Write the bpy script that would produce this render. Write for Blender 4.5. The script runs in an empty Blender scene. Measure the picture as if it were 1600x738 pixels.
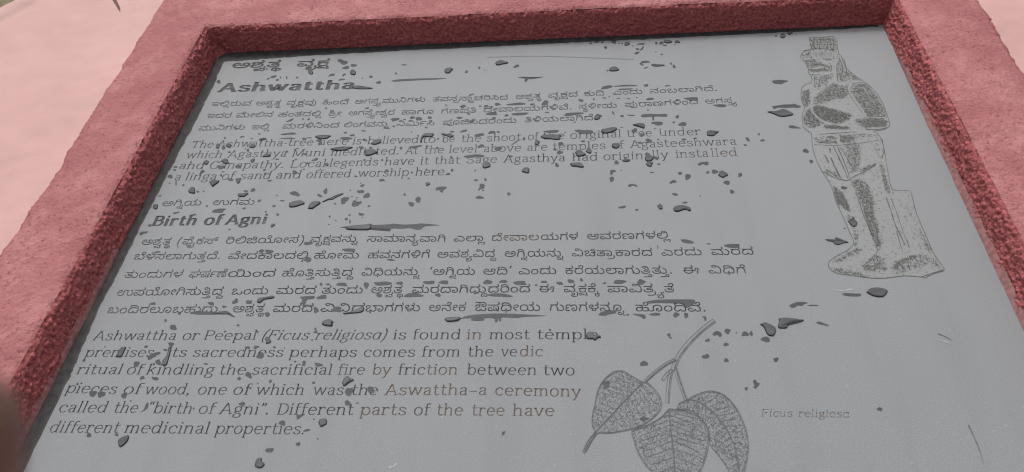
import bpy, bmesh, math, random
import numpy as np
from mathutils import Vector, Matrix, noise
from mathutils.geometry import delaunay_2d_cdt

scene = bpy.context.scene
COL = scene.collection

# ------------------------------------------------------------------ frame of reference
# plaque axes: u to the right along the top edge, v up the plaque, h out of the stone (metres);
# the plaque is a lectern top, tilted towards the reader and standing about a metre above the ground
TILT = math.radians(12.0)
BASE = Matrix.Translation((0, 0, 1.05)) @ Matrix.Rotation(TILT, 4, 'X')
F_PX = 1141.0
RH = np.array([0.99497707, -0.0165095, -0.09873229])
RV = np.array([0.05070742, -0.76727893, 0.63930572])
NN = np.array([-0.08630982, -0.64110099, -0.76258778])
ORG = 0.6925803175 * np.array([(343. - 800) / F_PX, (84. - 369) / F_PX, 1.])


def uv(x, y, d=0.0):
    """survey: a point of the photograph (1600 px wide) brought onto the plaque plane (d above it), in metres"""
    q = np.array([(x - 800) / F_PX, (y - 369) / F_PX, 1.])
    p = q * ((ORG @ NN + d) / (q @ NN)) - ORG
    return float(p @ RH), float(p @ RV)


# ------------------------------------------------------------------ camera
cam_data = bpy.data.cameras.new('camera')
cam = bpy.data.objects.new('camera', cam_data)
COL.objects.link(cam)
cl = Vector((float(-ORG @ RH), float(-ORG @ RV), float(-ORG @ NN)))
ax = Vector((RH[0], RV[0], NN[0]))            # image right, in plaque axes
ay = -Vector((RH[1], RV[1], NN[1]))           # image up
az = -Vector((RH[2], RV[2], NN[2]))           # backwards
rot = Matrix((ax, ay, az)).transposed().to_4x4()
cam.matrix_world = BASE @ Matrix.Translation(cl) @ rot
cam_data.sensor_width = 36.0
cam_data.lens = 36.0 * F_PX / 1600.0
cam_data.clip_start = 0.005
cam_data.clip_end = 500.0
cam_data.dof.use_dof = True
cam_data.dof.focus_distance = 0.56
cam_data.dof.aperture_fstop = 13.0
scene.camera = cam

# ------------------------------------------------------------------ daylight
SUN_LOCAL = Vector((-0.16, 0.48, 0.86)).normalized()
sun_dir = (BASE.to_3x3() @ SUN_LOCAL).normalized()
world = bpy.data.worlds.new('World')
scene.world = world
world.use_nodes = True
wn = world.node_tree
for n in list(wn.nodes):
    wn.nodes.remove(n)
sky = wn.nodes.new('ShaderNodeTexSky')
sky.sky_type = 'NISHITA'
sky.sun_disc = False
sky.sun_elevation = math.asin(sun_dir.z)
sky.sun_rotation = math.atan2(sun_dir.x, sun_dir.y)
sky.dust_density = 8.0
sky.ozone_density = 1.0
bg = wn.nodes.new('ShaderNodeBackground')
bg.inputs['Strength'].default_value = 0.15
wo = wn.nodes.new('ShaderNodeOutputWorld')
hsv = wn.nodes.new('ShaderNodeHueSaturation')      # an overcast sky: the blue mostly washed out
hsv.inputs['Saturation'].default_value = 0.25
wn.links.new(sky.outputs['Color'], hsv.inputs['Color'])
wn.links.new(hsv.outputs['Color'], bg.inputs['Color'])
wn.links.new(bg.outputs['Background'], wo.inputs['Surface'])
sun_data = bpy.data.lights.new('sun', 'SUN')
sun_data.energy = 1.5
sun_data.angle = math.radians(10.0)
sun_data.color = (1.0, 0.985, 0.97)
sun = bpy.data.objects.new('sun', sun_data)
COL.objects.link(sun)
sun.location = (0, 0, 5)
sun.rotation_euler = sun_dir.to_track_quat('Z', 'Y').to_euler()
scene.cycles.filter_width = 1.15
scene.view_settings.view_transform = 'Standard'
scene.view_settings.look = 'None'
scene.view_settings.exposure = -0.10
scene.view_settings.gamma = 1.0
scene.view_settings.use_curve_mapping = False


# ------------------------------------------------------------------ helpers
def tag(o, label=None, cat=None, group=None, kind=None):
    if label: o['label'] = label
    if cat: o['category'] = cat
    if group: o['group'] = group
    if kind: o['kind'] = kind
    return o


def empty(name, mw=BASE):
    o = bpy.data.objects.new(name, None)
    o.empty_display_size = 0.05
    COL.objects.link(o)
    o.matrix_world = mw
    return o


def mesh_obj(name, verts, faces, mats, parent=None, mw=None, mat_idx=None, smooth=False):
    me = bpy.data.meshes.new(name)
    me.from_pydata([tuple(map(float, v)) for v in verts], [], [tuple(map(int, f)) for f in faces])
    for m in (mats if isinstance(mats, (list, tuple)) else [mats]):
        me.materials.append(m)
    if mat_idx is not None:
        me.polygons.foreach_set('material_index', np.array(mat_idx, dtype=np.int32))
    if smooth:
        me.polygons.foreach_set('use_smooth', [True] * len(me.polygons))
    me.update()
    o = bpy.data.objects.new(name, me)
    COL.objects.link(o)
    if parent is not None:
        o.parent = parent
    elif mw is not None:
        o.matrix_world = mw
    return o


class NT:
    """small node-tree writer"""
    def __init__(self, name):
        self.mat = bpy.data.materials.new(name)
        self.mat.use_nodes = True
        self.t = self.mat.node_tree
        self.bsdf = self.t.nodes['Principled BSDF']
        self.co = self.t.nodes.new('ShaderNodeTexCoord').outputs['Object']

    def node(self, kind, **kw):
        n = self.t.nodes.new(kind)
        for k, v in kw.items():
            setattr(n, k, v)
        return n

    def link(self, a, b):
        self.t.links.new(a, b)

    def noise(self, scale, detail=4, rough=0.55, stretch=None, offs=None):
        n = self.node('ShaderNodeTexNoise')
        n.inputs['Scale'].default_value = scale
        n.inputs['Detail'].default_value = detail
        n.inputs['Roughness'].default_value = rough
        if stretch or offs:
            m = self.node('ShaderNodeMapping')
            if stretch: m.inputs['Scale'].default_value = stretch
            if offs: m.inputs['Location'].default_value = offs
            self.link(self.co, m.inputs['Vector'])
            self.link(m.outputs['Vector'], n.inputs['Vector'])
        else:
            self.link(self.co, n.inputs['Vector'])
        return n.outputs['Fac']

    def ramp(self, fac, stops):
        r = self.node('ShaderNodeValToRGB')
        e = r.color_ramp.elements
        while len(e) < len(stops):
            e.new(0.5)
        for i, (p, c) in enumerate(stops):
            e[i].position = p
            e[i].color = (*c, 1) if len(c) == 3 else c
        self.link(fac, r.inputs['Fac'])
        return r.outputs['Color']

    def mix(self, fac, a, b, mode='MIX'):
        m = self.node('ShaderNodeMix', data_type='RGBA', blend_type=mode)
        for sock, v in ((m.inputs[0], fac), (m.inputs[6], a), (m.inputs[7], b)):
            if isinstance(v, (int, float)): sock.default_value = v
            elif isinstance(v, tuple): sock.default_value = (*v, 1)
            else: self.link(v, sock)
        return m.outputs[2]

    def math(self, op, a, b=None, clamp=False):
        m = self.node('ShaderNodeMath', operation=op)
        m.use_clamp = clamp
        for sock, v in ((m.inputs[0], a), (m.inputs[1], b)):
            if v is None: continue
            if isinstance(v, (int, float)): sock.default_value = v
            else: self.link(v, sock)
        return m.outputs[0]

    def bump(self, height, strength, dist, prev=None):
        b = self.node('ShaderNodeBump')
        b.inputs['Strength'].default_value = strength
        b.inputs['Distance'].default_value = dist
        self.link(height, b.inputs['Height'])
        if prev is not None: self.link(prev, b.inputs['Normal'])
        return b.outputs['Normal']

    def set(self, **kw):
        for k, v in kw.items():
            s = self.bsdf.inputs[k.replace('_', ' ')]
            if isinstance(v, (int, float)): s.default_value = v
            elif isinstance(v, tuple): s.default_value = (*v, 1) if s.type == 'RGBA' else v
            else: self.link(v, s)
        return self.mat


# ------------------------------------------------------------------ materials
def stone_mat():
    m = NT('honed_grey_stone')
    grain = m.noise(1500, 2, 0.6)
    cloud = m.noise(14, 4, 0.6)
    streak = m.noise(30, 3, 0.6, stretch=(1.0, 0.12, 1.0))
    c = m.ramp(grain, [(0.32, (0.138, 0.149, 0.157)), (0.5, (0.177, 0.188, 0.196)), (0.70, (0.226, 0.237, 0.245))])
    c = m.mix(m.ramp(cloud, [(0.40, (0, 0, 0)), (0.68, (0.55, 0.55, 0.55))]), c, (0.175, 0.181, 0.187))
    c = m.mix(m.ramp(streak, [(0.50, (0, 0, 0)), (0.72, (0.35, 0.35, 0.35))]), c, (0.132, 0.141, 0.151))
    pale = m.noise(420, 1, 0.5, offs=(3, 1, 0))
    c = m.mix(m.ramp(pale, [(0.735, (0, 0, 0)), (0.77, (0.35, 0.35, 0.35))]), c, (0.34, 0.34, 0.34))
    nb = m.bump(m.noise(900, 3, 0.6), 0.25, 0.0003)
    return m.set(Base_Color=c, Roughness=0.62, Specular_IOR_Level=0.25, Normal=nb, Sheen_Weight=STONE_SHEEN, Sheen_Roughness=0.5)


STONE_SHEEN = 1.0


def cut_mat(name, c0, c1, rough=0.85, silt=None, sheen=0.0):
    m = NT(name)
    c = m.ramp(m.noise(320, 3, 0.6), [(0.35, c0), (0.65, c1)])
    if silt:            # grooves partly filled with dried silt
        c = m.mix(m.ramp(m.noise(75, 3, 0.6, offs=(2, 7, 0)), [(0.46, (0, 0, 0)), (0.66, (0.75, 0.75, 0.75))]), c, silt)
    m.set(Sheen_Weight=sheen, Sheen_Roughness=0.5)
    return m.set(Base_Color=c, Roughness=rough, Specular_IOR_Level=0.3)


def wet_mat(name, c0, c1, rough, spec):
    m = NT(name)
    c = m.ramp(m.noise(160, 3, 0.6), [(0.35, c0), (0.65, c1)])
    return m.set(Base_Color=c, Roughness=rough, Specular_IOR_Level=spec)


def stucco_mat(name, faded):
    m = NT(name)
    big = m.noise(22, 5, 0.62)
    mid = m.noise(120, 4, 0.65)
    fine = m.noise(700, 3, 0.7)
    if faded:
        c = m.ramp(big, [(0.38, (0.320, 0.110, 0.114)), (0.52, (0.375, 0.144, 0.146)), (0.66, (0.430, 0.184, 0.182))])
        c = m.mix(m.ramp(mid, [(0.40, (0.5, 0.5, 0.5)), (0.56, (0, 0, 0))]), c, (0.30, 0.098, 0.102))
        pits = m.noise(330, 3, 0.65, offs=(5, 2, 1))
        c = m.mix(m.ramp(pits, [(0.33, (0.7, 0.7, 0.7)), (0.42, (0, 0, 0))]), c, (0.15, 0.040, 0.042))
    else:
        grit = m.noise(420, 3, 0.7, offs=(1, 4, 2))
        c = m.ramp(grit, [(0.34, (0.21, 0.050, 0.054)), (0.50, (0.385, 0.100, 0.103)), (0.62, (0.445, 0.128, 0.127)), (0.74, (0.54, 0.190, 0.183))])
        c = m.mix(m.ramp(big, [(0.45, (0, 0, 0)), (0.7, (0.3, 0.3, 0.3))]), c, (0.29, 0.070, 0.072))
    n1 = m.bump(m.noise(300, 3, 0.65), 0.9, 0.0020 if faded else 0.0022)
    n2 = m.bump(fine, 0.9, 0.0010, n1)
    return m.set(Base_Color=c, Roughness=0.78, Specular_IOR_Level=0.35, Normal=n2)


def pink_mat():
    m = NT('pink_limewash')
    big = m.noise(9, 5, 0.6)
    stripe = m.noise(26, 5, 0.65, stretch=(0.35, 1.4, 1.0))
    fine = m.noise(300, 3, 0.6)
    c = m.ramp(big, [(0.35, (0.430, 0.246, 0.226)), (0.55, (0.468, 0.272, 0.250)), (0.72, (0.510, 0.302, 0.278))])
    c = m.mix(m.ramp(stripe, [(0.55, (0, 0, 0)), (0.75, (0.25, 0.25, 0.25))]), c, (0.54, 0.300, 0.275))
    n1 = m.bump(stripe, 0.12, 0.003)
    n2 = m.bump(fine, 0.25, 0.0006, n1)
    return m.set(Base_Color=c, Roughness=0.6, Specular_IOR_Level=0.4, Normal=n2)


def soil_mat():
    m = NT('dry_soil')
    c = m.ramp(m.noise(6, 6, 0.7), [(0.3, (0.10, 0.075, 0.045)), (0.5, (0.22, 0.17, 0.11)), (0.7, (0.40, 0.34, 0.24))])
    g = m.noise(18, 4, 0.7, offs=(2, 5, 0))
    c = m.mix(m.ramp(g, [(0.5, (0, 0, 0)), (0.62, (0.8, 0.8, 0.8))]), c, (0.07, 0.085, 0.03))
    return m.set(Base_Color=c, Roughness=0.95, Normal=m.bump(m.noise(40, 5, 0.7), 0.8, 0.02))


def skin_mat():
    m = NT('brown_skin')
    c = m.ramp(m.noise(120, 4, 0.6), [(0.35, (0.13, 0.068, 0.052)), (0.65, (0.17, 0.090, 0.070))])
    return m.set(Base_Color=c, Roughness=0.5, Subsurface_Weight=0.1, Subsurface_Radius=(0.004, 0.0015, 0.0008),
                 Normal=m.bump(m.noise(1800, 3, 0.6), 0.3, 0.0003))


STONE = stone_mat()
CUT = {'d': cut_mat('dark_cut_stone', (0.022, 0.023, 0.024), (0.042, 0.043, 0.044), silt=(0.078, 0.072, 0.064)),
       'm': cut_mat('silted_cut_stone', (0.046, 0.047, 0.049), (0.074, 0.075, 0.076), silt=(0.120, 0.120, 0.118)),
       'l': cut_mat('dusty_cut_stone', (0.082, 0.082, 0.079), (0.115, 0.114, 0.108)),
       'b': cut_mat('mud_filled_cut_stone', (0.095, 0.062, 0.043), (0.140, 0.100, 0.074))}
ETCH = cut_mat('etched_stone', (0.082, 0.085, 0.078), (0.108, 0.111, 0.102))
ETCH_DARK = cut_mat('deep_etched_stone', (0.072, 0.073, 0.070), (0.096, 0.097, 0.092))
ETCH_PALE = cut_mat('pale_etched_stone', (0.172, 0.181, 0.182), (0.194, 0.200, 0.199), 0.62, sheen=1.0)
LEAF_ETCH = cut_mat('leaf_etched_stone', (0.088, 0.091, 0.092), (0.116, 0.119, 0.119))
FILM = wet_mat('wet_film', (0.058, 0.060, 0.063), (0.074, 0.076, 0.079), 0.5, 0.10)
BEAD = wet_mat('water_bead', (0.066, 0.068, 0.071), (0.084, 0.086, 0.089), 0.36, 0.12)
MARGIN = wet_mat('dark_margin', (0.030, 0.030, 0.031), (0.054, 0.053, 0.051), 0.5, 0.08)  # dark base for the strip along the top and left stone edges
BEAD_RIM_SHADE = wet_mat('water_bead_rim_shade', (0.010, 0.010, 0.011), (0.016, 0.016, 0.017), 0.15, 0.2)  # near-black base paints in the dark rim that shading gives a bead
MORTAR = cut_mat('pink_mortar', (0.22, 0.095, 0.095), (0.33, 0.165, 0.16))
REVEAL = stucco_mat('maroon_roughcast', False)
BORDER = stucco_mat('faded_maroon_paint', True)
PINK = pink_mat()
SOIL = soil_mat()
SKIN = skin_mat()
NAIL = cut_mat('fingernail', (0.42, 0.27, 0.22), (0.48, 0.32, 0.27), 0.35)
CRACK = cut_mat('crack_dirt', (0.10, 0.05, 0.04), (0.16, 0.08, 0.07))


# ------------------------------------------------------------------ the setting
def ground():
    n = 40
    vs, fs = [], []
    for j in range(n + 1):
        for i in range(n + 1):
            a, b = i / n * 2 - 1, j / n * 2 - 1
            x, y = 40 * a * abs(a) ** 1.5, 40 * b * abs(b) ** 1.5
            vs.append((x, y, 0.06 * noise.noise((x * .8, y * .8, 3)) + 0.03 * noise.noise((x * 4, y * 4, 7))))
    for j in range(n):
        for i in range(n):
            k = j * (n + 1) + i
            fs.append((k, k + 1, k + n + 2, k + n + 1))
    return tag(mesh_obj('ground', vs, fs, SOIL, smooth=True), kind='structure')


ground()

# plinth: a masonry block with a flat top 30 mm below the stone, a bevelled rim and steep battered sides
P0, P1 = uv(0, 33, -0.03), uv(68, -2, -0.03)
pd = Vector((P1[0] - P0[0], P1[1] - P0[1])).normalized()
PLANES = [((-pd.y, pd.x), -pd.y * P0[0] + pd.x * P0[1])]
for ang, c in ((0, 1.25), (62, 0.95), (118, 0.60), (180, 0.62), (214, 0.70), (270, 0.80), (322, 1.15)):
    a = math.radians(ang)
    PLANES.append(((math.cos(a), math.sin(a)), c))


def plinth():
    root = empty('pedestal')
    tag(root, 'pink limewashed masonry pedestal under the maroon plaque frame', 'pedestal')
    us = np.unique(np.concatenate([np.linspace(-0.75, -0.06, 230), np.linspace(-0.06, 0.62, 60), np.linspace(0.62, 0.9, 80), np.linspace(0.9, 1.5, 40)]))
    vv = np.unique(np.concatenate([np.linspace(-1.0, -0.4, 40), np.linspace(-0.4, 0.3, 230), np.linspace(0.3, 0.9, 50)]))
    nu, nv = len(us), len(vv)
    vs = []
    for v in vv:
        for u in us:
            t = max(nx * u + ny * v - c for (nx, ny), c in PLANES)
            t += 0.004 * noise.noise((u * 14, v * 14, 1.3))
            h = -0.03
            if t > -0.004:
                k = t + 0.004
                h += 0.0055 * math.sin(math.pi * min(k, 0.030) / 0.030)
                if k > 0.030: h -= (k - 0.030) * 7.0
            h = max(h, -1.35)
            r = (u * 0.62 + v * 0.78, -u * 0.78 + v * 0.62)
            h += 0.0025 * noise.noise((r[0] * 7, r[1] * 15, 2.0)) + 0.0006 * noise.noise((u * 60, v * 60, 4.0))
            rid = 1 - abs(noise.noise((r[0] * 16, r[1] * 40, 9.0))) * 3.2
            if rid > 0: h += 0.0030 * rid * max(0, noise.noise((u * 7, v * 7, 5.0)) + .25)
            vs.append((u, v, h))
    fs = [(j * nu + i, j * nu + i + 1, (j + 1) * nu + i + 1, (j + 1) * nu + i) for j in range(nv - 1) for i in range(nu - 1)]
    mesh_obj('block', vs, fs, PINK, parent=root, smooth=True)
    pts = [uv(x, y, -0.03) for x, y in ((176, -6), (179, 0), (182, 6), (186, 13), (188, 18))]
    w = [0.0016, 0.0020, 0.0017, 0.0012, 0.0003]
    cv, cf = [], []
    for (u, v), k in zip(pts, w):
        for s, z in ((-1, -0.0285), (0, -0.0280), (1, -0.0285)):
            cv.append((u + s * k, v + s * k * .4, z))
    for i in range(len(pts) - 1):
        for s in (0, 1):
            cf.append((3 * i + s, 3 * i + s + 1, 3 * i + s + 4, 3 * i + s + 3))
    mesh_obj('crack', cv, cf, CRACK, parent=root)


plinth()

# ------------------------------------------------------------------ maroon frame round the stone
UL, UR, VT, VB = 0.0, 0.6012, 0.0, -0.47     # edges of the stone


def frame():
    root = empty('plaque_frame')
    tag(root, 'maroon roughcast plaster frame with faded pinkish faces round the stone', 'frame')
    H = 0.0265
    # cross-section: (outward distance from the stone edge, height, roughness)
    def densify(pts, step):
        out = []
        for (a, b) in zip(pts[:-1], pts[1:]):
            n = max(1, int(math.hypot(b[0] - a[0], b[1] - a[1]) / step))
            for k in range(n):
                t = k / n
                out.append(tuple(a[q] + (b[q] - a[q]) * t for q in range(3)))
        return out + [pts[-1]]
    wall = densify([(0.0002, -0.003, 0.1), (0.0004, 0.0010, 0.5), (0.0012, 0.004, 1.0), (0.0042, 0.0225, 1.0), (0.0062, 0.0252, 0.75)], 0.0007)
    face = densify([(0.0062, 0.0252, 0.75), (0.0085, H, 0.35), (0.030, H + 0.0006, 0.16), (0.056, H - 0.0006, 0.30), (0.066, H - 0.003, 0.55), (0.0715, H - 0.008, 0.8),
                    (0.0735, H - 0.016, 0.8), (0.0745, -0.034, 0.5)], 0.0015)
    corners = [(UL, VB), (UL, VT), (UR, VT), (UR, VB)]
    outn = [((-1, 0)), ((0, 1)), ((1, 0)), ((0, -1))]
    sides = [(0, 1), (1, 2), (2, 3), (3, 0)]
    def sheet(prof, name, mat):
        for si, (a, b) in enumerate(sides):
            A, B = Vector(corners[a]), Vector(corners[b])
            L = (B - A).length
            n = int(L / ((0.0009 if name == 'reveal' else 0.0013) if si < 3 else 0.004))
            d = (B - A).normalized()
            o = Vector(outn[si])
            vs, fs = [], []
            m = len(prof)
            for i in range(n + 1):
                for k, (s, h, r) in enumerate(prof):
                    t = -s + (L + 2 * s) * i / n          # mitred ends
                    # 1.5 mm easing keeps neighbouring sides together at the mitre
                    p = A + d * t + o * s
                    x, y = p.x, p.y
                    # outward tangent for the displacement direction
                    k0, k1 = max(k - 1, 0), min(k + 1, m - 1)
                    ts, th = prof[k1][0] - prof[k0][0], prof[k1][1] - prof[k0][1]
                    q = math.hypot(ts, th) or 1
                    nrm = (-th / q, ts / q)                # (outward, height)
                    e = min(1.0, min(t + s, L + s - t) / 0.004)
                    pn = (x * 1.0, y * 1.0, h * 1.0)
                    patch = 0.5 + 0.9 * noise.noise((x * 13, y * 13, 1.7))
                    rr = r * (1.0 if name == 'reveal' else max(0.15, min(1.6, patch + r)))
                    g = noise.noise((pn[0] * 360, pn[1] * 360, pn[2] * 360 + 3))
                    g2 = noise.noise((pn[0] * 700, pn[1] * 700, pn[2] * 700 + 9))
                    g3 = noise.noise((pn[0] * 70, pn[1] * 70, pn[2] * 70 + 5))
                    if name == 'reveal':
                        dz = rr * (0.0014 * g + 0.0011 * g2 + 0.0011 * g3)
                    else:
                        dz = rr * (0.0015 * g + 0.0013 * g2) + 0.0010 * g3 + 0.0014 * noise.noise((x * 22, y * 22, 8))
                    dz *= e
                    x += o.x * nrm[0] * dz
                    y += o.y * nrm[0] * dz
                    if s > 0.06 and name != 'reveal':
                        w = 0.0022 * noise.noise((x * 40, y * 40, 2.2)) + 0.0012 * noise.noise((x * 120, y * 120, 6.2))
                        x += o.x * w * e
                        y += o.y * w * e
                    vs.append((x, y, h + nrm[1] * dz))
            for i in range(n):
                for k in range(m - 1):
                    a0 = i * m + k
                    fs.append((a0, a0 + 1, a0 + m + 1, a0 + m))
            mesh_obj(name, vs, fs, mat, parent=root, smooth=True)
    def bead_of_mortar(u0, sgn, v0, v1, w):
        n, vs, fs = 160, [], []
        for i in range(n + 1):
            v = v0 + (v1 - v0) * i / n
            k = w * (1 + 0.5 * noise.noise((u0, v * 45, 3)) + 0.3 * noise.noise((u0, v * 160, 6)))
            k *= min(1, i / 25, (n - i) / 8 + .2)
            for s, h in ((0.0016, 0.0052), (0.0004, 0.0030), (-0.35 * k, 0.0016), (-k, 0.0001)):
                vs.append((u0 + sgn * s, v, h + 0.0004 * noise.noise((s * 900, v * 220, 1)) * (h > .001)))
        for i in range(n):
            for q in range(3):
                a = 4 * i + q
                fs.append((a, a + 1, a + 5, a + 4))
        mesh_obj('mortar_bead', vs, fs, MORTAR, parent=root, smooth=True)
    bead_of_mortar(UL, -1, -0.24, VB, 0.0005)
    bead_of_mortar(UR, 1, -0.05, VB, 0.0009)
    # plaster run rounding off the inner corner at the upper left
    vs, fs = [], []
    for k in range(13):
        t = k / 12 * math.pi / 2
        r = 0.0105
        a = Vector((r - r * math.cos(t) * 1.0, -r + r * math.sin(t)))
        b = Vector((-0.004, 0.004))
        for q in range(9):
            s = q / 8
            p = a.lerp(b, s)
            h = 0.0003 + 0.016 * s ** 1.3
            w = 0.0007 * noise.noise((p.x * 500, p.y * 500, h * 500)) * min(1, s * 4)
            vs.append((p.x + w, p.y - w, h))
    for k in range(12):
        for q in range(8):
            a = k * 9 + q
            fs.append((a, a + 1, a + 10, a + 9))
    mesh_obj('corner_fillet', vs, fs, REVEAL, parent=root, smooth=True)
    sheet(wall, 'reveal', REVEAL)
    sheet(face, 'border', BORDER)


frame()

# ------------------------------------------------------------------ lettering
# Latin letters as pen strokes: slab-serif skeletons drawn with an elliptical pen


def E(cx, cy, rx, ry, a0, a1, n=12):
    return [(cx + rx * math.cos(math.radians(a0 + (a1 - a0) * i / n)), cy + ry * math.sin(math.radians(a0 + (a1 - a0) * i / n))) for i in range(n + 1)]


def crv(pts, n=4):
    """smooth curve through the points"""
    out = []
    P = [pts[0]] + list(pts) + [pts[-1]]
    for i in range(1, len(P) - 2):
        p0, p1, p2, p3 = P[i - 1], P[i], P[i + 1], P[i + 2]
        for k in range(n):
            t = k / n
            out.append(tuple(0.5 * (2 * p1[q] + (p2[q] - p0[q]) * t + (2 * p0[q] - 5 * p1[q] + 4 * p2[q] - p3[q]) * t * t + (3 * p1[q] - p0[q] - 3 * p2[q] + p3[q]) * t ** 3) for q in (0, 1)))
    return out + [pts[-1]]


def sf(x, y, w=150):
    return ('s', [(x - w / 2, y), (x + w / 2, y)])


def hs(x, y, left=True, w=95):      # half serif at a stem top
    return ('s', [(x - w if left else x + w, y - 4), (x + (30 if left else -30), y)])


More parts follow.
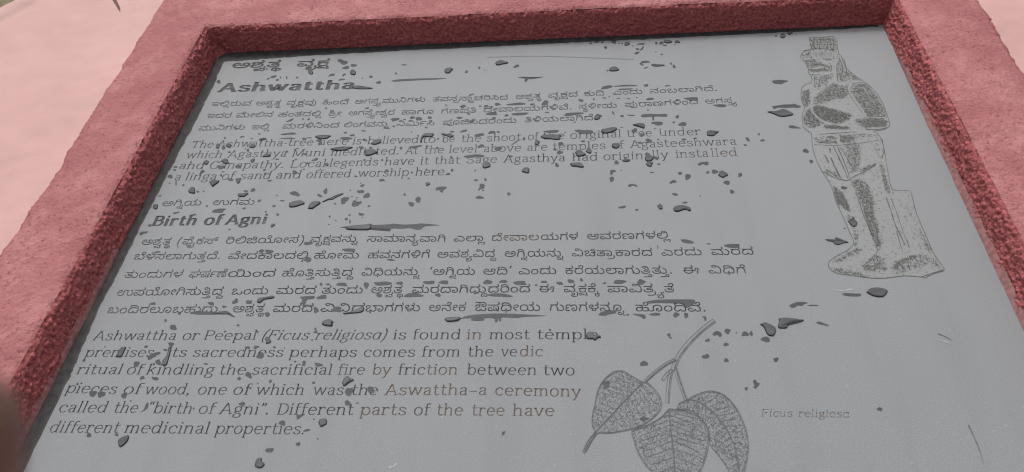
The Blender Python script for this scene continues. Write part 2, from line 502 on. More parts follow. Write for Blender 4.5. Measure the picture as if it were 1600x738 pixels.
def LET(c):
    X, C, A, D = 480, 680, 720, -220
    P = lambda *p: ('p', list(p))
    K = lambda *p: ('p', crv(list(p)))
    O = lambda *a: ('o', E(*a, 0, 360, 22)[:-1])
    b, t = 23, 23
    sy = lambda x, w=150: sf(x, b, w)
    G = {
        'a': ([K((95, 360), (130, 430), (230, 465), (320, 440), (350, 370), (350, 110), (372, 35), (440, 30)), K((350, 280), (250, 265), (140, 225), (90, 140), (125, 50), (210, 15), (300, 50), (350, 120))], 465),
        'b': ([P((110, 0), (110, A)), hs(110, A - t), O(290, 240, 178, 232)], 530),
        'c': ([('p', E(260, 240, 190, 228, 42, 318, 18)), ('d', 390, 365, 44)], 470),
        'd': ([P((420, 30), (420, A)), hs(420, A - t), ('s', [(420, b), (500, b)]), O(240, 240, 178, 232)], 550),
        'e': ([('p', [(75, 262), (438, 262)] + E(255, 240, 185, 228, 6, 318, 22))], 500),
        'f': ([('p', [(140, 0), (140, 560)] + E(245, 575, 105, 122, 180, 35, 8)), sf(185, X - t, 270), sy(140, 200)], 335),
        'g': ([O(235, 315, 150, 150), K((330, 430), (390, 480), (455, 465)), K((150, 190), (105, 130), (150, 75), (310, 60), (410, -10), (390, -130), (230, -195), (85, -150), (75, -60), (150, 10))], 490),
        'h': ([P((110, 0), (110, A)), hs(110, A - t), K((110, 300), (180, 420), (290, 462), (385, 420), (415, 320)), P((415, 330), (415, 0)), sy(110), sy(415)], 540),
        'i': ([P((120, 0), (120, X)), hs(120, X - t), sy(120, 190), ('d', 118, 630, 52)], 245),
        'k': ([P((110, 0), (110, A)), hs(110, A - t), P((110, 190), (380, X - 10)), P((215, 290), (420, 10)), sy(110), sf(385, X - t), sy(430)], 520),
        'l': ([P((120, 0), (120, A)), hs(120, A - t), sy(120, 190)], 245),
        'm': ([P((110, 0), (110, X)), hs(110, X - t), K((110, 310), (170, 425), (260, 462), (350, 425), (380, 330)), P((380, 340), (380, 0)), K((380, 310), (440, 425), (530, 462), (625, 425), (655, 330)), P((655, 340), (655, 0)), sy(110), sy(380), sy(655)], 780),
        'n': ([P((110, 0), (110, X)), hs(110, X - t), K((110, 310), (180, 425), (285, 462), (385, 420), (415, 320)), P((415, 330), (415, 0)), sy(110), sy(415)], 545),
        'o': ([O(255, 240, 190, 235)], 510),
        'p': ([P((110, D), (110, X)), hs(110, X - t), O(295, 240, 178, 232), sf(120, D + t, 170)], 535),
        'r': ([P((110, 0), (110, X)), hs(110, X - t), K((110, 290), (170, 410), (260, 465), (345, 445)), ('d', 345, 420, 44), sy(120, 190)], 410),
        's': ([K((360, 350), (330, 430), (220, 462), (110, 430), (90, 360), (140, 290), (270, 235), (360, 180), (360, 80), (290, 25), (190, 15), (100, 50), (75, 130))], 440),
        't': ([K((150, 640), (150, 400), (150, 110), (190, 25), (270, 20), (335, 75)), sf(185, X - t, 280)], 360),
        'u': ([K((110, X), (110, 300), (115, 120), (170, 30), (275, 20), (370, 80), (415, 190)), P((415, X), (415, 20)), hs(110, X - t), hs(415, X - t), ('s', [(415, b), (495, b)])], 545),
        'v': ([P((65, X - 10), (245, 0)), P((425, X - 10), (245, 0)), sf(70, X - t), sf(420, X - t)], 490),
        'w': ([P((60, X - 10), (215, 0)), P((365, X - 10), (215, 0)), P((365, X - 10), (520, 0)), P((670, X - 10), (520, 0)), sf(70, X - t), sf(365, X - t, 120), sf(665, X - t)], 735),
        'y': ([P((65, X - 10), (255, 10)), K((435, X - 10), (260, 40), (190, -130), (120, -195), (60, -180)), sf(70, X - t), sf(430, X - t)], 500),
        'A': ([P((90, 0), (335, C)), P((335, C), (600, 0)), P((170, 225), (520, 225)), sy(85, 180), sy(600, 200)], 690),
        'B': ([P((140, 0), (140, C)), ('p', [(60, C - t), (330, C - t)] + E(330, 520, 150, 137, 90, -90, 10) + [(140, 370)]), ('p', [(140, 370), (350, 370)] + E(350, 197, 170, 174, 90, -90, 10) + [(60, b)])], 590),
        'D': ([P((150, 0), (150, C)), ('p', [(60, C - t), (330, C - t)] + E(330, 340, 250, 317, 90, -90, 14) + [(60, b)])], 640),
        'F': ([P((140, 0), (140, C)), P((60, C - t), (520, C - t), (520, 520)), P((140, 355), (400, 355)), P((400, 430), (400, 280)), sy(145, 200)], 580),
        'G': ([('p', E(340, 340, 270, 325, 45, 330, 22)), P((575, 130), (575, 290)), sf(545, 290, 190), P((540, 660), (540, 500))], 680),
        'I': ([P((150, 0), (150, C)), sf(150, C - t, 200), sy(150, 200)], 300),
        'L': ([P((140, 0), (140, C)), sf(145, C - t, 200), P((60, b), (530, b), (530, 190))], 580),
        'M': ([P((120, 0), (120, C)), P((120, C - 10), (400, 20)), P((680, C - 10), (400, 20)), P((690, 0), (690, C)), sf(100, C - t), sf(710, C - t), sy(120, 180), sy(690, 180)], 820),
        'P': ([P((140, 0), (140, C)), ('p', [(60, C - t), (350, C - t)] + E(350, 490, 170, 167, 90, -90, 12) + [(140, 323)]), sy(145, 200)], 570),
        'S': ([K((470, 520), (440, 620), (290, 662), (140, 620), (95, 510), (150, 400), (310, 345), (460, 275), (500, 160), (430, 50), (280, 15), (130, 60), (85, 190)), P((475, 665), (475, 510))], 570),
        'T': ([P((310, 0), (310, C)), P((50, 500), (50, C - t), (570, C - t), (570, 500)), sy(310, 210)], 620),
        '.': ([('d', 90, 45, 52)], 190),
        ',': ([('d', 90, 45, 52), K((120, 50), (110, -40), (60, -110))], 190),
        '(': ([K((230, 760), (120, 560), (90, 280), (120, 0), (230, -190))], 270),
        ')': ([K((50, 760), (160, 560), (190, 280), (160, 0), (50, -190))], 270),
        '-': ([P((40, 240), (260, 240))], 300),
        '–': ([P((30, 240), (420, 240))], 450),
        '“': ([('d', 80, 560, 45), K((55, 570), (70, 660), (120, 720)), ('d', 220, 560, 45), K((195, 570), (210, 660), (260, 720))], 310),
        '”': ([('d', 100, 670, 45), K((125, 660), (110, 580), (60, 520)), ('d', 240, 670, 45), K((265, 660), (250, 580), (200, 520))], 310),
    }
    return G[c]


def pen(pts, wx, wy, closed=False):
    n = len(pts)
    L, R = [], []
    for i in range(n):
        if closed:
            a, b = pts[i - 1], pts[(i + 1) % n]
        else:
            a, b = pts[max(i - 1, 0)], pts[min(i + 1, n - 1)]
        dx, dy = b[0] - a[0], b[1] - a[1]
        q = math.hypot(dx, dy) or 1
        nx, ny = -dy / q, dx / q
        hw = 0.5 * math.hypot(wx * nx, wy * ny)
        if not closed and 0 < i < n - 1:       # mitre
            e = (pts[i][0] - a[0], pts[i][1] - a[1])
            k = abs(-e[1] * -dy + e[0] * dx) / ((math.hypot(*e) or 1) * q)
            hw /= max(0.6, k)
        L.append((pts[i][0] + nx * hw, pts[i][1] + ny * hw))
        R.append((pts[i][0] - nx * hw, pts[i][1] - ny * hw))
    if closed:
        return [(L, 1), (R, 1)]
    return [(L + R[::-1], 1)]


def strip_quads(pts, wx, wy):
    """an open stroke as one quad per segment, so that sharp bends never fold a polygon over itself"""
    (poly, _), = pen(pts, wx, wy)
    n = len(pts)
    L, R = poly[:n], poly[n:][::-1]
    return [[L[i], L[i + 1], R[i + 1], R[i]] for i in range(n - 1)]


def area(p):
    return 0.5 * sum(a[0] * b[1] - b[0] * a[1] for a, b in zip(p, p[1:] + p[:1]))


def latin(text, bold=False, italic=False):
    """word -> list of glyph outlines [(polygon, weight)], all 'union' polygons; ring holes carry weight -1"""
    wx, wy = (182, 92) if bold else (72, 40)
    out, x = [], 0.0
    for c in text:
        if c == 'a' and italic:
            st, adv = ([('o', E(240, 240, 178, 232, 0, 360, 22)[:-1]), ('p', [(410, 480), (410, 60)]), ('s', [(410, 23), (480, 40)])], 520)
        else:
            st, adv = LET(c)
        k = 1.10 if bold else 1.0
        for s in st:
            if s[0] == 'd':
                r = s[3] * (1.45 if bold else 1.0)
                out.append((E(s[1] * k + x, s[2], r, r, 0, 360, 10)[:-1], 1))
                continue
            pts = [(p[0] * k + x, p[1]) for p in s[1]]
            if s[0] == 'o':
                (a, _), (b, _) = pen(pts, wx, wy, True)
                big, small = (a, b) if abs(area(a)) > abs(area(b)) else (b, a)
                out.append((big, 1))
                out.append((small, -1))
            else:
                w = (wy * 1.0, wy * 1.0) if s[0] == 's' else (wx, wy)
                out += [(q, 1) for q in strip_quads(pts, *w)]
        x += (adv + (40 if bold else 14)) * k
    if italic:
        out = [([(p[0] + 0.22 * p[1], p[1]) for p in poly], w) for poly, w in out]
    return out


# Kannada outlines: contours of each letter form, two base-90 digits per coordinate
KGLYPH_DATA = [
')e(g**(j*B(s*K(z*R)(*W)3*[)M*X)b*O)q*H)u*@)v*5)r*1)m*1)_*7)T*K)I*K)7)X)7)X)J*+)J*#)S)y)])w)j)x)q*%*$*,*)*5*-*?*.*N*,*Y*&*d)x*k)m*o)_*p)M*o);*k)**d(x*Z(l*O(c*A([*1(V)f(R)Q(S)?(W)/(](}(e(r(o(j(z(d),(`):(_)I(a)[(f)l(n)x(x*&)**,)7*.)B*-)R*%)W)y)Z)q)[)g)Z)])V)S)P)K)H)E)=)B)0)A)\')A(t)F(f)R(l)d(v)X)\')S):)S)B)W)F)_)H)f)G)n)C)s)>)v)7)w).)v)\')r(|)l(t)W(s)I(x)2(})()*(z)4(r)A(l)Q(h',
')>(R)-(S(z(W(n(^(e(f(`(p(^)#(_)/(d)8(l)?(v)C)K)P)R)Y)R)g)O)k)G)q)<)s).)q)*)n)%)g)%)`)()W(p)O(k)_(l)k(u)w)#){)>*$)Q){)`)p)d)h)f)^)d)R)`)I)Y)B)P)=(z)1(s))(s(w(v(r)\'(j)1(g)P(h)_(l)k(s)t(})y)/){)=)z)L)q)b)j)j)])t)^)y)o)y)y)r*-)_*1)T*5)=*1)#*$(i)k(Z)^(V (^)r(^*+)[*+)s*-)z*5)z*D)x*L)k*])|*h***Z*4*E*4*5*0*(*#)x)i)s)U)r)9)v(|)r',
'\'r\'S\'d\'U\'X\'[\'R\'c\'N\'s\'P(#\'U(+\'_(1\'j(3\'t(2\'{(.($()(%\'|(#\'q\'p\'r\'p\'{\'l(#\'f(#\'`\'y\'a\'l\'e\'h\'k\'e\'s\'d($\'f()\'i(.\'r(/\'x(@\'x(B\'o(F\'i(L\'e(T\'d([\'e(a\'h(d\'n(e\'u(c($(](,(S(3(G(8(R(A(e(8(r(*(u\'}(v\'s(r\'b(m\'[(b\'U(T\'S(B\'W(7\'d(9\'d(*\'W (.(6(.(F(T(F(_(K(a(P(a(W([(d(W(j(h(p(n(g(r(^(u(P(p(B(k(=(Z(7',
')H(R)*(V(y([(o(b(h(j(_(}(`)<(t)9(r)/(u)#(|(r)\'(n);(h)V(h)l(n)w(x){))){)9)v)C)f)L)_)N)M)N)C)I)C)@)F)=)R);)a)>)j)G)m)U)l)_)h)f)[)q)O)v)n)w){)i*#)`*$)R)})F)y)=)l)/)Z)))B)*)7)/)2)5)/)<)/)L)7)X)>)])S)`)e)_)v)W*\')O*-)E*2):*3)/*/(s**(j)}(b)t(Z)h(V (`)r(`*+)e*+)t*/)z*8)y*D)v*L)j*])z*h*/*O*3*:*1*.*.*()})x)k)s',
'\'x\'S\'p\'T\'c\'^\'_\'e\'[\'t\'^(\'\'c(2\'k(;\'w(B()(F(9(G(I(F(V(A(b(;(j(1(p(&(q\'u(n\'e(k\'^(e\'X(^\'T(M\'S(B\'W(=\'[(5\'i(<\'h(5\'](+\'U \'{\'d(+\'h(0\'r(A\'r(G\'h(L\'e(W\'e([\'h(_\'m(`\'t(Z()(N(3(E(6(7(7($(3\'r()\'o\'}\'n\'t\'q\'h (9\'u(1\'x(.($(1(+(9(/(@(+(C($(@\'x (/\'=(0\'W(A\'W(C\'=',
')3(R)&(S(u(W(k(_(d(h(_(s(^)%(b)9(h)A(o)G(y)K)))L)5)J)>)F)D)>)F)1)C)&)2)\')3)4)-):(|)9(v)5(r)/(q)%(s(v(y(n),(h)@(h)H(k)O(p)U(z)X),)l),)q(t)v(n*$(i*/(g*8(h*>(k*C(p*G(z*I)+*G)9*=)R*-)e*#)l)j)s*5)u*K)b*X)I*]);*^)-*[(w*W(j*P(`*G(X*<(S*&(S)x(U)j(`)_(o)g(p)`(f)P(X)H(T (^)r(^*+*(*+*@*-*H*5*H*D*E*L*9*]*I*h*Y*O*^*:*[*.*X*(*L)x*:)s*-)r',
'(:\'G(+\'I\'y\'M\'o\'U\'g\'`\'c\'k\'a\'x\'b((\'f(2\'k(:\'s(A\'|(E(5(E(B(>(H(3(G\'|(A\'s(;\'o(3\'m(#\'l\'n\'r\'k()\'{\'|(.\'|(6(\'(7(,(4(4(+(7(&(6\'x(0\'s(%\'s\'o\'{\'a(\'\'](:\'X(Q\'^(Z\'d(b\'m(f\'y(f(;(c(H(Y(_(k(h(v(M(z(9(y\'v(s\'e(j\'X(]\'O(M\'I',
')B(R)1(S)$(X(s(`(k(i(f(t(d)&(g)5(o)B(u)G(|)K)%)H(_)G(_)Y)8)Y)=)_)?)f):)s)E)v)N)s)Q)l)R)b)O)Y*()Y*()G)a)H)e)K)l)G)v)=)|)/){(u)v(i)n(`)c(X)T(S )C(f)X(j)`(o)g(y)i)))e)9)`)?)N)G)C)G)7)G)\')?(|)9(x))({(x)\'(o).(j (_)r(_*+)Z*+)j*/)p*8)o*D)l*L)`*])p*h*%*O*(*E*)*5*$*()z)})k)u)a)s ).\'m({\'o(p\'u(j\'|(f(1(g(<(m(E(v(J)&(L)/(K)6(G);(B)<(:):(/)+(1),(9)((<(|(<(w(7(w(+({(&)&(#)/\'});($)?(\')E(0)F(5)W(5)[(\')b(#)i\'})u(&)y(-)y(<)v(C)m(P)|(Y**(7*\'($)|\'t)q\'n)b\'n)S\'t)M\'|)O(#)@\'q )}\'Z*&\'n*&(\')}(9)v(J)|(Y*)(N*2(8*6\'r*3\'W',
')K(R)<(S)0(W)\'(^({(e(x(o(v(y(x)((|)1)\')8)1)=)<)@)X)@)p)8*())*7(p*=(d*D(K*/(G*+(Y*$(j)v(w)j)\')[)-)J)/)?).)6)+)1)%)/(y)1(q)6(k)?(g)M(f)_(g)m(k)x(q*&(y*-)(*1)3*5)L*4)Y*-)l)|)t)t)u)j)s)b)m)[)d)X)W)E)W)A)e);)n)3)s)))u(|)t(v)p(r)j(q)^(u)Q(b)K(])](^)o(b)x(h*$(p*))(*.)9*+)G)|)R)l)K)j)W*#)_*()n*-*%*-*.***6*%*?)v*E)j*I)L*D)-*:(t*2(k)|(_)o(X)_(S',
')Z(R)H(S)9(W)+(](z(e(q(n(i(z(`)9(_)H(a)Z(f)k(m)x(x*&))*,)7*.)B*-)R*%)W)y)Z)q)Z)])V)S)P)K)H)E)=)B)0)A(|)C(q)H(t)Z)*)R):)S)B)X)F)_)H)g)G)n)C)s)7)w)()s(|)m(w)d(t)W(s)G(u)8(z)*))(y)6(o)M(h)j(h)w(k*2(w*@).*H)H*H)g*B*\'*=*4*6*?*-*G*#*L)r*N)j*M)b*F)b*<)e*8)p*4)x*6*%*9***@*-*K*?*J*<*>*7*4*1*,){*$)i*#)V*+)O*4)M*A)O*M)W*W)_*])r*a*\'*_*5*X*A*O*K*C*S*4*Y*#*_)X*])D*X)2*Q(|*G(n*:(c**(Y)r(T',
'\'t(D\'{(D(+(?(9(-(1(.(>(>(F(C(Q(D(Z(C(i(;(p(-(p\'v(j\'g(Y\'U(M\'c(Y\'p(^\'w(`(#([(.(W(2(P(3(I(2(C(-(?(&(=\'x(,\'x(*(&(&(-\'|(2\'t(3\'n(2\'i(.\'g()\'g\'w\'k\'p\'x\'c\'l\'U\'[\'h\'U\'s\'S(%\'W(4\'](;\'j(C',
')M(R)9(T)((Z(u(d(j(q(b)-(a)H(d)T(i)_(w)p)%)v)))r(`)r(`*+)`*+)w*-)}*2*%*;*$*D)w*T)p*]*%*h*/*Z*8*E*9*5*4*(*\')x)x)t)w)v*,)h*6)T*9);*7)(*1(s*\'(f)t([)h(V )M(g)](i)j(n)t(v)z)%*$)2*%)?*#)N)y)[)r)f)h)m)[)r)M)s)?)q)2)m)()e({)Z(w)M(u)?(w)0({)$)((t)2(m)>(i',
'(s(R(a(T(Q(](C(g(7(u(D)\'(Y(n(f(i(t(g)*(k)0(p)6(|)8)/)7)@)2)N)+)[(|)f(b)v(m*.(}*%)0)t)<)g)E)V)K)E)M)1)K(|)G(o)@(c)5(Y)((T',
'\'V(`\'i(N(#(B(=(>(N(@(](E(h(N(p(Z(t(j(v(|(t)4(o)H(e)](U)o(h)|(w)g)\')O)-)8)/({).(h)*(W)#(J(u(?(j(6(](0(M(,(-(,\'y(0\'`(>\'I(S',
')4(R)&(S(u(X(k(`(d(i(_(u(^)((_)6(d)B(k)K(u)R)&)W)5)X)B)W)M)T)[)H)d)7)e(|)b(q)^(g)V(_)M(W)A(S )6(f)@(g)H(i)M(n)S(x)U)()S)5)M)>)C)D)7)F)-)E(z)>(v)8(r))(t(w(z(n))(h *.(R)}(S)j(])d(d)Z(v)Y)0)b)E)h)M)q)S)})W*/)Y*>)W*K)S*T)K*[)A*`)5*b)(*`(v*[(k*S(a*I(X*=(T *-(f*6(g*>(i*D(n*J(x*L)(*J)5*D)>*:)D*-)F*$)E)q)>)k)4)i)))k(w)q(n){(h )8)U)$)W(q)[(z)l)1)f)>)f)I)j)O)t)O*.)I*;)=*A)/*A))*?)%*6)(*.)1*))>**)F*.)S*;)Z*/)M){)>)u)+)t(x)z(r*%(n*,(m*5(p*@(w*J),*R)C*Q)N*M)W*E)^*<)b*1)d*%)b)r)^)g)W)_)N)Y',
')?(R).(T({(Y(o(d(f(p(a)%(_)8(a)J(f)Y(o)g({)q)/)w)@)y)X)u)b)p)n)g)v)Y){)I)|)8)z)\')u(r)m(e)a(Z)Q(T )?(f)L(g)V(k)^(r)d(|)g)+)h)8)g)E)c)P)^)Y)U)a)L)e)@)f)4)e)))`(})X(x)O(t)9(u)+(x({)#(r)+(k)4(g',
')1(R)%(T(u(X(l(b(f(m(b({(`)2(e)O(j)[(r)f(|)o),)v)0)r(`)r(`*+)t*+*1*-*<*3*@*;*A*D*@*M*;*T*4*Y***Z)|*Y)u*U)p*O)n*C)g*M)v*N)|*H)|*>)y*;)o*7)h*9)b*>)^*K)c*Z)q*h){*k*+*l*8*k*B*g*J*`*Q*W*T*M*V*A*S*0*O*)*E)z*/)t*1)v*;)p*D)g*Q)N*V)2*T({*P(m*J(b*A(X*6(T*)(R)r(U)j(Y)d(_)W(p)`(q)R(^)B(T )4(g)?(i)H(p)N(z)Q),)e),)j(t)o(n)x(i*\'(g*2(i*:(o*@)%*@)>*9)U*2)`*))h)y)n)m)r)J)r)>)n)3)i)*)a)#)W(y)L(u)2(x(w(|(p))(i',
')M)s)B)r):)n)3)h)()V(})E({)6(y(U(b(U(c).(j)Q(q)`(z)m)-)v)1)r(b)r(b*+)p*,)x*/)|*5)|*D)y*L)m*])}*h*,*Z*5*E*5*1*2*)*&)x)o)s)q)t)})i*+)[*1)L*6),*7(U){(U)z)-)t)O)m)_)e)j)_)o',
')u(R)i(S)_(W)V(^):)+)1)2)))4(|)3(v)/(s)((r({(u(k)#(Y(k(Q(b(e(_(p(_)*(c)4(i)<(p)B(y)F)()G)2)F)A)@)M)3)^(t)h(j)v(g*#(h*.(p*3(z*4)+*/)C*))O)z)]*0)i*:)[*B)M*G)>*I).*G(y*C(l*<(a*3(X*\'(T )P)J)F)N)B)Y)F)d)P)h)[)d)`)Y)[)N (^)r(^*+)z*+*/*/*4*8*3*D*0*L*$*]*4*h*D*O*I*:*G*.*>)}*7)x*%)s)s)r',
'(h\'8(X\'9(M\'<(E\'A(=\'N(=\'[(D\'f(Y\'u(^\'|(a(6(o()(n\'z(h\'o(c\'j(Q\'^(N\'Y(N\'Q(U\'L(h\'I(u\'J)+\'Q)3\'_)3\'n)-\'{)#(,(t(7(m(D(n(T(q(Z(|(c)/(f):(e)C(`)J(W)N(K)=(I)7(R)/(U)\'(S)$(L)\'(B);(-)C\'y)G\'f)F\'Y)B\'P)5\'B(}\': \'?\'b\'?\'u(7\'u(/\'p(+(*(.(8(9(D(B(G(M(H(W(G(g(?(n(1(o(#(j\'v(W\'g(A\'c (<(\'(>\'x(C\'p(6\'u(O\'v(V\'x(Z\'}([(/(S(6(M(7(F(6(A(3(=(-',
')3(R)&(S(u(W(k(_(d(h(_(s(^)%(b)9(h)A(o)G(y)K)))L)5)J)>)F)D)>)F)1)C)&)2)\')3)4)-):(|)9(v)5(r)/(q)%(s(v(y(n),(h)@(h)H(k)O(p)U(z)X),)l),)q(t)v(n*$(i*/(g*8(h*>(k*C(p*G(z*I)+*G)9*=)R*-)e*#)l)j)s*5)u*K)b*X)I*]);*^)-*[(w*W(j*P(`*G(X*<(S*&(S)x(U)j(`)_(o)g(p)`(f)P(X)H(T (^)r(^*+*(*+*@*-*H*5*H*D*E*L*9*]*I*h*Y*O*^*:*[*.*X*(*L)x*:)s*-)r +*(R*s(T*d(]*U(g*I(u*V)\'*l(n*x(i++(g+<(k+B(p+H(|+J)/+I)@+D)N+=)[+3)f*t)v+$*.+4*%+B)t+N)g+W)V+^)E+`)1+^(|+Y(o+R(c+G(Y+:(T',
')t(R)h(S)_(W)V(^)I(m)9)+)1)2)()4({)3(v)/(r)((q({(u(k)#(Y(j(Q(a(e(^(p(^)*(b)4(h)<(p)B(y)F)()G)6)E)@)@)I)7)](t)h(j)v(g*&(h*.(m*4(t*8)#*;);*9)Q*4)f*,)y)|*.)p*;)a*F)Q*L)A*N)9*M)1*F)1*<)9*5)G*6)O*9)T*@)W*K)k*J)h*=)c*3)[*,)S*\')@*#)-*&)&*+(|*1(y*8(y*J)\'*W).*])A*a)W*^)k*V)}*J*2*;*>*(*H)m*N)T*P);*M({*I(p*A(c*6(Y*)(T',
')U(R)C(U)5(_)0(g)0(v)6)&)<)*);)%)+))(x)/(m)7(e)B(_)N(^)[(_)i(c)t(i)|(r*((}*,)8*-)G*&)L){)P)t)P)b)H)S)@)M)5)J)\')I(o)M(j)O(k)`({)Z)1)[)8)_)<)d)=)j)<)p)4)v)#)v(v)p(q)h(p)^(s)N)#)B),)=)E)7)V)5)i)7)w):*\')?*/)E*3)M*5)W*3)a*/)i)|)r)d)r)d*+)|*+*1*/*6*8*5*D*2*L*&*]*6*h*@*Z*I*E*J*:*I*/*D*&*=)z*3)v*0)}*=)s*F)g*I)V*H)K*E)B*9)3*))*)s)%)q)+){(})}(w*#(p){(d)t(Z)l(V )V(e)e(h)i(l)j(r)i(x)e(})V)&)G(|)C(x)B(r)C(m)G(h',
'(u(R(](V(H(b(8(t())/(;):(M(z(V(q(`(k(v(g)$(h),(k)2(q)7(x):)\')9)A)5)O)-)[)#)f(e)v(p*.)%*%)3)u)?)g)H)W)M)G)O)4)N)#)I(p)B(d)8(Y)*(T',
')3(R)&(S(u(W(k(_(d(h(_(s(^)%(b)9(h)A(o)G(y)K)))L)5)J)>)F)D)>)F)5)C)&)2)\')3)/)0)8)();(|)9(v)5(r)/(q)%(s(v(y(n),(h)@(h)H(k)O(p)U(z)X),)l),)q(t)v(n*$(i*/(g*8(h*C(p*H(}*G)6*D)B*>)N*3)]*E)i*O)[*W)M*[)=*^)-*[(w*W(j*P(`*G(X*<(S*&(S)x(U)j(`)_(o)g(p)`(f)P(X)H(T )`)E)U)I)Q)T)U)`)`)d)k)`)o)T)k)I (^)r(^*+*(*+*@*-*H*5*H*D*E*L*9*]*I*h*Y*O*^*:*[*.*X*(*L)x*:)s*-)r',
'(V\'^(L\'_(=\'f(#()\'u(-\'k()\'h\'z\'j\'n\'q\'c\'`\']\'W\'j\'T\'z\'V(+\'^(5\'h(;\'t(=(%(;(.(7(5(0(E\'w(M\'p(V\'n(^\'o(d\'r(i\'|(i(9(`(S(W(_(i(g(t(U({(B(}(-(|\'z(x\'p(r\'g(j\'b',
')u(R)i(S)_(W)V(^):)+)1)2)))4(|)3(v)/(s)((r({(u(k)#(Y(k(Q(b(e(^(z(_)*(c)4(i)<(p)B(y)F)()G)6)E)A)@)J)7)R)*)^(t)h(j)w(g**(k*.(p*2(z*4)+*2);*,)K*$)Y)t)e)f)n)W)r(^)r(^*+*-*+*-)r)z)r){)t*,)l*>)U*G);*H)-*G(x*C(l*<(a*3(X*\'(T',
')b)7)`)%)[(p)S(c)I(Y);(T),(R(z(S(o(W(g(_(a(g(](p(])*(d)9(j)=(x)A)%)@)+)<)/)7)0)0),)%)\'(}(w(|(s)$(p))(o)/(q)0(n)&(o(t(t(m)$(f)5(g)=(j)C(q)H(y)K)))K)D)I)P)>)b)3)l)#)q(e)r\'r)r\'r*+(y**)7*%)H)v)W)e)])W)a)H',
'(((E(3(C(C(;(J(4(e\'i(m\'f({\'g)#\'U(u\'S(i\'T([\'Z(P\'g(@(&(6(1(0(3\'}(3\'x(1\'u(,\'u(#\'y\'v\'}\'t(/\'q(>\'r(J\'v(S\'}(Z(+(_(5(`(?(^(P(X(_(i(g(q(U(s(B(r(3(m(\'(f\'w(]\'o(F\'d(.\'a\'|\'b\'r\'e\'j\'k\'e\'r\'a(\'\'b(/\'f(7\'k(=\'v(C',
'*-(R)v(U)n(Y)g(_)Z(p)b(p)U(^)N(X)<(S)%(S(u(W(m(_(g(f(b(x(f)/(r)>)9)W)=)^)?)f)=)o)6)t)+)v(|)u(v)r(r)l(q)b(v)V(d)N(])b(^)p(g*$(o*)(y*-)+*.)9*,)C*()J)})R)n)R)])O)U)D)G(})-(x)\'(w(y(x(q(}(k)*(h)=(h)E(k)K(p)R(z)U),)h),)n(t)s(n)}(i*-(g*<(j*A(n*E(u*F)+*C)2*:)@**)I*8)S*K)F*W)6*[)#*Z(r*V(h*P(_*G(W*<(S )j)G)j)Y*.)Y*1)[*5)f*0)s*<)v*C)t*G)m*H)b*E)Y*a)Y*a)G )j)r)j*+*7*+*D*-*J*2*L*8*K*D*I*L*<*]*M*h*V*Z*a*E*a*5*]*(*W)}*G)u*1)r',
')M(R)9(T)((Z(y(a(j(r(e)#(b)0(`)@(b)N(f)[(m)h(u)r)%)z)1*&)>**)K*+)`*))p)|*$)n)n*0)_*>)T*C)J*F)5*F)(*A)#*;(}*-)*)y(x)k(l)|(i**(h*3(j*A(o*K(w*R)&*W)1*Z)=*[)O*Y)`*T)m*K)y*A*(*3*4)r*7)b*9)C*9)3*1(u*+(k)t([)h(V )M(g)](i)j(n)t(v)z)%*$)1*%)?*#)N)y)Z)r)e)h)l)[)q)M)r)?)q)2)l)()d({)Y(w)M(u)?(w)0({)$)((t)2(m)>(i',
')t(R)h(S)^(W)U(^)9)+)1)2)()4({)3(v)/(r)((q({(u(k)#(Y(j(Q(a(e(^(p(^)*(b)4(h)<(p)B(y)F)()G)1)F)@)@)L)3)](t)h(j)v(g*#(h*-(p*2(z*3)+*/)C*))O)z)]*/)i*:)[*B)M*F)>*H).*G(y*C(l*<(a*2(X*\'(T )E)S)1)V)#)[)-)l)>)f)K)f)V)j)^)t)^*.)V*;)K*A)=*A)7*?)3*6)5*.)?*))L**)T*.)a*;)i*/)[){)L)u)9)t)*)z)%*%(|*,({*5(}*@)**J):*R)Q*Q)]*M)f*E)l*<)p*1)q*%)p)r)l)g)e)_)])X)Q)U',
')1(R)%(T(u(X(l(b(f(m(b({(`)2(e)O(j)[(r)f(|)o),)v)0)r(`)r(`*+)|*+*9*-*A*5*A*D*=*L*1*]*A*h*Q*O*U*E*U*5*Q*(*K)}*B)w*3)s*3)u*=)n*E)e*Q)N*U)@*T({*P(m*J(b*A(X*6(T)z(S)r(U)d(_)W(p)`(q)X(f)J(X)B(T )4(g)?(i)H(p)N(z)Q),)e),)j(t)o(n)x(i*\'(g*2(i*:(o*>(v*A)1*=)J*9)U*2)`*))h)y)n)m)r)J)r)>)n)3)h)*)a)#)V(y)K(u)2(x(w(|(p))(i',
')B(R)1(S)$(X(s(`(k(i(f(t(d)&(g)5(o)B(u)G(|)K)%)H(_)G(_)Y)8)Y)=)_)?)f):)s)E)v)N)s)Q)l)R)b)O)Y*()Y*()G)a)H)e)K)l)G)v)=)|)/){(u)v(i)n(`)c(X)T(S )C(f)X(j)`(o)g(y)i)))e)9)`)?)N)G)C)G)7)G)\')?(|)9(x))({(x)\'(o).(j (_)r(_*+)Z*+)j*/)p*8)o*D)l*L)`*])p*h*%*O*(*E*)*5*$*()z)})k)u)a)s',
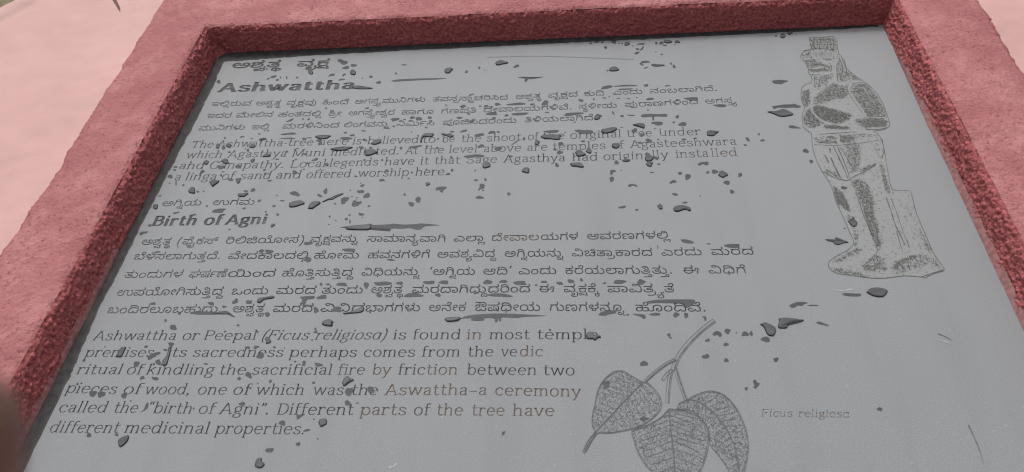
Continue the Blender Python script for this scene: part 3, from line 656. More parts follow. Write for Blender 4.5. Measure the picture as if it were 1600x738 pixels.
')1(R)%(T(u(Y(m(b(f(n(b(}(`)5(b)E(g)T(n)c(x)o)*)y)8*%)I*))h***%*%*9)r*B)h*K)M*G)<*;)0*3)-*))+)t).)n)2)f)>)f)N)i)U)n)Y)w)_*\')`*5)^*I)P*Q)E*V)8*W))*V(v*Q(j*J(`*A(X*7(T*+(R)v(T)j(Y)a(c)W(p)`(q)X(f)J(X)B(T )4(g)?(i)G(o)M(y)Q)))e)))i(w)p(n)y(h*)(g*6(j*A(s*D({*E))*A)<*8)J*1)O*))P){)N)y)J)y)A*$)<*2)=*9)C*<)I*<)V*9)^*.)i)x)p)Y)r)J)q)>)n)3)h)*)`)#)V(y)K(u)2(x(w(|(p))(i )C*[)W*Y)j*U)z*O*-*G*B*2*I*&*Q)g*R)S*N)D*:)f*C)i*3*\')x*9)a*C)S*F)8*F))*A)%*=(|*3)$*\')+)x(v)l(r)q(j*\'(h*3(j*A(o*K(x*R)(*W',
'*1(R*%(S)p(Y)^(o)f(p)W(^)G(T)3(R)&(S(u(W(k(_(d(h(_(s(])%(b)9(g)A(o)G(x)K)()L)4)J)=)F)C)>)E)1)B)&)1)\')2)4)0)8)\');({)9(v)5(r)/(p)%(r(v(x(n)+(h)?(h)H(k)N(p)U(z)W),)l),)p(t)u(n*$(i*/(g*7(h*>(k*B(p*G({*H)/*F)@*@)O*6)[*))f)t)o)a)t)5)y)8*3)P*1)g*-)z*(*0){*=)q*I)f*Q)Y*X)L*[)>*^)/*[(x*V(j*O(`*F(X*<(S',
')u(R)i(S)_(W)V(^):)+)1)2)))4(|)3(v)/(s)((r({(u(k)#(Y(k(Q(b(e(_(p(_)*(c)4(i)<(p)B(y)F)()G)6)E)A)@)J)7)c(n)o(h)w(g*$(h**(k*.(p*2(z*4)+*2);*,)K*$)Y)t)e)f)n)W)r(^)r(^*+)n*+*+*-*3*5*3*D*0*L*$*]*4*h*>*Z*G*E*H*5*C*(*7)x*/)u)m)r){)u*,)l*>)U*G);*H)-*G(x*C(l*<(a*3(X*\'(T',
'*,(R)v(U)n(Y)g(_)Z(p)c(p)U(^)N(X)<(S)%(S(u(W(m(_(g(f(b(x(f)/(r)>)9)W)=)^)?)f)=)o)6)t)+)v(|)u(v)r(r)l(q)b(v)V(d)N(])b(^)p(g*$(o*)(y*-)+*.)9*,)C*()J)})O)v)S)f)R)])J)N(})-(x)\'(w(y(x(q(}(k)*(h)=(h)E(k)K(p)R(z)U),)h),)n(t)s(n)}(i*-(g*=(k*C(p*I(|*K)/*J)@*E)N*>)[*4)f)u)v*%*.*5*%*C)t*O)g*X)V*_)E*a)1*_(|*Z(n*R(c*H(Y*;(T',
')Z(R)I(S)9(W)+(]({(e(q(n(i(z(d)+(_)H(a)Z(f)k(m)x(x*&))*,)7*.)K**)R*%)W)y)[)g)Z)])V)S)P)K)H)E)=)B)+)A(|)C(q)H(t)Z)&)S)/)R):)S)B)X)F)_)H)g)G)n)C)s)7)w)()s(|)m(w)d(t)W(s)G(u)8(z)*))(y)6(o)G(i)[(g)o(i*%(n*2(u*<)%*B)2*C)A*A)R*9)b*.)n)z)x*+*)*C)s*L)i*S)]*W)O*X)A*V).*O(x*H(m*>(d*3(]*$(V)o(S )j)r)j*+*<*+*<)r',
')L)r)B)q)9)n)2)h)()V(})E({)6(y(U(b(U(c)+(h)I(r)d(z)n({)g(m)y(h*3(i*A(n*K(v*R)%*W);*[)M*Y)]*T)j*L)u*B*$*4*,*$*4)X*7(U){(U)z)-)t)O)m)^)e)i)Z)p )L*+)[*))h)})s)q*#)`)q*\')h*4)[*?)M*E)=*G)0*F)\'*A(}*;(|*3(}*+)%*%)/)t)%)u)7*&',
'(h(d(i(l(l(q(w(u)\'(q)+(l),(d)+([)\'(V(w(R(l(V(i([',
')3(R)&(S(u(W(k(_(d(h(_(s(^)%(b)9(h)A(o)G(y)K)))L)5)J)>)F)D)>)F)1)C)&)2)\')3)4)-):(|)9(v)5(r)/(q)%(s(v(y(n),(h)@(h)H(k)O(p)U(z)X),)l),)q(t)v(n*$(i*/(g*8(h*>(k*C(p*G(z*I)+*G)9*=)R*-)e*#)l)j)s*5)u*K)b*X)I*]);*^)-*[(w*W(j*P(`*G(X*<(S*&(S)x(U)j(`)_(o)g(p)`(f)P(X)H(T (^)r(^*+){*+*9*-*?*/*F*6*I*D*G*M*B*T*;*Y*1*Z*)*Y)|*U)w*O)v*C)n*M)}*N*)*H*)*C*)*>)|*8)o*9)j*>)f*K)g*S)p*b)x*h*\'*k*3*l*?*k*I*g*R*`*X*W*]*M*]*8*W*)*Q*#*F)w*/)s +*(R*s(T*d(]*U(g*I(u*V)\'*l(n*x(i++(g+<(k+B(p+H(|+J)/+I)@+D)N+=)[+3)f*t)v+$*.+4*%+B)t+N)g+W)V+^)E+`)1+^(|+Y(o+R(c+G(Y+:(T',
')[)h)Y)])U)S)O)K)G)E)<)B)/)A(})B(r)F(d)R(j)d(z)U)-)R)8)S)@)X)E)_)F)g)E)n)B)s)=)v)5)w)\')s(|)m(t)[(s)L(t)=(y)/)&)$)0(u)I(f)?(R).([({(g(o(t(f)((a)9(_)L(a)^(f)m(m)x(w*&)(*,)6*.)A*-)Q*$)Y)q',
')5(R)\'(S(v(X(l(`(d(i(`(u(^)((`)6(d)A(l)K(v)S)\')W)6)Y)C)W)N)R)W)J)S)])K)i)>)p)/)t)U)v)e)h)j)Y)j)J)x)U*1)Y*?)W*K)S*U)K*])A*a)5*b)(*a(v*[(k*T(a*J(X*=(T*/(R*$(S)m(Z)g(`)^(p)b(o)^(g)Q(Z)@(S )6(f)@(g)H(i)N(n)T(x)U)()S)5)M)>)D)D)7)F)-)E(z)>(v)8(s))(u(w({(n)*(h *-(f*?(i*E(n*K(x*M)(*I)8*?)B*7)E*$)E)x)B)r)>)l)4)j)))l(w)r(n)|(h (^)r(^*+*,*+*D*-*L*5*L*D*I*L*=*]*M*h*^*O*b*:*`*.*W)}*P)x*>)s*1)r',
')>(R)-(S(y(W(m(^(d(f(_(p(])#(_)/(d)8(k)?)&)G)K)O)R)T)V)[)X)e)Y)t)V*.)N*B)G*K)?*Q)5*V)**W(y*T(t*J(x*A)(*=)1*?)8*C)=*J)@*U)R*S)O*F)K*<)D*5)8*.))*,(r*/(e*:(b*A(a*K(d*V(k*a(r*f)+*j):*h)G*c)S*Z)]*O)i*5)l*&)m)h)j)W)d)K)[)C)Q)=)9)7(z)1(s))(r)#(v(r(z(m)1(g)>(g)P(h)`(l)l(s)u(|)z),)|)9){)F)v)R)p)])d)g)N)n)=)p)+)m)&)i)$)c)\')W(p)O(k)Z(j)e(o)u(z)})\'*%)=*()N*\')e)|)|)m*))c*0)W*4)I*5):*1(|*,(q*%(h)w(a)_(U',
'(v(G(u(:(q(/(k(%(^\'u(M\'l(8\'h\'|\'f\'R\'k\'W\'|\'r\'x(5\'y(E\'}(Q()(Z(1(`(;(b(G(_(W(W(e(j(n(s(Y',
')u(R)i(S)_(W)V(^):)+)1)2)))4(|)3(v)/(s)((r({(u(k)#(Y(k(Q(b(e(_(p(_)*(c)4(i)<(p)B(y)F)()G)2)F)A)@)M)3)^(t)h(j)v(g*#(h*.(p*3(z*4)+*/)C*))O)z)]*0)i*:)[*B)M*G)>*I).*G(y*C(l*<(a*3(X*\'(T )P)J)F)N)B)Y)F)d)P)h)[)d)`)Y)[)N (^)r(^*+)g*+)u*+*+*/*2*6*4*?*3*M*.*T*&*Y)x*Z)o*Y)h*U)c*O)a*C)Y*M)h*N)o*H)p*C)o*>)h*8)Y*9)T*>)P*K)Q*S)[*b)c*h)m*k)y*l*+*k*5*g*=*`*C*W*G*M*H*8*B*)*=*#*2)w)u)s',
')5(R)\'(S(v(X(l(`(d(i(`(u(^)((`)6(d)A(l)K(v)S)\')W)6)Y)C)W)N)R)W)J)S)])K)i)>)p)/)t)U)v)e)h)j)Y)j)J)x)U*1)Y*?)W*K)S*U)K*])A*a)5*b)(*a(v*[(k*T(a*J(X*=(T*/(R*$(S)m(Z)g(`)^(p)b(o)^(g)Q(Z)@(S )6(f)@(g)H(i)N(n)T(x)U)()S)5)M)>)D)D)7)F)-)E(z)>(v)8(s))(u(w({(n)*(h *-(f*?(i*E(n*K(x*M)(*I)8*?)B*7)E*$)E)x)B)r)>)l)4)j)))l(w)r(n)|(h (^)r(^*+*C*+*C)r',
'(l(R(](T(O([(7(r(D)%(W(m(b(h(l(g(v(h(}(m)%(t)\'(})%)L)\')^)-)m)6)y)C*\')R*,)d*.)v*,*)*\'*6){*@)q*H)e*M)V*Q)G*R)7*P)$*L(p*D(c*:(Y*-(T)x(R)k(S)a(W)W(_)Q(g)M(p)L({)P)2)Z)=)i)A)q)@)w)<){)7){)*)t(})h(|)d)$)a)))`)/)b)0)_(})a(t)e(m)p(f*\'(g*/(j*5(q*:(y*=)6*<)F*8)U*1)b*\')l)z)q)e)u)W)t)M)p)D)j)>)b):)V)9)I);(})9(o)5(e).(])%(V',
'*7(R*+(S)|(W)r(^)l(f)h(p)f({)i).)p)9)v)?*$)C*-)D*9)B*B)>*H)6*J)-*G(y*6(z*7),*5)0*-)3)}).)z)()y(|){(s*$(l*,(g*8(f*A(g*J(j*P(p*V(z*Y)+*Y)L*U)Y*P)f*H)n*?)s*3)u*&)s)v)m)o)c)l)T)X)T)V)_)M)m)B)s)4)u)()s(z)o(u)g(t)^(u)T(z)M)))H)>)E)>)4)\')3(x).(s)#(s(r(w(l(}(g)+(f)9(h)F(p)R(a)@(V)6(S(y(S(o(W(g(^(`(i(^(w(a)+(j)7(r)<({)?(z)9(k)C(f)I(b)P(_)`(a)k(e)u(l)}(u*))&*,)3*.)C*,)P*\')])y)f)l)_)l)d)u)r*\')z*+*4*.*@*-*T*$*`)t*i)d*n)Q*p);*l({*b(f*Z(^*P(W*E(S',
')G(R))(V(n(b(g(j(^(}(_)<(r)9(r))(w(x)\'(n):(h)U(h)k(n)q(r)y)#){)4)w)?)s)D)l)J)^)N)K)N)E)L)B)I)B)@)J);)Y);)a)>)f)C)j)J)m)a)l)m)i)y)^*2)L*?)7*C)0*B)**@)\'*;)\'*1)**-)5*))=*+)E*.)J*5)M*A)`*?)]*2)W*))Q)|)I)w)6)s)#)v(w){(r*&(o*-(n*7(p*B(x*L)-*T)G*S)U*N)c*F)n*<)v*0)|*#*%)p*&)a*$)M)|)C)t)7)j)/)^)*)P)()A)*)6)/)1)5).)<).)L)6)Y)F)a)])a)v)W*\')N*-)D*1):*2)/*.(s*)(j)|(b)s(Z)g(V',
')3(R)&(S(u(W(k(_(d(h(_(s(^)%(b)9(h)A(o)G(y)K)))L)5)J)>)F)D)>)F)1)C)&)2)\')3)4)-):(|)9(v)5(r)/(q)%(s(v(y(n),(h)@(h)H(k)O(p)U(z)X),)l),)q(t)v(n*$(i*/(g*8(h*>(k*C(p*G(z*I)+*G)9*=)R*-)e*#)l)j)s*5)t*K)b*R)U*]);*^)-*[(w*W(j*P(`*G(X*<(S*&(S)x(U)j(`)_(o)g(p)`(f)P(X)H(T (^)r(^*+*B*+*B)r',
')Y(R)H(S)8(W)+(](z(e(q(n(i(z(d)+(_)H(a)Z(f)k(m)x(x*&))*,)7*.)K**)R*%)W)y)[)g)Z)])V)S)P)K)H)E)=)B)+)A(|)C(q)H(t)Z)&)S)/)R):)S)B)X)F)_)H)g)G)n)C)s)7)w)()s(|)m(w)d(t)W(s)G(u)8(z)*))(y)5(o)F(i)Y(g)n(i*#(n*0(u*9)%*?)2*A)A*?)R*7)a*+)m)w)w*\'*.*5*&*I)l*P)`*T)Q*U)A*S).*M(x*F(m*<(d*1(]*#(V)m(S',
')H(R)7(T))(Y(x(a(o(k(d)\'(`)A(b)T(h)f(r)u)%*%)5*+)G*.)Y*,)h*\')t)z)|)q*()f*-)X*0)@*.),*((v)y(g)l([)[(T )G(g)U(h)a(m)j(t)q)$)u)1)v)A)u)O)q)[)k)g)b)n)U)s)G)u);)t)0)o)\')h(z)^(v)P(t)@(v)1(z)#)&(t)/(m):(h *U(R*C(T*4(]*\'(g)v(u*\')\'*=(n*H(i*U(g*h(k*n(p*t(|*v)/*u)?*p)M*h)Z*^)e*Q)n*B)s*f)t*z)c+&)X+/)?+/)\'+*(n*y(^*p(W*d(S +W(R+E(T+6(]+((g*w(u+))\'+?(n+J(i+X(g+j(k+p(p+v(|+x)/+w)@+r)N+k)[+a)f+F)v+Q*.+b*%+p)t+|)g,*)V,0)E,2)1,0(|,,(o,%(c+v(Y+h(T +.*:+)*(*x)x*f)s*7)r*7*+*`*+*l*-*s*5*t*D*p*L*d*]*t*h+)*O',
')U(R)C(U);(Y)5(_)0(g)0(v)6)&)<)*);)%)+))(x)/(m)7(e)B(_)N(^)[(_)i(c)t(i)|(r*((}*,)8*-)G*&)L){)P)t)P)b)H)S)@)M)5)J)\')I(o)M(j)O(k)`(v)[)%)Z)1)[)8)_)<)d)=)j)<)p)9)t)-)w)#)v(v)p(q)h(p)^(s)N(w)G),)=)7)9)V)5)i)7)x);*()A*1)J*6)W*8)i*5*#*-*8)z*H)p*M)^*M)X*K)S*A)W*8)d*4)l*6)s*9)y*@){*K*2*J*/*=*+*4*$*,)w*\')d*#)O*\')F*/)A*:)@*A)B*M)J*W)Z*`)f*a)u*_*(*X*3*P*<*E*C*8*K)w*K)W*H)J*B)?*;)6**)+)s)%)q)+){(})}(w*#(p){(d)t(Z)l(V )V(e)e(h)i(l)j(r)i(x)e(})V)&)G(|)C(x)B(r)C(m)G(h',
')3(R)&(S(u(W(k(_(d(h(_(s(^)%(b)9(h)A(o)G(y)K)))L)5)J)>)F)D)>)F)1)C)&)2)\')3)4)-):(|)9(v)5(r)/(q)%(s(v(y(n),(h)@(h)H(k)O(p)U(z)X),)l),)q(t)v(n*$(i*/(g*8(h*>(k*C(p*G(z*I)+*G)9*=)R*-)e*#)l)j)s*5)u*K)b*X)I*]);*^)-*[(w*W(j*P(`*G(X*<(S*&(S)x(U)j(`)_(o)g(p)`(f)P(X)H(T (^)r(^*+){*+*9*-*?*/*F*6*I*D*G*M*B*T*;*Y*1*Z*)*Y)|*U)w*O)v*C)n*M)}*N*)*H*)*C*)*>)|*8)o*9)j*>)f*K)g*S)p*b)x*h*\'*k*3*l*?*k*I*g*R*`*X*W*]*M*]*8*W*)*Q*#*F)w*/)s',
')M(R)9(T)((Z(u(d(j(q(b)-(a)H(d)T(i)_(w)p)%)v)))r(`)r(`*+)z*+)z)r)w)r)w)u*,)g*6)S*9);*7)(*1(s*\'(f)t([)h(V )M(g)](i)j(n)t(v)z)%*$)2*%)?*#)N)y)[)r)f)h)m)[)r)M)s)?)q)2)m)()e({)Z(w)M(u)?(w)0({)$)((t)2(m)>(i',
')3(R)&(S(u(W(k(_(d(h(_(s(])%(b)9(g)A(o)G(x)K)()L)4)J)=)F)C)>)E)5)B)&)1)\')2)4),):({)9(v)5(r)/(p)%(r(v(x(n)#(j)5(g)H(k)N(p)U(z)W),)l),)p(t)u(n*#(i*.(g*=(j*C(n*J({*N);*M)Q*G)f*?)y*4*.*\'*;)t*F)d*L)R*N)K*M)C*F)C*<)F*8)Q*4)Y*6)b*9)g*@)j*K)}*J)z*=)t*3)n*,)]*$)R*#)?*&)3*1)/*A)3*Q)@*])I*`)S*a)i*^)}*V*4*J*D*;*Q*(*[)m*b)T*d);*c).*^(s*U(c*O(]*@(U*/(R)v(U)i(`)^(p)f(p)`(f)P(X)G(T +0(R*y(T*j(]*[(g*O(u*])\'*r(n+#(i+1(g+B(k+H(p+N(|+P)/+O)@+J)N+C)[+9)f*z)v+**.+:*%+H)t+T)g+^)V+d)E+f)1+d(|+`(o+X(c+M(Y+@(T',
'*+)r)+)r)$)p(w)k(s)c(s)X({)N)3)J)Z)J)Z)7)+)5)%)4(x)-(t)#(x(r(}(n)/(j)9(j)9(U)5(U(u(Z(h(d(d(j(`(|(b).(n)<(t)@(u)>(d)K(`)U(_)i(d)u(i)z(u*&))***+*+',
'(=(+(-(,\'m(5\'a(=\'I(S\'V(`\'k(M(%(B(1(?(H(?(Q(@(_(H(g(T(i(e(d)@(f)](l)l(v)x)(*&)7*,)I*.)Z*,)j*\')w){*&)q*.)e*4)V*9)7*7)$*2(p*+(c){(Y)n(T)_(R)Q(S)F(W)>(_)8(g)4(p)4)*);)9)A)=)O)A)W)@)^)<)a)7)b)*)Y(})N(|)I)$)F)/)H)0)E)&)F(t)J(m)O(i)_(f)h(g)p(j)v(q){(y*#))*$)6*#)F)y)U)r)b)h)l)U)t)<)t)2)p)))j)#)a(z)V(y)?)#(f(}(X(v(D(m(9(`(1(O(-',
'*-(R)z(T)n(Y)d(c)Z(p)c(p)U(^)N(X)<(S)%(S(u(W(m(_(g(f(b(x(f)/(r)>)9)W)=)^)?)f)=)o)6)t)+)v(|)u(v)r(r)l(q)b(v)V(d)N(])b(^)p(g*$(o*)(y*-)9*,)C*))J*#)O)v)S)f)R)])J)N(})-(x)\'(w(y(x(q(}(k)*(h)3(g)E(k)K(p)R(z)T),)h),)n(t)s(n)}(i*-(g*9(h*A(m*E(u*G(}*D)/*<);*N)G*W)5*Z)+*Z(q*V(g*P(^*G(W*<(S )})I)p)J)Z)S)Q)Y)E)i)O)t)_)f)n)^)|)[*0)_*:)h*<)o*<*)*9*2*/*>*)*A)v*A)p*?)l*6)n*.)x*)*****2*.*?*;*G*/*9){*))t)z)t)j)v)^*%)Y*,)X*5)Z*@)c*J)s*R)}*S*/*Q*:*L*D*D*K*:*O*-*Q)z*O)k*K)^*D)T*;)N*/)J',
')M(R)9(T)((Z(u(d(j(q(b)-(a)H(d)T(i)_(w)p)%)v)))r(`)r(`*+)W*+)p*-)w*/*#*6*%*D*$*M)z*T)r*Y)i*Z)`*Y)X*U)S*O)Q*C)J*M)X*N)`*H)`*>)]*;)R*7)J*9)E*>)A*K)F*Z)L*b)S*h)^*k)j*l)w*k*&*g*.*`*4*W*8*M*9*A*7*0*3*)*.*#*#)w)o)t)[)r)l)z)w)v*%)o*2)_*6)T*9);*7)(*1(s*\'(f)t([)h(V )M(g)](i)j(n)t(v)z)%*$)2*%)?*#)N)y)[)r)f)h)m)[)r)M)s)?)q)2)m)()e({)Z(w)M(u)?(w)0({)$)((t)2(m)>(i',
'+9(R*|(V*r(Z*f(h*_(u*])#*Y)d*W)j*P)r*C)v*4)r*-)h**)X*-)/*+(z*%(l)w(a)k(X)[(T)J(R)/(W)$(](n(n(h(z(a)2(_)I(a)[(f)l(n)x(x*&)**,)7*.)B*-)K**)R*%)W)y)[)g)Z)])V)S)P)K)H)E)=)B)\')A(t)F(f)R(l)d(|)U)/)R):)S)B)W)F)_)H)f)G)n)C)s)>)v).)v)\')r({)l(t)W(s)=(y)\')*(q)3(l)>(h)K(g)X(h)d(l)k(r)r)()s)8)q)Y)r)h)v)s)})|*+*(*6*,*C*.*T*+*Z*(*f)z*i)u*o)[*p)-*v(u*{(o+*(i+9(g+B(h+K(k+R(p+W(x+[)3+Z)@+Q)Y+I)e+3)x+A*.+P)}+[)p+e)b+k)R+o)C+p)2+o(|+j(n+b(c+V(Y+I(T',
'(b)1(d)L(g)g(n*$(v*<)\'*R)5*h)J*h)<*P)1*9)))|(})d(x)1({(f)((@)6\'w)K\'S)5\'S)\'\'i(v(%(n(=(e(d',
')3(R)&(S(u(W(k(_(d(h(_(s(^)%(b)9(h)A(o)G(y)K)))L)5)J)>)F)D)>)F)5)C)&)2)\')3)/)0)8)();(|)9(v)5(r)/(q)%(s(v(y(n),(h)@(h)H(k)O(p)U(z)X),)l),)q(t)v(n*$(i*/(g*8(h*C(p*H(}*G)6*D)B*>)N*3)]*E)i*O)[*W)M*[)=*^)-*[(w*W(j*P(`*G(X*<(S*&(S)x(U)j(`)_(o)g(p)`(f)P(X)H(T )V(1)X(Y)l(Y)n(1 )`)E)U)I)Q)T)U)`)`)d)k)`)o)T)k)I (^)r(^*+){*+*9*-*?*/*F*6*I*D*G*M*B*T*;*Y*1*Z*)*Y)|*U)w*O)v*C)n*M)}*N*)*H*)*C*)*>)|*8)o*9)j*>)f*K)g*S)p*b)x*h*\'*k*3*l*?*k*I*g*R*`*X*W*]*M*]*8*W*)*Q*#*F)w*/)s',
'(@\'G(/\'I\'}\'M\'r\'U\'j\'`\'f\'k\'d\'x\'e((\'i(2\'o(:\'v(A($(E(8(E(@(C(I(9(L(+(J\'|(D\'s(>\'o(6\'m(&\'l\'q\'r\'n()(#\'|(1\'|(6(#(:(,(9(0(3(6()(6($(3\'{(0\'v(%\'v\'o\'y\'h(#\'a(*\'](4\'Y(J\'Y(_\'b(g\'i(k\'r(m($(l(0(h(:(](K(g(U(j([(j(j(b(v([(|(i).(s)$(z(v(}(m(}(Y(z(R(r(I(p(P(|(;)$(0)%($)#\'n(x\'`(o\'U(b\'M(R\'I',
')u(R)i(S)_(W)V(^):)+)1)2)))4(|)3(v)/(s)((r({(u(k)#(Y(k(Q(b(e(_(p(_)*(c)4(i)<(p)B(y)F)()G)2)F)A)@)M)3)^(t)h(j)v(g*#(h*.(p*3(z*4)+*/)C*))O)z)]*0)i*:)[*B)M*G)>*I).*G(y*C(l*<(a*3(X*\'(T )P)J)F)N)B)Y)F)d)P)h)[)d)`)Y)[)N (^)r(^*+*-*+*-)r *y)E*n)F*e)J*])P*V)Y*S)e*R)t*S*)*X*6*a*A*k*I*w*M+4*N+I*G+>*7+3*<+(*=*t*:*n*5*j*/*f*%*g)f*k)^*q)X+$)V+,)^+-)d++)l+%)p*r)r*))r*)*+*z**+0*&+;)w+@)k+@)d+<)R+7)L+,)G',
')H(R)7(T))(Y(x(a(o(k(d)\'(`)A(b)T(h)f(r)t)%*$)5*+)G*-)Y*,)h*\')t)z)|)p*()e*-)X*0)@*.),*((v)y(g)l([)[(T )G(g)U(h)a(m)j(t)q)$)u)1)v)A)u)O)q)[)k)g)b)n)U)s)G)u);)s)0)o)\')h(z)^(v)P(t)@(v)1(z)#)&(t)/(m):(h *U(R*C(T*4(]*\'(g)v(u*\')\'*=(n*H(i*U(g*h(k*n(p*t(|*v)/*u)?*p)M*h)Z*^)e*Q)n*B)s*f)u*z)c+&)X+/)?+/)\'+*(n*y(^*p(W*d(S *7)r*7*+*d*-*k*/*r*6*t*D*s*M*n*T*g*Y*]*Z*S*Y*L*U*G*O*E*C*>*M*M*N*S*H*T*C*S*>*L*8*?*9*9*>*5*K*7*S*@*b*H*h*R*k*^*l*k*k*u*g*}*`+)*W+,*M+-*8+\'*)*x)z*k)u*Z)s +P(R+@(T+3([*v(r+()%+<(m+E(h+P(g+Y(h+a(m+e(t+f(}+d)L+f)^+l)m+v)y,\'*\',6*,,G*.,Y*,,i*\',u){-$)q-,)e-2)V-5)G-6)7-5)$-0(p-((c,y(Y,l(T,[(R,O(S,D(W,;(_,5(g,2(p,1({,4)2,>)=,L)A,T)@,Z)<,_)7,_)*,W(},L(|,G)$,D)),C)/,E)0,C(},D(t,H(m,S(f,f(g,n(j,t(q,y(y,})6,{)F,w)U,p)b,f)l,^)q,H)u,<)t,1)p,))j+})b+z)V+x)I+z(}+y(o+t(e+m(]+e(V',
')O)/)M(o)I(U)C(<):($)/\'i(|\'S(f\'S(t\'k)%(\')-(?)3(W)8)/)6)V)-){({*D(f*h(|*h)/*R):*<)C*#)L)W',
')u(R)i(S)_(W)V(^):)+)1)2)))4(|)3(v)/(s)((r({(u(k)#(Y(k(Q(b(e(_(p(_)*(c)4(i)<(p)B(y)F)()G)2)F)A)@)M)3)^(t)h(j)v(g*#(h*.(p*3(z*4)+*/)C*))O)z)]*0)i*:)[*B)M*G)>*I).*G(y*C(l*<(a*3(X*\'(T )P)J)F)N)B)Y)F)d)P)h)[)d)`)Y)[)N (^)r(^*+*-*+*-)r',
')3(R)&(S(u(W(k(_(d(h(_(s(^)%(b)9(h)A(o)G(y)K)))L)5)J)>)F)D)>)F)1)C)&)2)\')3)4)-):(|)9(v)5(r)/(q)%(s(v(y(n),(h)@(h)H(k)O(p)U(z)X),)l),)q(t)v(n*$(i*/(g*8(h*>(k*C(p*G(z*I)+*G)9*=)R*-)e*#)l)j)s*5)u*K)b*X)I*]);*^)-*[(w*W(j*P(`*G(X*<(S*&(S)x(U)j(`)_(o)g(p)`(f)P(X)H(T (^)r(^*+*(*+*@*-*H*5*H*D*E*L*9*]*I*h*Y*O*^*:*[*.*X*(*L)x*:)s*-)r +*(R*s(T*d(]*U(g*I(u*V)\'*l(n*x(i+*(g+<(k+B(p+H(|+J)/+I)?+D)M+<)Z+2)e+%)n*r)s+9)t+M)c+U)X+_)?+_)\'+Y(n+L(^+C(W+8(S *j)r*j*++C*++C)r',
'(T\'I(E\'J(:\'M(2\'R(*\'`()\'m(.\'v(G(,(J(/(J(5(E(8(:(8(4(4(5(+(%(&\'}(4($(;(*(A(3(F(J(G(Q(D(Z(=(](2(X(&(;\'k(;\'c(>\'`(G\'[(U\'Z(k\'_(s\'c({\'p({($(x(+(a(I(Y(V(Z(f(^(l(h(u(w(x)\'(v)0(r)7(j);(^))(Z)$(e(w(h(o(e(l(^(p(S)((>)1(/)4\'w)3\'k)/\'b))\'Y(t\'O(j\'K',
')i(R)S(S)@(W)0(])#(e(s(o(j(z(d),(`):(_)I(a)[(f)l(n)x(x*&)**,)7*.)B*-)R*%)W)y)Z)q)Z)])V)S)P)K)H)E)=)B)\')A(n)J(f)R(l)d(|)U)/)R):)S)B)W)F)_)H)f)G)n)C)s)>)v).)v)\')r(|)l(t)W(s)I(x)2(})()*(z)5(r)C(l)U(h*%(h*5(l*B(q*K(x*P)%*R).*N)9*@)C*1)K*&)R){)Y)x)a)x)s)|){*\'*&*3*,*C*.*P*,*Z*)*c*#*h)v*m)e*k)Y*g)P*W)B*E):*+)7)R)7)R)J*=)J*J)O*S)X*W)e*V)l*R)r*L)v*C)x*;)v*5)s*1)n*0)h*2)a*>)T*T)J*^)C*f)5*f(}*](k*T(c*H(]*9(V*%(S',
')1(R)%(S(u(W(m(_(g(f(b(x(c)\'(k)7({)E)2)Q)=)^)?)f)=)o)6)t)1)v(|)u(v)r(r)l(q)f(r)^(v)V(d)N(])b(^)p(g*$(o*)(y*-)+*.)9*,)C*()J)})R)n)R)])J)N)<)A)))3(x)\'(w(y(x(q(}(k)*(h)=(h)E(k)K(p)R(z)T),)h),)n(t)s(n)}(i*-(g*=(k*C(p*I(|*K)/*J)?*E)M*=)Z*3)e*\')n)s)s*:)u*O)c*V)X*`)?*a)1*_(|*Z(n*R(c*H(Y*;(T*,(R)v(U)g(_)Z(p)c(p)](f)N(X)F(U )h)r)h*+*9*-*@*/*G*6*I*D*H*M*C*T*<*Y*2*Z*)*Y)}*U)x*O)v*C)o*M*#*N*)*H***C*)*>)}*8)p*9)j*>)f*K)h*S)q*b)y*h*(*k*3*l*@*k*J*g*R*`*Y*W*]*M*^*8*W*)*M)z*@)u*/)s',
')U(R)C(U);(Y)5(_)0(g)0(v)6)&)<)*);)%)+))(x)/(m)7(e)B(_)N(^)[(_)i(c)t(i)|(r*((}*,)/*.)@**)L){)P)t)P)b)H)S)@)M)5)J(|)I(j)O(k)`({)Z)1)[)8)_)<)d)=)j)<)p)4)v)#)v(v)p(q)h(q)V(w)G)#)B)7)9)E)7)V)5)i)7)w):*\')?*/)E*3)M*5)W*3)b*.)j)y)t*1*#*B)o*H)`*H)K*@):*1).)|)\')s)%)q)+){(})}(w*#(p){(d)t(Z)l(V )V(e)e(h)i(l)j(r)i(x)e(})V)&)G(|)C(x)B(r)C(m)G(h )_)r)_*+*&*-*,*/*3*6*6*D*4*M*/*T*(*Y)z*Z)q*Y)i*U)d*O)c*C)[*M)j*N)q*H)r*C)q*>)i*8)[*9)V*>)R*K)S*S)]*b)e*h)o*k){*l*,*k*7*g*?*`*E*W*I*M*J*A*G*0*?*#*3)w*%)t',
'(o()(n\'|(h\'p([\'g(Q\'d(7\'b\'?\'b\'?\'u(6\'u(/\'p(-\'u(+(*(.(8(9(D(B(G(M(H(`(D(g(?(m(5 (<(\'(>\'x(C\'p(:\'u(O\'v(V\'x(Z\'}([(/(S(6(M(7(F(6(A(3(=(-',
')B(R)1(S)$(X(s(`(k(i(f(t(d)&(g)5(o)B(u)G(|)K)%)H(_)G(_)Y)8)Y)=)_)?)f):)s)E)v)N)s)Q)l)R)b)O)Y*()Y*()G)a)H)e)K)l)G)v)=)|)/){(u)v(i)n(`)c(X)T(S )C(f)X(j)`(o)g(y)i)))e)9)`)?)N)G)C)G)7)G)\')?(|)9(x))({(x)\'(o).(j (_)r(_*+)f*+)f)r',
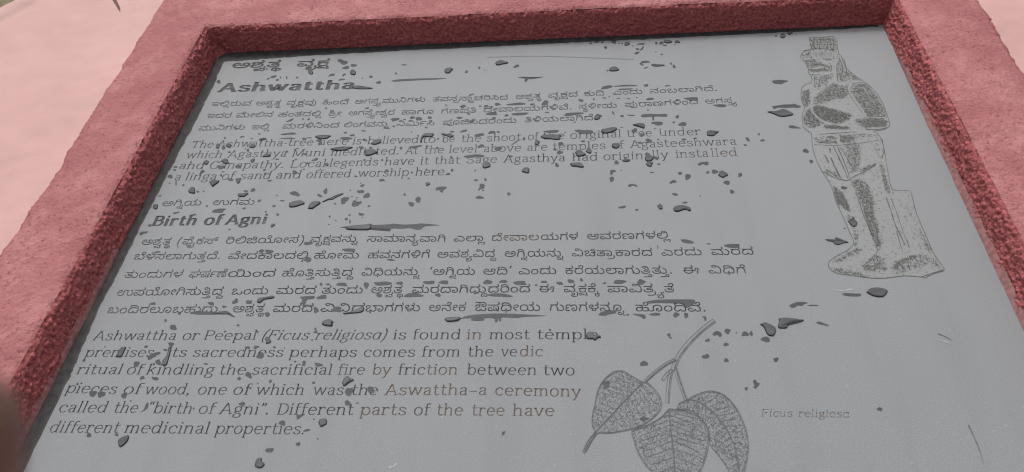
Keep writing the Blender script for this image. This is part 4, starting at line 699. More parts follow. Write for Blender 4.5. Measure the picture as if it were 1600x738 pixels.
')5(R)\'(S(v(X(l(`(d(i(`(u(^)((`)6(d)A(l)K(v)S)\')W)6)Y)C)W)N)R)W)J)S)])K)i)>)p)/)t)U)v)e)h)j)Y)j)J)x)U*1)Y*?)W*K)S*U)K*])A*a)5*b)(*a(v*[(k*T(a*J(X*=(T*/(R*$(S)m(Z)g(`)^(p)b(o)^(g)Q(Z)@(S )6(f)@(g)H(i)N(n)T(x)U)()S)5)M)>)D)D)7)F)-)E(z)>(v)8(s))(u(w({(n)*(h *-(f*?(i*E(n*K(x*M)(*I)8*?)B*7)E*$)E)x)B)r)>)l)4)j)))l(w)r(n)|(h (^)r(^*+*$*+*=*-*C*/*J*6*M*D*K*M*F*T*?*Y*5*Z*-*Y*%*U){*O)z*C)r*M*&*N*-*H*-*C*-*>*%*8)s*9)n*>)j*K)k*S)t*b)|*h*+*k*7*l*C*k*M*g*V*`*]*W*a*M*a*8*Z*)*U*#*J)w*3)s',
')M)s)B)r):)n)3)h)()V(})E({)6(y(U(b(U(c).(j)Q(q)`(z)m)-)v)1)r(b)r(b*+)c*+)t*/){*6)}*?)|*M)w*T)o*Y)f*Z)]*Y)U*U)P*O)N*C)G*M)P*N)U*N)]*H)]*>)Y*;)O*7)G*9)B*>)>*K)?*S)I*b)P*h)Z*k)g*l)t*k*#*g*+*`*1*W*5*M*6*7*.*\'*\'){)y)w)n)t)o)v)|)j*+)]*1)M*6),*7(U){(U)z)-)t)O)m)_)e)j)_)o',
')3(R)&(S(u(W(k(_(d(h(_(s(])%(b)9(g)A(o)G(x)K)()L)4)J)=)F)C)>)E)5)B)&)1)\')2)4),):({)9(v)5(r)/(p)%(r(v(x(n)#(j)5(g)H(k)N(p)U(z)W),)l),)p(t)u(n*#(i*.(g*=(j*C(n*J({*N);*M)Q*G)f*?)y*4*.*\'*;)t*F)d*L)R*N)K*M)C*F)C*<)F*8)Q*4)Y*6)b*9)g*@)j*K)}*J)z*=)t*3)n*,)]*$)R*#)?*&)3*1)/*A)3*Q)@*])I*`)S*a)i*^)}*V*4*J*D*;*Q*(*[)m*b)T*d);*c).*^(s*U(c*O(]*@(U*/(R)v(U)j(`)^(o)f(p)`(f)P(X)G(T',
'\'x\'S\'p\'T\'c\'^\'_\'e\'[\'t\'^(\'\'c(2\'k(;\'w(B()(F(9(G(I(F(V(A(b(;(j(1(p(&(q\'u(n\'e(k\'^(e\'X(^\'T(M\'S(B\'W(=\'[(5\'i(<\'h(5\'](+\'U \'{\'d(&\'e(+\'i(0\'v(A\'v(G\'i(L\'e(W\'e([\'h(_\'m(`\'t(Z()(N(3(E(6(7(7($(3\'r()\'o\'}\'n\'t\'q\'h',
'*-(R)v(U)n(Y)g(_)Z(p)b(p)U(^)N(X)<(S)%(S(u(W(m(_(g(f(b(x(f)/(r)>)9)W)=)^)?)f)=)o)6)t)+)v(|)u(v)r(r)l(q)b(v)V(d)N(])b(^)p(g*$(o*)(y*-)+*.)9*,)C*()J)})R)n)R)])O)U)D)G(})-(x)\'(w(y(x(q(}(k)*(h)=(h)E(k)K(p)R(z)T),)h),)n(t)s(n)}(i*-(g*9(h*A(n*E(u*G)#*F)+*?):*3)E**)I*8)S*K)F*W)6*[(}*Z(q*V(g*P(_*G(W*<(S )j)G)j)Y*a)Y*a)G*P)G *-)S*&)Y*7)b*C)n*F)w*F*/*@*;*4*A*&*A)x*;)w*6)z*.*%***+*)*5***=*.*I*;*Q*/*D){*5)u)})t)n)z)i*%)e*,)d*5)g*@)n*J)u*O*-*S*:*Q*E*M*N*E*T*<*X*1*Y*%*X)t*T)i*H)W',
')H(R)*(V(y([(o(b(h(j(_(}(`)<(t)9(r)/(u)#(|(r)\'(n);(h)V(h)l(n)w(x){))){)9)v)C)f)L)_)N)M)N)C)I)C)@)F)=)R);)a)>)j)G)m)U)l)_)h)f)[)q)O)v)n)w){)i*#)`*$)R)})F)y)=)l)/)Z)))B)*)7)/)2)5)/)<)/)L)7)X)>)])S)`)e)_)v)W*\')O*-)E*2):*3)/*/(s**(j)}(b)t(Z)h(V (`)r(`*+)r*+)r)r',
')1(R)%(T(u(X(l(b(f(m(b({(`)2(e)O(j)[(r)f(|)o),)v)0)r(`)r(`*+*#*+*:*-*B*5*B*D*?*L*3*]*C*h*S*O*V*E*W*5*R*(*M)}*C)w*4)s*5)v*C)l*H)f*M)W*N)K*K)@*B)6*3)-)|),)n)2)f)>)f)N)n)Y)w)_*.)`*?)X*I)P*Q)E*V)8*W))*V(v*Q(j*J(`*A(X*7(T*+(R)v(T)j(Y)a(c)W(p)`(q)X(f)J(X)B(T )4(g)?(i)G(o)M(y)Q)))e)))i(w)p(n)y(h*)(g*6(j*A(s*D({*E))*A)<*8)J*1)O*))P){)N)y)J)y)A*$)<*2)=*9)C*<)I*<)V*9)^*.)i)x)p)Y)s)J)r)>)n)3)i)*)a)#)V(y)K(u)2(x(w(|(p))(i',
')3(R)&(S(u(W(k(_(d(h(_(s(^)%(b)9(h)A(o)G(y)K)))L)5)J)>)F)D)>)F)1)C)&)2)\')3)4)-):(|)9(v)5(r)/(q)%(s(v(y(n),(h)@(h)H(k)O(p)U(z)X),)l),)q(t)v(n*$(i*/(g*>(j*C(o*H(z*G)0*D):*5)O*F)Z*D)M*V)9*])-*[(s*W(h*P(_*G(W*<(S*&(S)p(Y)_(o)g(p)`(f)P(X)H(T )V(1)X(Y)l(Y)n(1 )`)E)U)I)Q)T)U)`)`)d)k)`)o)T)k)I (^)r(^*+*.*+*F*-*N*5*N*D*K*L*?*]*O*h*`*O*d*:*b*.*Y)}*R)x*@)s*3)r *n)/*_)1*X)5*J)A*C)J*F)Z*X)G*e)A*u)A*|)F+$)L+%)S+#)_*z)i*j)y*w*.+(*$+1)r+7)d+9)S+8)H+4)>+.)7+&)2',
')3(R)&(S(u(W(k(_(d(h(_(s(^)%(b)9(h)A(o)G(y)K)))L)5)J)>)F)D)>)F)1)C)&)2)\')3)4)-):(|)9(v)5(r)/(q)%(s(v(y(n),(h)@(h)H(k)O(p)U(z)X),)l),)q(t)v(n*%(h*1(f*A(j*I(u*K)+*J)6*G)B*@)O*6)]*G)i*R)[*Y)M*_)=*`)-*_(x*Z(l*S(b*K(Z*?(T*3(R*\'(S)x(U)j(`)_(o)g(p)`(f)P(X)H(T )`)E)U)I)Q)T)U)`)`)d)k)`)o)T)k)I *N(G)r)=*()G*`(R (^)r(^*+*+*+*C*-*J*5*J*D*G*L*;*]*K*h*[*O*`*:*^*.*Z*(*N)x*<)s*/)r',
'),(R(q(V(i([(b(f(`(r(b)#(l).(|)5(|)/(l)7(g);(b)G(b)W(f)_(m)f(v)k)3)o)I)l)Z)c)i)S)`)T)j)a)u)i*\')m*7)o*E)n*P)j*Z)d*i)S*p)<*p({*k(n*c(c*X(Y*J(T*9(R*,(S)|(V)t([)m(d)i(l)i)$)q)2)x)7*/);*;)9*E)5*J).*L(|*I(r*8(s*8(u*9(z*6)\'*/))*))))|(})|(p*%(j*-(g*9(f*C(g*L(j*S(o*X(v*[)$*[)=*W)H*R)P*J)W*A)[*5)]*))Z)y)U)r)M)n)C)Y)C)U)M)N)U)C)Z)5)])))[(|)W(w)R(v)K(w)E(|)@)))<)?);)?)))-))(z)%(t(x(u(o(x(j)#(g)-(f);(h)H(p)T(a)B(V (`)r(`*+*3*+*L*-*R*/*Y*6*]*D*Z*M*U*T*N*Y*E*Z*<*Y*4*U*/*O*.*C*\'*M*5*N*<*H*=*C*9*;*/*7*\'*9)}*>)z*D)z*S*#*Z*0*h*:*k*F*l*R*k*^*g*f*`*l*W*p*M*q*A*n*0*f*#*S)u*9)r',
'*R(R*B(T*3([*%(f)s(u*%)\'*1(u*<(m*G(h*R(g*_(h*h(m*n(u*s)%*u)4*u)W*m)z*f*.*^*;*S*E*G*L*;*N*.*K*+*F*+*<*3*5*A*6*I*9*N*@*Q*K*d*J*a*=*[*3*U*,*H*%*:*#*%*\')w*/)t*4)r*A)t*M)|*W*(*]*;*a*L*^*]*V*j*K*v*=+$*+++)r+/)]+0)E+/)3+)(r*x(`*p(Y*c(T )H(R)7(T))(Y(x(a(o(k(d)\'(`)A(b)T(h)f(r)u)%*%)5*+)G*.)Y*,)h*\')t)z)|)q*()f*-)X*0)@*.),*((v)y(g)l([)[(T )G(g)U(h)a(m)j(t)q)$)u)1)v)A)u)O)q)[)k)g)b)n)U)s)G)u);)t)0)o)\')h(z)^(v)P(t)@(v)1(z)#)&(t)/(m):(h +W(R+E(T+6(]+((g*w(u+))\'+?(n+J(i+X(g+j(k+p(p+v(|+x)/+w)@+r)N+k)[+a)f+F)v+Q*.+b*%+p)t+|)g,*)V,0)E,2)1,0(|,,(o,%(c+v(Y+h(T',
')1(R)%(T(u(Y(m(b(f(n(b(}(`)5(b)B(f)P(l)_(u)k)&)v)4*$)F*))[*+)m**){*%*4)s*A)c*B)d*5)|)|*5)c*B)S*F)8*F))*A)#*;(|*3)$*\')*)y(x)k(p)v(j*\'(h*3(j*A(o*K(x*R)\'*W)4*Z)O*Z)]*X)r*Q*)*G*8*:*C*+*L)v*Q)c*V)6*T(}*P(m*J(a*A(X*6(T*)(R)r(U)j(Y)](g)W(p)`(q)X(f)J(X)B(T )4(g)?(i)H(p)N(z)Q),)e),)j(t)o(n)x(i*\'(g*2(i*:(o*@)%*@)>*9)U*2)_*))g)y)m)m)q)J)q)>)n)3)h)*)`)#)V(y)K(u)1(x(v(|(o))(i )O(1)Q(Y)e(Y)g(1',
'(d**(c*-(i*@(x*h)/*h(}**',
')1(R)%(T(u(Y(m(b(f(n(b(}(`)5(b)B(f)P(l)_(u)k)&)v)4*$)F*))[*+)m**){*%*4)s*A)c*B)d*5)|)|*5)c*B)S*F)8*F))*A)#*;(|*3)$*\')*)y(x)k(p)v(j*\'(h*3(j*A(o*K(x*R)\'*W)4*Z)O*Z)[*X)r*Q*)*G*8*:*C*+*L)v*Q)c*V)6*T(}*P(m*J(a*A(X*6(T*)(R)r(U)j(Y)](g)W(p)`(q)X(f)J(X)B(T )4(g)?(i)H(p)N(z)Q),)e),)j(t)o(n)x(i*\'(g*2(i*:(o*@)%*@)>*9)U*2)_*))g)y)m)m)q)J)q)>)n)3)h)*)`)#)V(y)K(u)1(x(v(|(o))(i',
')-*h)/*f),*](t**(c**(p*h',
')T(R)A(T)0(Z(|(d(q(r(i)-(i)H(l)T(p)_)#)p),)v)1)r(h)r(h*+)g*+*$*-***2*-*;*+*D*#*T)w*]*-*h*6*Z*@*E*@*5*<*(*/)x*$)t*#)v*3)h*=)T*A);*?))*8(s*.(f){([)p(V )T(g)e(h)r(n){(v*\')%*+)1*-)?*))T*#)_)w)h)m)n)b)r)T)s)G)r);)n)1)g)*)_)$)S(|)?(})0)\')#)/(t)9(m)F(h *j(j*z(n+#(r+$(w+#)#*v)1*e)B*Y)P*T)b*X)p*d){*w*$+/){+6)v+=)l+?)_+=)S+:)J+4)D+#);*[)7(Z)7(Z)I*b)I*t)J+\')P++)V++)e+()j+#)m*q)m*l)j*h)`*i)X*m)Q++)7+2)-+7)#+7(l+0(`+((Z*l(U',
'*-(R)z(T)n(Y)d(c)Z(p)c(p)U(^)N(X)<(S)%(S(u(W(m(_(g(f(b(x(f)/(r)>)9)W)=)^)?)f)=)o)6)t)+)v(|)u(v)r(r)l(q)b(v)V(d)N(])b(^)p(g*$(o*)(y*-)9*,)C*()J)})O)v)S)f)R)])J)N(})-(x)\'(w(y(x(q(}(k)*(h)3(g)E(k)K(p)R(z)U),)h),)n(t)s(n)}(i*-(g*9(h*A(n*E(u*G)#*D)1*<)>*N)I*X)8*Z).*Z(r*V(h*P(_*G(W*<(S',
')1(R)%(T(u(X(l(b(f(m(b({(`)2(e)O(j)[(r)f(|)o),)v)0)r(`)r(`*+*;*+*;)r*0)r*3)t*=)n*L)Z*U)A*T({*P(m*J(b*A(Y*6(T*)(R)r(U)j(Y)](g)W(p)`(q)X(f)J(X)B(T )4(g)?(i)H(p)N(z)Q),)e),)j(t)o(n)x(i*\'(g*2(i*:(o*@)%*@)>*9)U*2)`*))h)y)n)m)r)J)r)>)n)3)i)*)a)#)V(y)K(u)2(x(w(|(p))(i',
')B(R)1(S)$(X(s(`(k(i(f(t(d)&(g)5(o)B(u)G(|)K)%)H(_)G(_)Y)8)Y)=)_)?)f):)s)E)v)N)s)Q)l)R)b)O)Y*()Y*()G)a)H)e)K)l)G)v)=)|)/){(u)v(i)n(`)c(X)T(S )C(f)X(j)`(o)g(y)i)))e)9)`)?)N)G)C)G)7)G)\')?(|)9(x))({(x)\'(o).(j (_)r(_*+)T*+)f*/)m*6)o*?)n*M)i*T)a*Y)W*Z)N*Y)G*U)B*O)@*C)9*M)G*N)N*H)O*C)N*>)G*8)9*9)4*>)0*K)1*S);*b)B*h)L*k)X*l)f*k)p*g)x*`*#*W*\'*M*(*8)}*))s)z)f)u)U)s',
'(`\'S(S\'T(B\'[(;\'e(9\'q(;\'}(F(-(G(+(4(+(4(;(](;(X(9(_(C(b(O(`([(Y(i(m(n(s(`(u(P(t(H(k(7(l(;)1(;)1(+(x(+(z(,)$(()+\'x),\'q))\'e(}\'[(v\'W (`\'d(j\'e(p\'i(t\'n(u\'t(t\'{(p(&(i()(`(+(V()(O(&(K\'{(J\'t(K\'n(O\'i(V\'e',
')3(R)&(S(u(W(k(_(d(h(_(s(^)%(b)9(h)A(o)G(y)K)))L)5)J)>)F)D)>)F)5)C)&)2)\')3)/)0)8)();(|)9(v)5(r)/(q)%(s(v(y(n),(h)@(h)H(k)O(p)U(z)X),)l),)q(t)v(n*$(i*/(g*8(h*C(p*H(}*G)6*D)B*>)N*3)]*E)i*O)[*W)M*[)=*^)-*[(w*W(j*P(`*G(X*<(S*&(S)x(U)j(`)_(o)g(p)`(f)P(X)H(T )`)E)U)I)Q)T)U)`)`)d)k)`)o)T)k)I (^)r(^*+*A*+*A)r',
')/\',({\'-(p\'0(h\'5(`\'B(_\'O(d\'X(}\'j)%\'m)%\'r({\'v(p\'v(j\'r(k\'i([\'d(W\'r(Y\'y(`($(i())%()),(\')5\'z)7\'p)3\'d(q\'M(q\'E(t\'B(}\'>)/\'=)E\'A)M\'E)U\'R)U\'b)S\'i);(+)4(8)5(H)8(N)C(V)Q(Y)](X)f(S)m(K)q(?)`(=)Y(F)Q(I)I(G)F(@)I(6)^\'|)f\'m)j\'Y)i\'M)e\'D)_\'<)N\'1)D\'.',
')H(R)*(V(y([(o(b(h(j(_(}(`)<(t)9(r)/(u)#(|(r)\'(n);(h)V(h)l(n)w(x){))){)9)v)C)f)L)_)N)M)N)C)I)C)@)F)=)R);)a)>)j)G)m)U)l)_)h)f)[)q)O)v)n)w){)i*#)`*$)R)})F)y)=)l)/)Z)))B)*)7)/)2)5)/)<)/)L)7)X)>)])S)`)e)_)v)W*\')O*-)E*2):*3)/*/(s**(j)}(b)t(Z)h(V (`)r(`*+)`*+)p*/)w*6)y*?)x*M)s*T)l*Y)b*Z)Y*Y)Q*U)L*O)K*C)C*M)R*N)Y*H)Y*C)Y*>)Q*8)D*9)?*>);*K)<*S)E*b)M*h)W*k)d*l)p*k)z*g*(*`*.*W*2*M*2*8*-*))})z)q)u)`)s',
')1(R)%(T(u(X(l(b(f(m(b({(`)2(e)O(j)[(r)f(|)o),)v)0)r(`)r(`*+)|*+*9*-*A*5*A*D*=*L*1*]*A*h*Q*O*U*E*U*5*Q*(*K)}*B)w*3)s*3)u*=)n*E)e*Q)N*U)@*T({*P(m*J(b*A(X*6(T)z(S)r(U)d(_)W(p)`(q)X(f)J(X)B(T )4(g)?(i)H(p)N(z)Q),)e),)j(t)o(n)x(i*\'(g*2(i*:(o*>(v*A)1*=)J*9)U*2)`*))h)y)n)m)r)J)r)>)n)3)h)*)a)#)V(y)K(u)2(x(w(|(p))(i )O(1)Q(Y)e(Y)g(1',
')1(R)%(S(u(W(m(_(g(f(b(x(c)\'(k)7({)E)2)Q)=)^)?)f)=)o)6)t)1)v(|)u(v)r(r)l(q)f(r)^(v)V(d)N(])b(^)p(g*$(o*)(y*-)+*.)9*,)C*()J)})R)n)R)])J)N)<)A)))3(x)\'(w(y(x(q(}(k)*(h)=(h)E(k)K(p)R(z)T),)h),)n(t)s(n)}(i*-(g*=(k*C(p*I(|*K)/*J)?*E)M*=)Z*3)e*\')n)s)s*:)t*O)c*V)X*`)?*a)1*_(|*Z(n*R(c*H(Y*;(T*,(R)v(U)g(_)Z(p)c(p)](f)N(X)F(U )R(1)T(Y)h(Y)j(1 )h)r)h*+*E*+*E)r',
')u(R)i(S)_(W)V(^):)+)1)2)))4(|)3(v)/(s)((r({(u(k)#(Y(k(Q(b(e(_(p(_)*(c)4(i)<(p)B(y)F)()G)6)E)A)@)J)7)c(n)o(h*$(h**(k*.(p*2(z*4)+*2);*,)K*$)Y)t)e)f)n)W)r(^)r(^*+)f*+*$*-***/*1*6*4*D*2*M*-*T*&*Y)x*Z)o*Y)g*U)b*O)a*C)Y*M)h*N)o*H)o*>)l*;)b*7)Y*9)T*>)P*K)U*Z)Z*b)c*h)m*k)y*l***k*5*g*=*`*C*W*G*M*H*8*B*)*=*#*+)u)d)r){)u*,)l*>)U*G);*H)-*G(x*C(l*<(a*3(X*\'(T',
'*-(R)z(T)n(Y)d(c)Z(p)c(p)U(^)N(X)<(S)%(S(u(W(m(_(g(f(b(x(f)/(r)>)9)W)=)^)?)f)=)o)6)t)+)v(|)u(v)r(r)l(q)b(v)V(d)N(])b(^)p(a)x(g*$(o*)(y*-)8*,)C*()J)})O)v)S)f)R)])J)N(})-(x)\'(w(y(x(q(}(k)*(h)3(g)E(k)K(p)R(z)U),)h),)n(t)s(n)}(i*-(g*9(h*A(n*E(u*G)#*D)1*<)>*N)I*X)8*Z).*Z(r*V(h*P(_*G(W*<(S (h)x(h*.)-*.)8*0)=*4)@*:)?*C)7*R)L*T)T*C)S*4)P*-)K*\')=){).)y **)M)y)N)p)Q)h)W)c)`)^)s)_)|)f*/)o*5)y*7*&*6*,*3*/*-*1*\'*-)w*))t)x)t)q){)p*%)r*()o)u)t)f*#)`*))_*5)a*>)g*D)v*E*&*B*8*>*?*4*I*)*N)r*Q(`*Q(`*f)w*e*3*a*C*X*P*J*U*?*Y*&*X)r*T)e*M)Z*C)S*7)N']
KA_HEIGHT = 790
KWORDS = {
'ಅಶ್ವತ್ಥ': [(0,0,0),(1,863,0),(2,1493,0),(3,1621,0),(4,2243,0)],
'ವೃಕ್ಷ': [(5,0,0),(6,794,0),(7,917,0)],
'ಇಲ್ಲಿರುವ': [(8,0,0),(9,711,0),(10,1506,0),(11,1569,0),(12,2220,0),(5,2584,0)],
'ವೃಕ್ಷವು': [(5,0,0),(6,794,0),(7,917,0),(5,1491,0),(13,2285,0)],
'ಹಿಂದೆ': [(14,0,0),(15,796,0),(16,1346,0)],
'ಅಗಸ್ತ್ಯಮುನಿಗಳು': [(0,0,0),(17,863,0),(18,1511,0),(19,2220,0),(20,2558,0),(12,3714,0),(21,4078,0),(17,4820,0),(22,5468,0),(23,6178,0)],
'ತಪಸ್ಸನ್ನಾಚರಿಸಿದ': [(3,0,0),(24,622,0),(18,1414,0),(25,2123,0),(26,2243,0),(27,2954,0),(28,3403,0),(29,3508,0),(30,4305,0),(31,4956,0),(32,5661,0)],
'ವೃಕ್ಷದ': [(5,0,0),(6,794,0),(7,917,0),(32,1491,0)],
'ಕುಡಿ': [(33,0,0),(12,574,0),(34,938,0)],
'ಎಂದು': [(35,0,0),(15,787,0),(32,1337,0),(12,2102,0)],
'ನಂಬಲಾಗಿದೆ.': [(36,0,0),(15,711,0),(37,1261,0),(38,2061,0),(27,2830,0),(39,3279,0),(16,3927,0),(40,4692,0)],
'ಇದರ': [(8,0,0),(32,711,0),(11,1476,0)],
'ಮೇಲಿನ': [(41,0,0),(42,1156,0),(9,1564,0),(36,2359,0)],
'ಹಂತದಲ್ಲಿ': [(43,0,0),(15,801,0),(3,1351,0),(32,1973,0),(9,2738,0),(10,3533,0)],
'ಶ್ರೀ': [(44,0,0),(45,630,0),(42,720,0)],
'ಅಗಸ್ತ್ಯೇಶ್ವರ': [(0,0,0),(17,863,0),(46,1511,0),(19,2220,0),(42,2455,0),(1,2863,0),(2,3493,0),(11,3621,0)],
'ಹಾಗೂ': [(47,0,0),(27,801,0),(17,1250,0),(48,1898,0)],
'ಗಣಪತಿ': [(17,0,0),(49,648,0),(24,1512,0),(50,2304,0)],
'ದೇವಾಲಯಗಳಿವೆ.': [(16,0,0),(42,765,0),(51,1173,0),(27,1967,0),(52,2416,0),(53,3175,0),(17,4511,0),(54,5159,0),(55,5879,0),(40,6673,0)],
'ಸ್ಥಳೀಯ': [(18,0,0),(4,709,0),(54,772,0),(42,1492,0),(53,1900,0)],
'ಪುರಾಣಗಳಿಂದ': [(24,0,0),(13,792,0),(56,1044,0),(27,1695,0),(49,2144,0),(17,3008,0),(54,3656,0),(15,4376,0),(32,4926,0)],
'ಅಗಸ್ತ್ಯ': [(0,0,0),(17,863,0),(18,1511,0),(19,2220,0)],
'ಮುನಿಗಳು': [(20,0,0),(12,1156,0),(21,1520,0),(17,2262,0),(22,2910,0),(23,3620,0)],
'ಇಲ್ಲಿ': [(8,0,0),(9,711,0),(10,1506,0)],
'ಮರಳಿನಿಂದ': [(20,0,0),(11,1156,0),(54,1807,0),(21,2527,0),(15,3269,0),(32,3819,0)],
'ಲಿಂಗವನ್ನು': [(9,0,0),(15,795,0),(17,1345,0),(5,1993,0),(36,2787,0),(12,3498,0),(28,3862,0)],
'ನಿರ್ಮಿಸಿ': [(21,0,0),(57,742,0),(58,1922,0),(31,2489,0)],
'ಪೂಜಿಸಿದರೆಂದು': [(24,0,0),(59,792,0),(60,1436,0),(31,2211,0),(32,2916,0),(61,3681,0),(15,4332,0),(32,4882,0),(12,5647,0)],
'ತಿಳಿಯಲಾಗಿದೆ.': [(50,0,0),(54,616,0),(53,1336,0),(38,2672,0),(27,3441,0),(39,3890,0),(16,4538,0),(40,5303,0)],
'ಅಗ್ನಿಯ': [(0,0,0),(39,863,0),(28,1511,0),(53,1616,0)],
'ಉಗಮ': [(62,0,0),(17,1222,0),(20,1870,0)],
'(ಫೈಕಸ್': [(63,0,0),(64,383,0),(65,1180,0),(33,1363,0),(66,1937,0)],
'ರಿಲಿಜಿಯೋಸ)': [(30,0,0),(9,651,0),(60,1446,0),(67,2221,0),(42,3936,0),(18,4344,0),(68,5053,0)],
'ವೃಕ್ಷವನ್ನು': [(5,0,0),(6,794,0),(7,917,0),(5,1491,0),(36,2285,0),(12,2996,0),(28,3360,0)],
'ಸಾಮಾನ್ಯವಾಗಿ': [(69,0,0),(27,709,0),(70,1158,0),(27,2314,0),(36,2763,0),(71,3474,0),(51,3734,0),(27,4528,0),(39,4977,0)],
'ಎಲ್ಲಾ': [(35,0,0),(38,787,0),(27,1556,0),(10,2005,0)],
'ದೇವಾಲ': [(16,0,0),(42,765,0),(51,1173,0),(27,1967,0),(52,2416,0)],
'ಯಗಳ': [(53,0,0),(17,1336,0),(22,1984,0)],
'ಆವರಣಗಳಲ್ಲಿ': [(72,0,0),(5,841,0),(11,1635,0),(49,2286,0),(17,3150,0),(22,3798,0),(9,4508,0),(10,5303,0)],
'ಬೆಳೆಸಲಾಗುತ್ತದೆ.': [(73,0,0),(74,805,0),(18,1515,0),(38,2224,0),(27,2993,0),(17,3442,0),(12,4090,0),(3,4454,0),(75,5076,0),(16,5141,0),(40,5906,0)],
'ವೇದಕಾಲದಲ್ಲಿ': [(55,0,0),(42,794,0),(32,1202,0),(76,1967,0),(27,2541,0),(52,2990,0),(32,3749,0),(9,4514,0),(10,5309,0)],
'ಹೋಮ': [(77,0,0),(48,801,0),(42,1547,0),(20,1955,0)],
'ಹವನಗಳಿಗೆ': [(43,0,0),(5,801,0),(36,1595,0),(17,2306,0),(54,2954,0),(78,3674,0)],
'ಅವಶ್ಯವಿದ್ದ': [(0,0,0),(5,863,0),(1,1657,0),(71,2287,0),(79,2547,0),(32,3365,0),(80,4130,0)],
'ಅಗ್ನಿಯನ್ನು': [(0,0,0),(39,863,0),(28,1511,0),(53,1616,0),(36,2952,0),(12,3663,0),(28,4027,0)],
'ವಿಚಿತ್ರಾಕಾರದ': [(79,0,0),(81,818,0),(82,1615,0),(27,2237,0),(45,2686,0),(76,2820,0),(27,3394,0),(11,3843,0),(32,4494,0)],
'ಎರಡು': [(35,0,0),(11,787,0),(83,1438,0),(12,2206,0)],
'ಮರದ': [(20,0,0),(11,1156,0),(32,1807,0)],
'ತುಂಡುಗಳ': [(3,0,0),(12,622,0),(15,986,0),(83,1536,0),(12,2304,0),(17,2668,0),(22,3316,0)],
'ಘರ್ಷಣೆ': [(84,0,0),(85,996,0),(58,1797,0),(86,2364,0)],
'ಯಿಂದ': [(87,0,0),(15,1336,0),(32,1886,0)],
'ಹೊತ್ತಿಸುತ್ತಿದ್ದ': [(77,0,0),(48,801,0),(50,1547,0),(75,2163,0),(18,2228,0),(12,2937,0),(50,3301,0),(75,3917,0),(32,3982,0),(80,4747,0)],
'ವಿಧಿಯನ್ನು': [(79,0,0),(88,818,0),(53,1583,0),(36,2919,0),(12,3630,0),(28,3994,0)],
'‘ಅಗ್ನಿಯ': [(89,0,0),(0,259,0),(39,1122,0),(28,1770,0),(53,1875,0)],
'ಆದಿ’': [(72,0,0),(90,841,0),(91,1606,0)],
'ಕರೆಯಲಾಗುತ್ತಿತ್ತು.': [(33,0,0),(61,574,0),(53,1225,0),(38,2561,0),(27,3330,0),(17,3779,0),(12,4427,0),(50,4791,0),(75,5407,0),(3,5472,0),(12,6094,0),(75,6458,0),(40,6523,0)],
'ಈ': [(92,0,0)],
'ವಿಧಿಗೆ': [(79,0,0),(88,818,0),(78,1583,0)],
'ಉ': [(62,0,0)],
'ಪಯೋಗಿಸುತ್ತಿದ್ದ': [(24,0,0),(67,792,0),(42,2507,0),(39,2915,0),(18,3563,0),(12,4272,0),(50,4636,0),(75,5252,0),(32,5317,0),(80,6082,0)],
'ಒಂದು': [(93,0,0),(15,775,0),(32,1325,0),(12,2090,0)],
'ತುಂಡು': [(3,0,0),(12,622,0),(15,986,0),(83,1536,0),(12,2304,0)],
'ಮರದಾಗಿದ್ದುದರಿಂದ': [(20,0,0),(11,1156,0),(94,1807,0),(27,2572,0),(39,3021,0),(32,3669,0),(12,4434,0),(80,4798,0),(32,4861,0),(30,5626,0),(15,6277,0),(32,6827,0)],
'ವೃಕ್ಷಕ್ಕೆ': [(5,0,0),(6,794,0),(7,917,0),(95,1491,0),(96,2065,0)],
'ಪಾವಿತ್ರ್ಯತೆ': [(97,0,0),(27,792,0),(79,1241,0),(3,2059,0),(45,2681,0),(98,2815,0),(99,3257,0)],
'ಬಂದಿರಲೂ': [(37,0,0),(15,800,0),(90,1350,0),(11,2115,0),(52,2766,0),(48,3525,0)],
'ಬಹುದು.': [(37,0,0),(43,800,0),(12,1601,0),(32,1965,0),(12,2730,0),(40,3094,0)],
'ವಿವಿಧ': [(79,0,0),(79,818,0),(100,1636,0)],
'ಭಾಗಗಳು': [(101,0,0),(27,805,0),(17,1254,0),(17,1902,0),(22,2550,0),(23,3260,0)],
'ಅನೇಕ': [(0,0,0),(102,863,0),(42,1574,0),(33,1982,0)],
'ಔಷಧೀಯ': [(103,0,0),(85,778,0),(88,1579,0),(42,2344,0),(53,2752,0)],
'ಗುಣಗಳನ್ನೂ': [(17,0,0),(12,648,0),(49,1012,0),(17,1876,0),(22,2524,0),(36,3234,0),(48,3945,0),(28,4691,0)],
'ಹೊಂದಿವೆ.': [(77,0,0),(48,801,0),(15,1547,0),(90,2097,0),(55,2862,0),(40,3656,0)]}
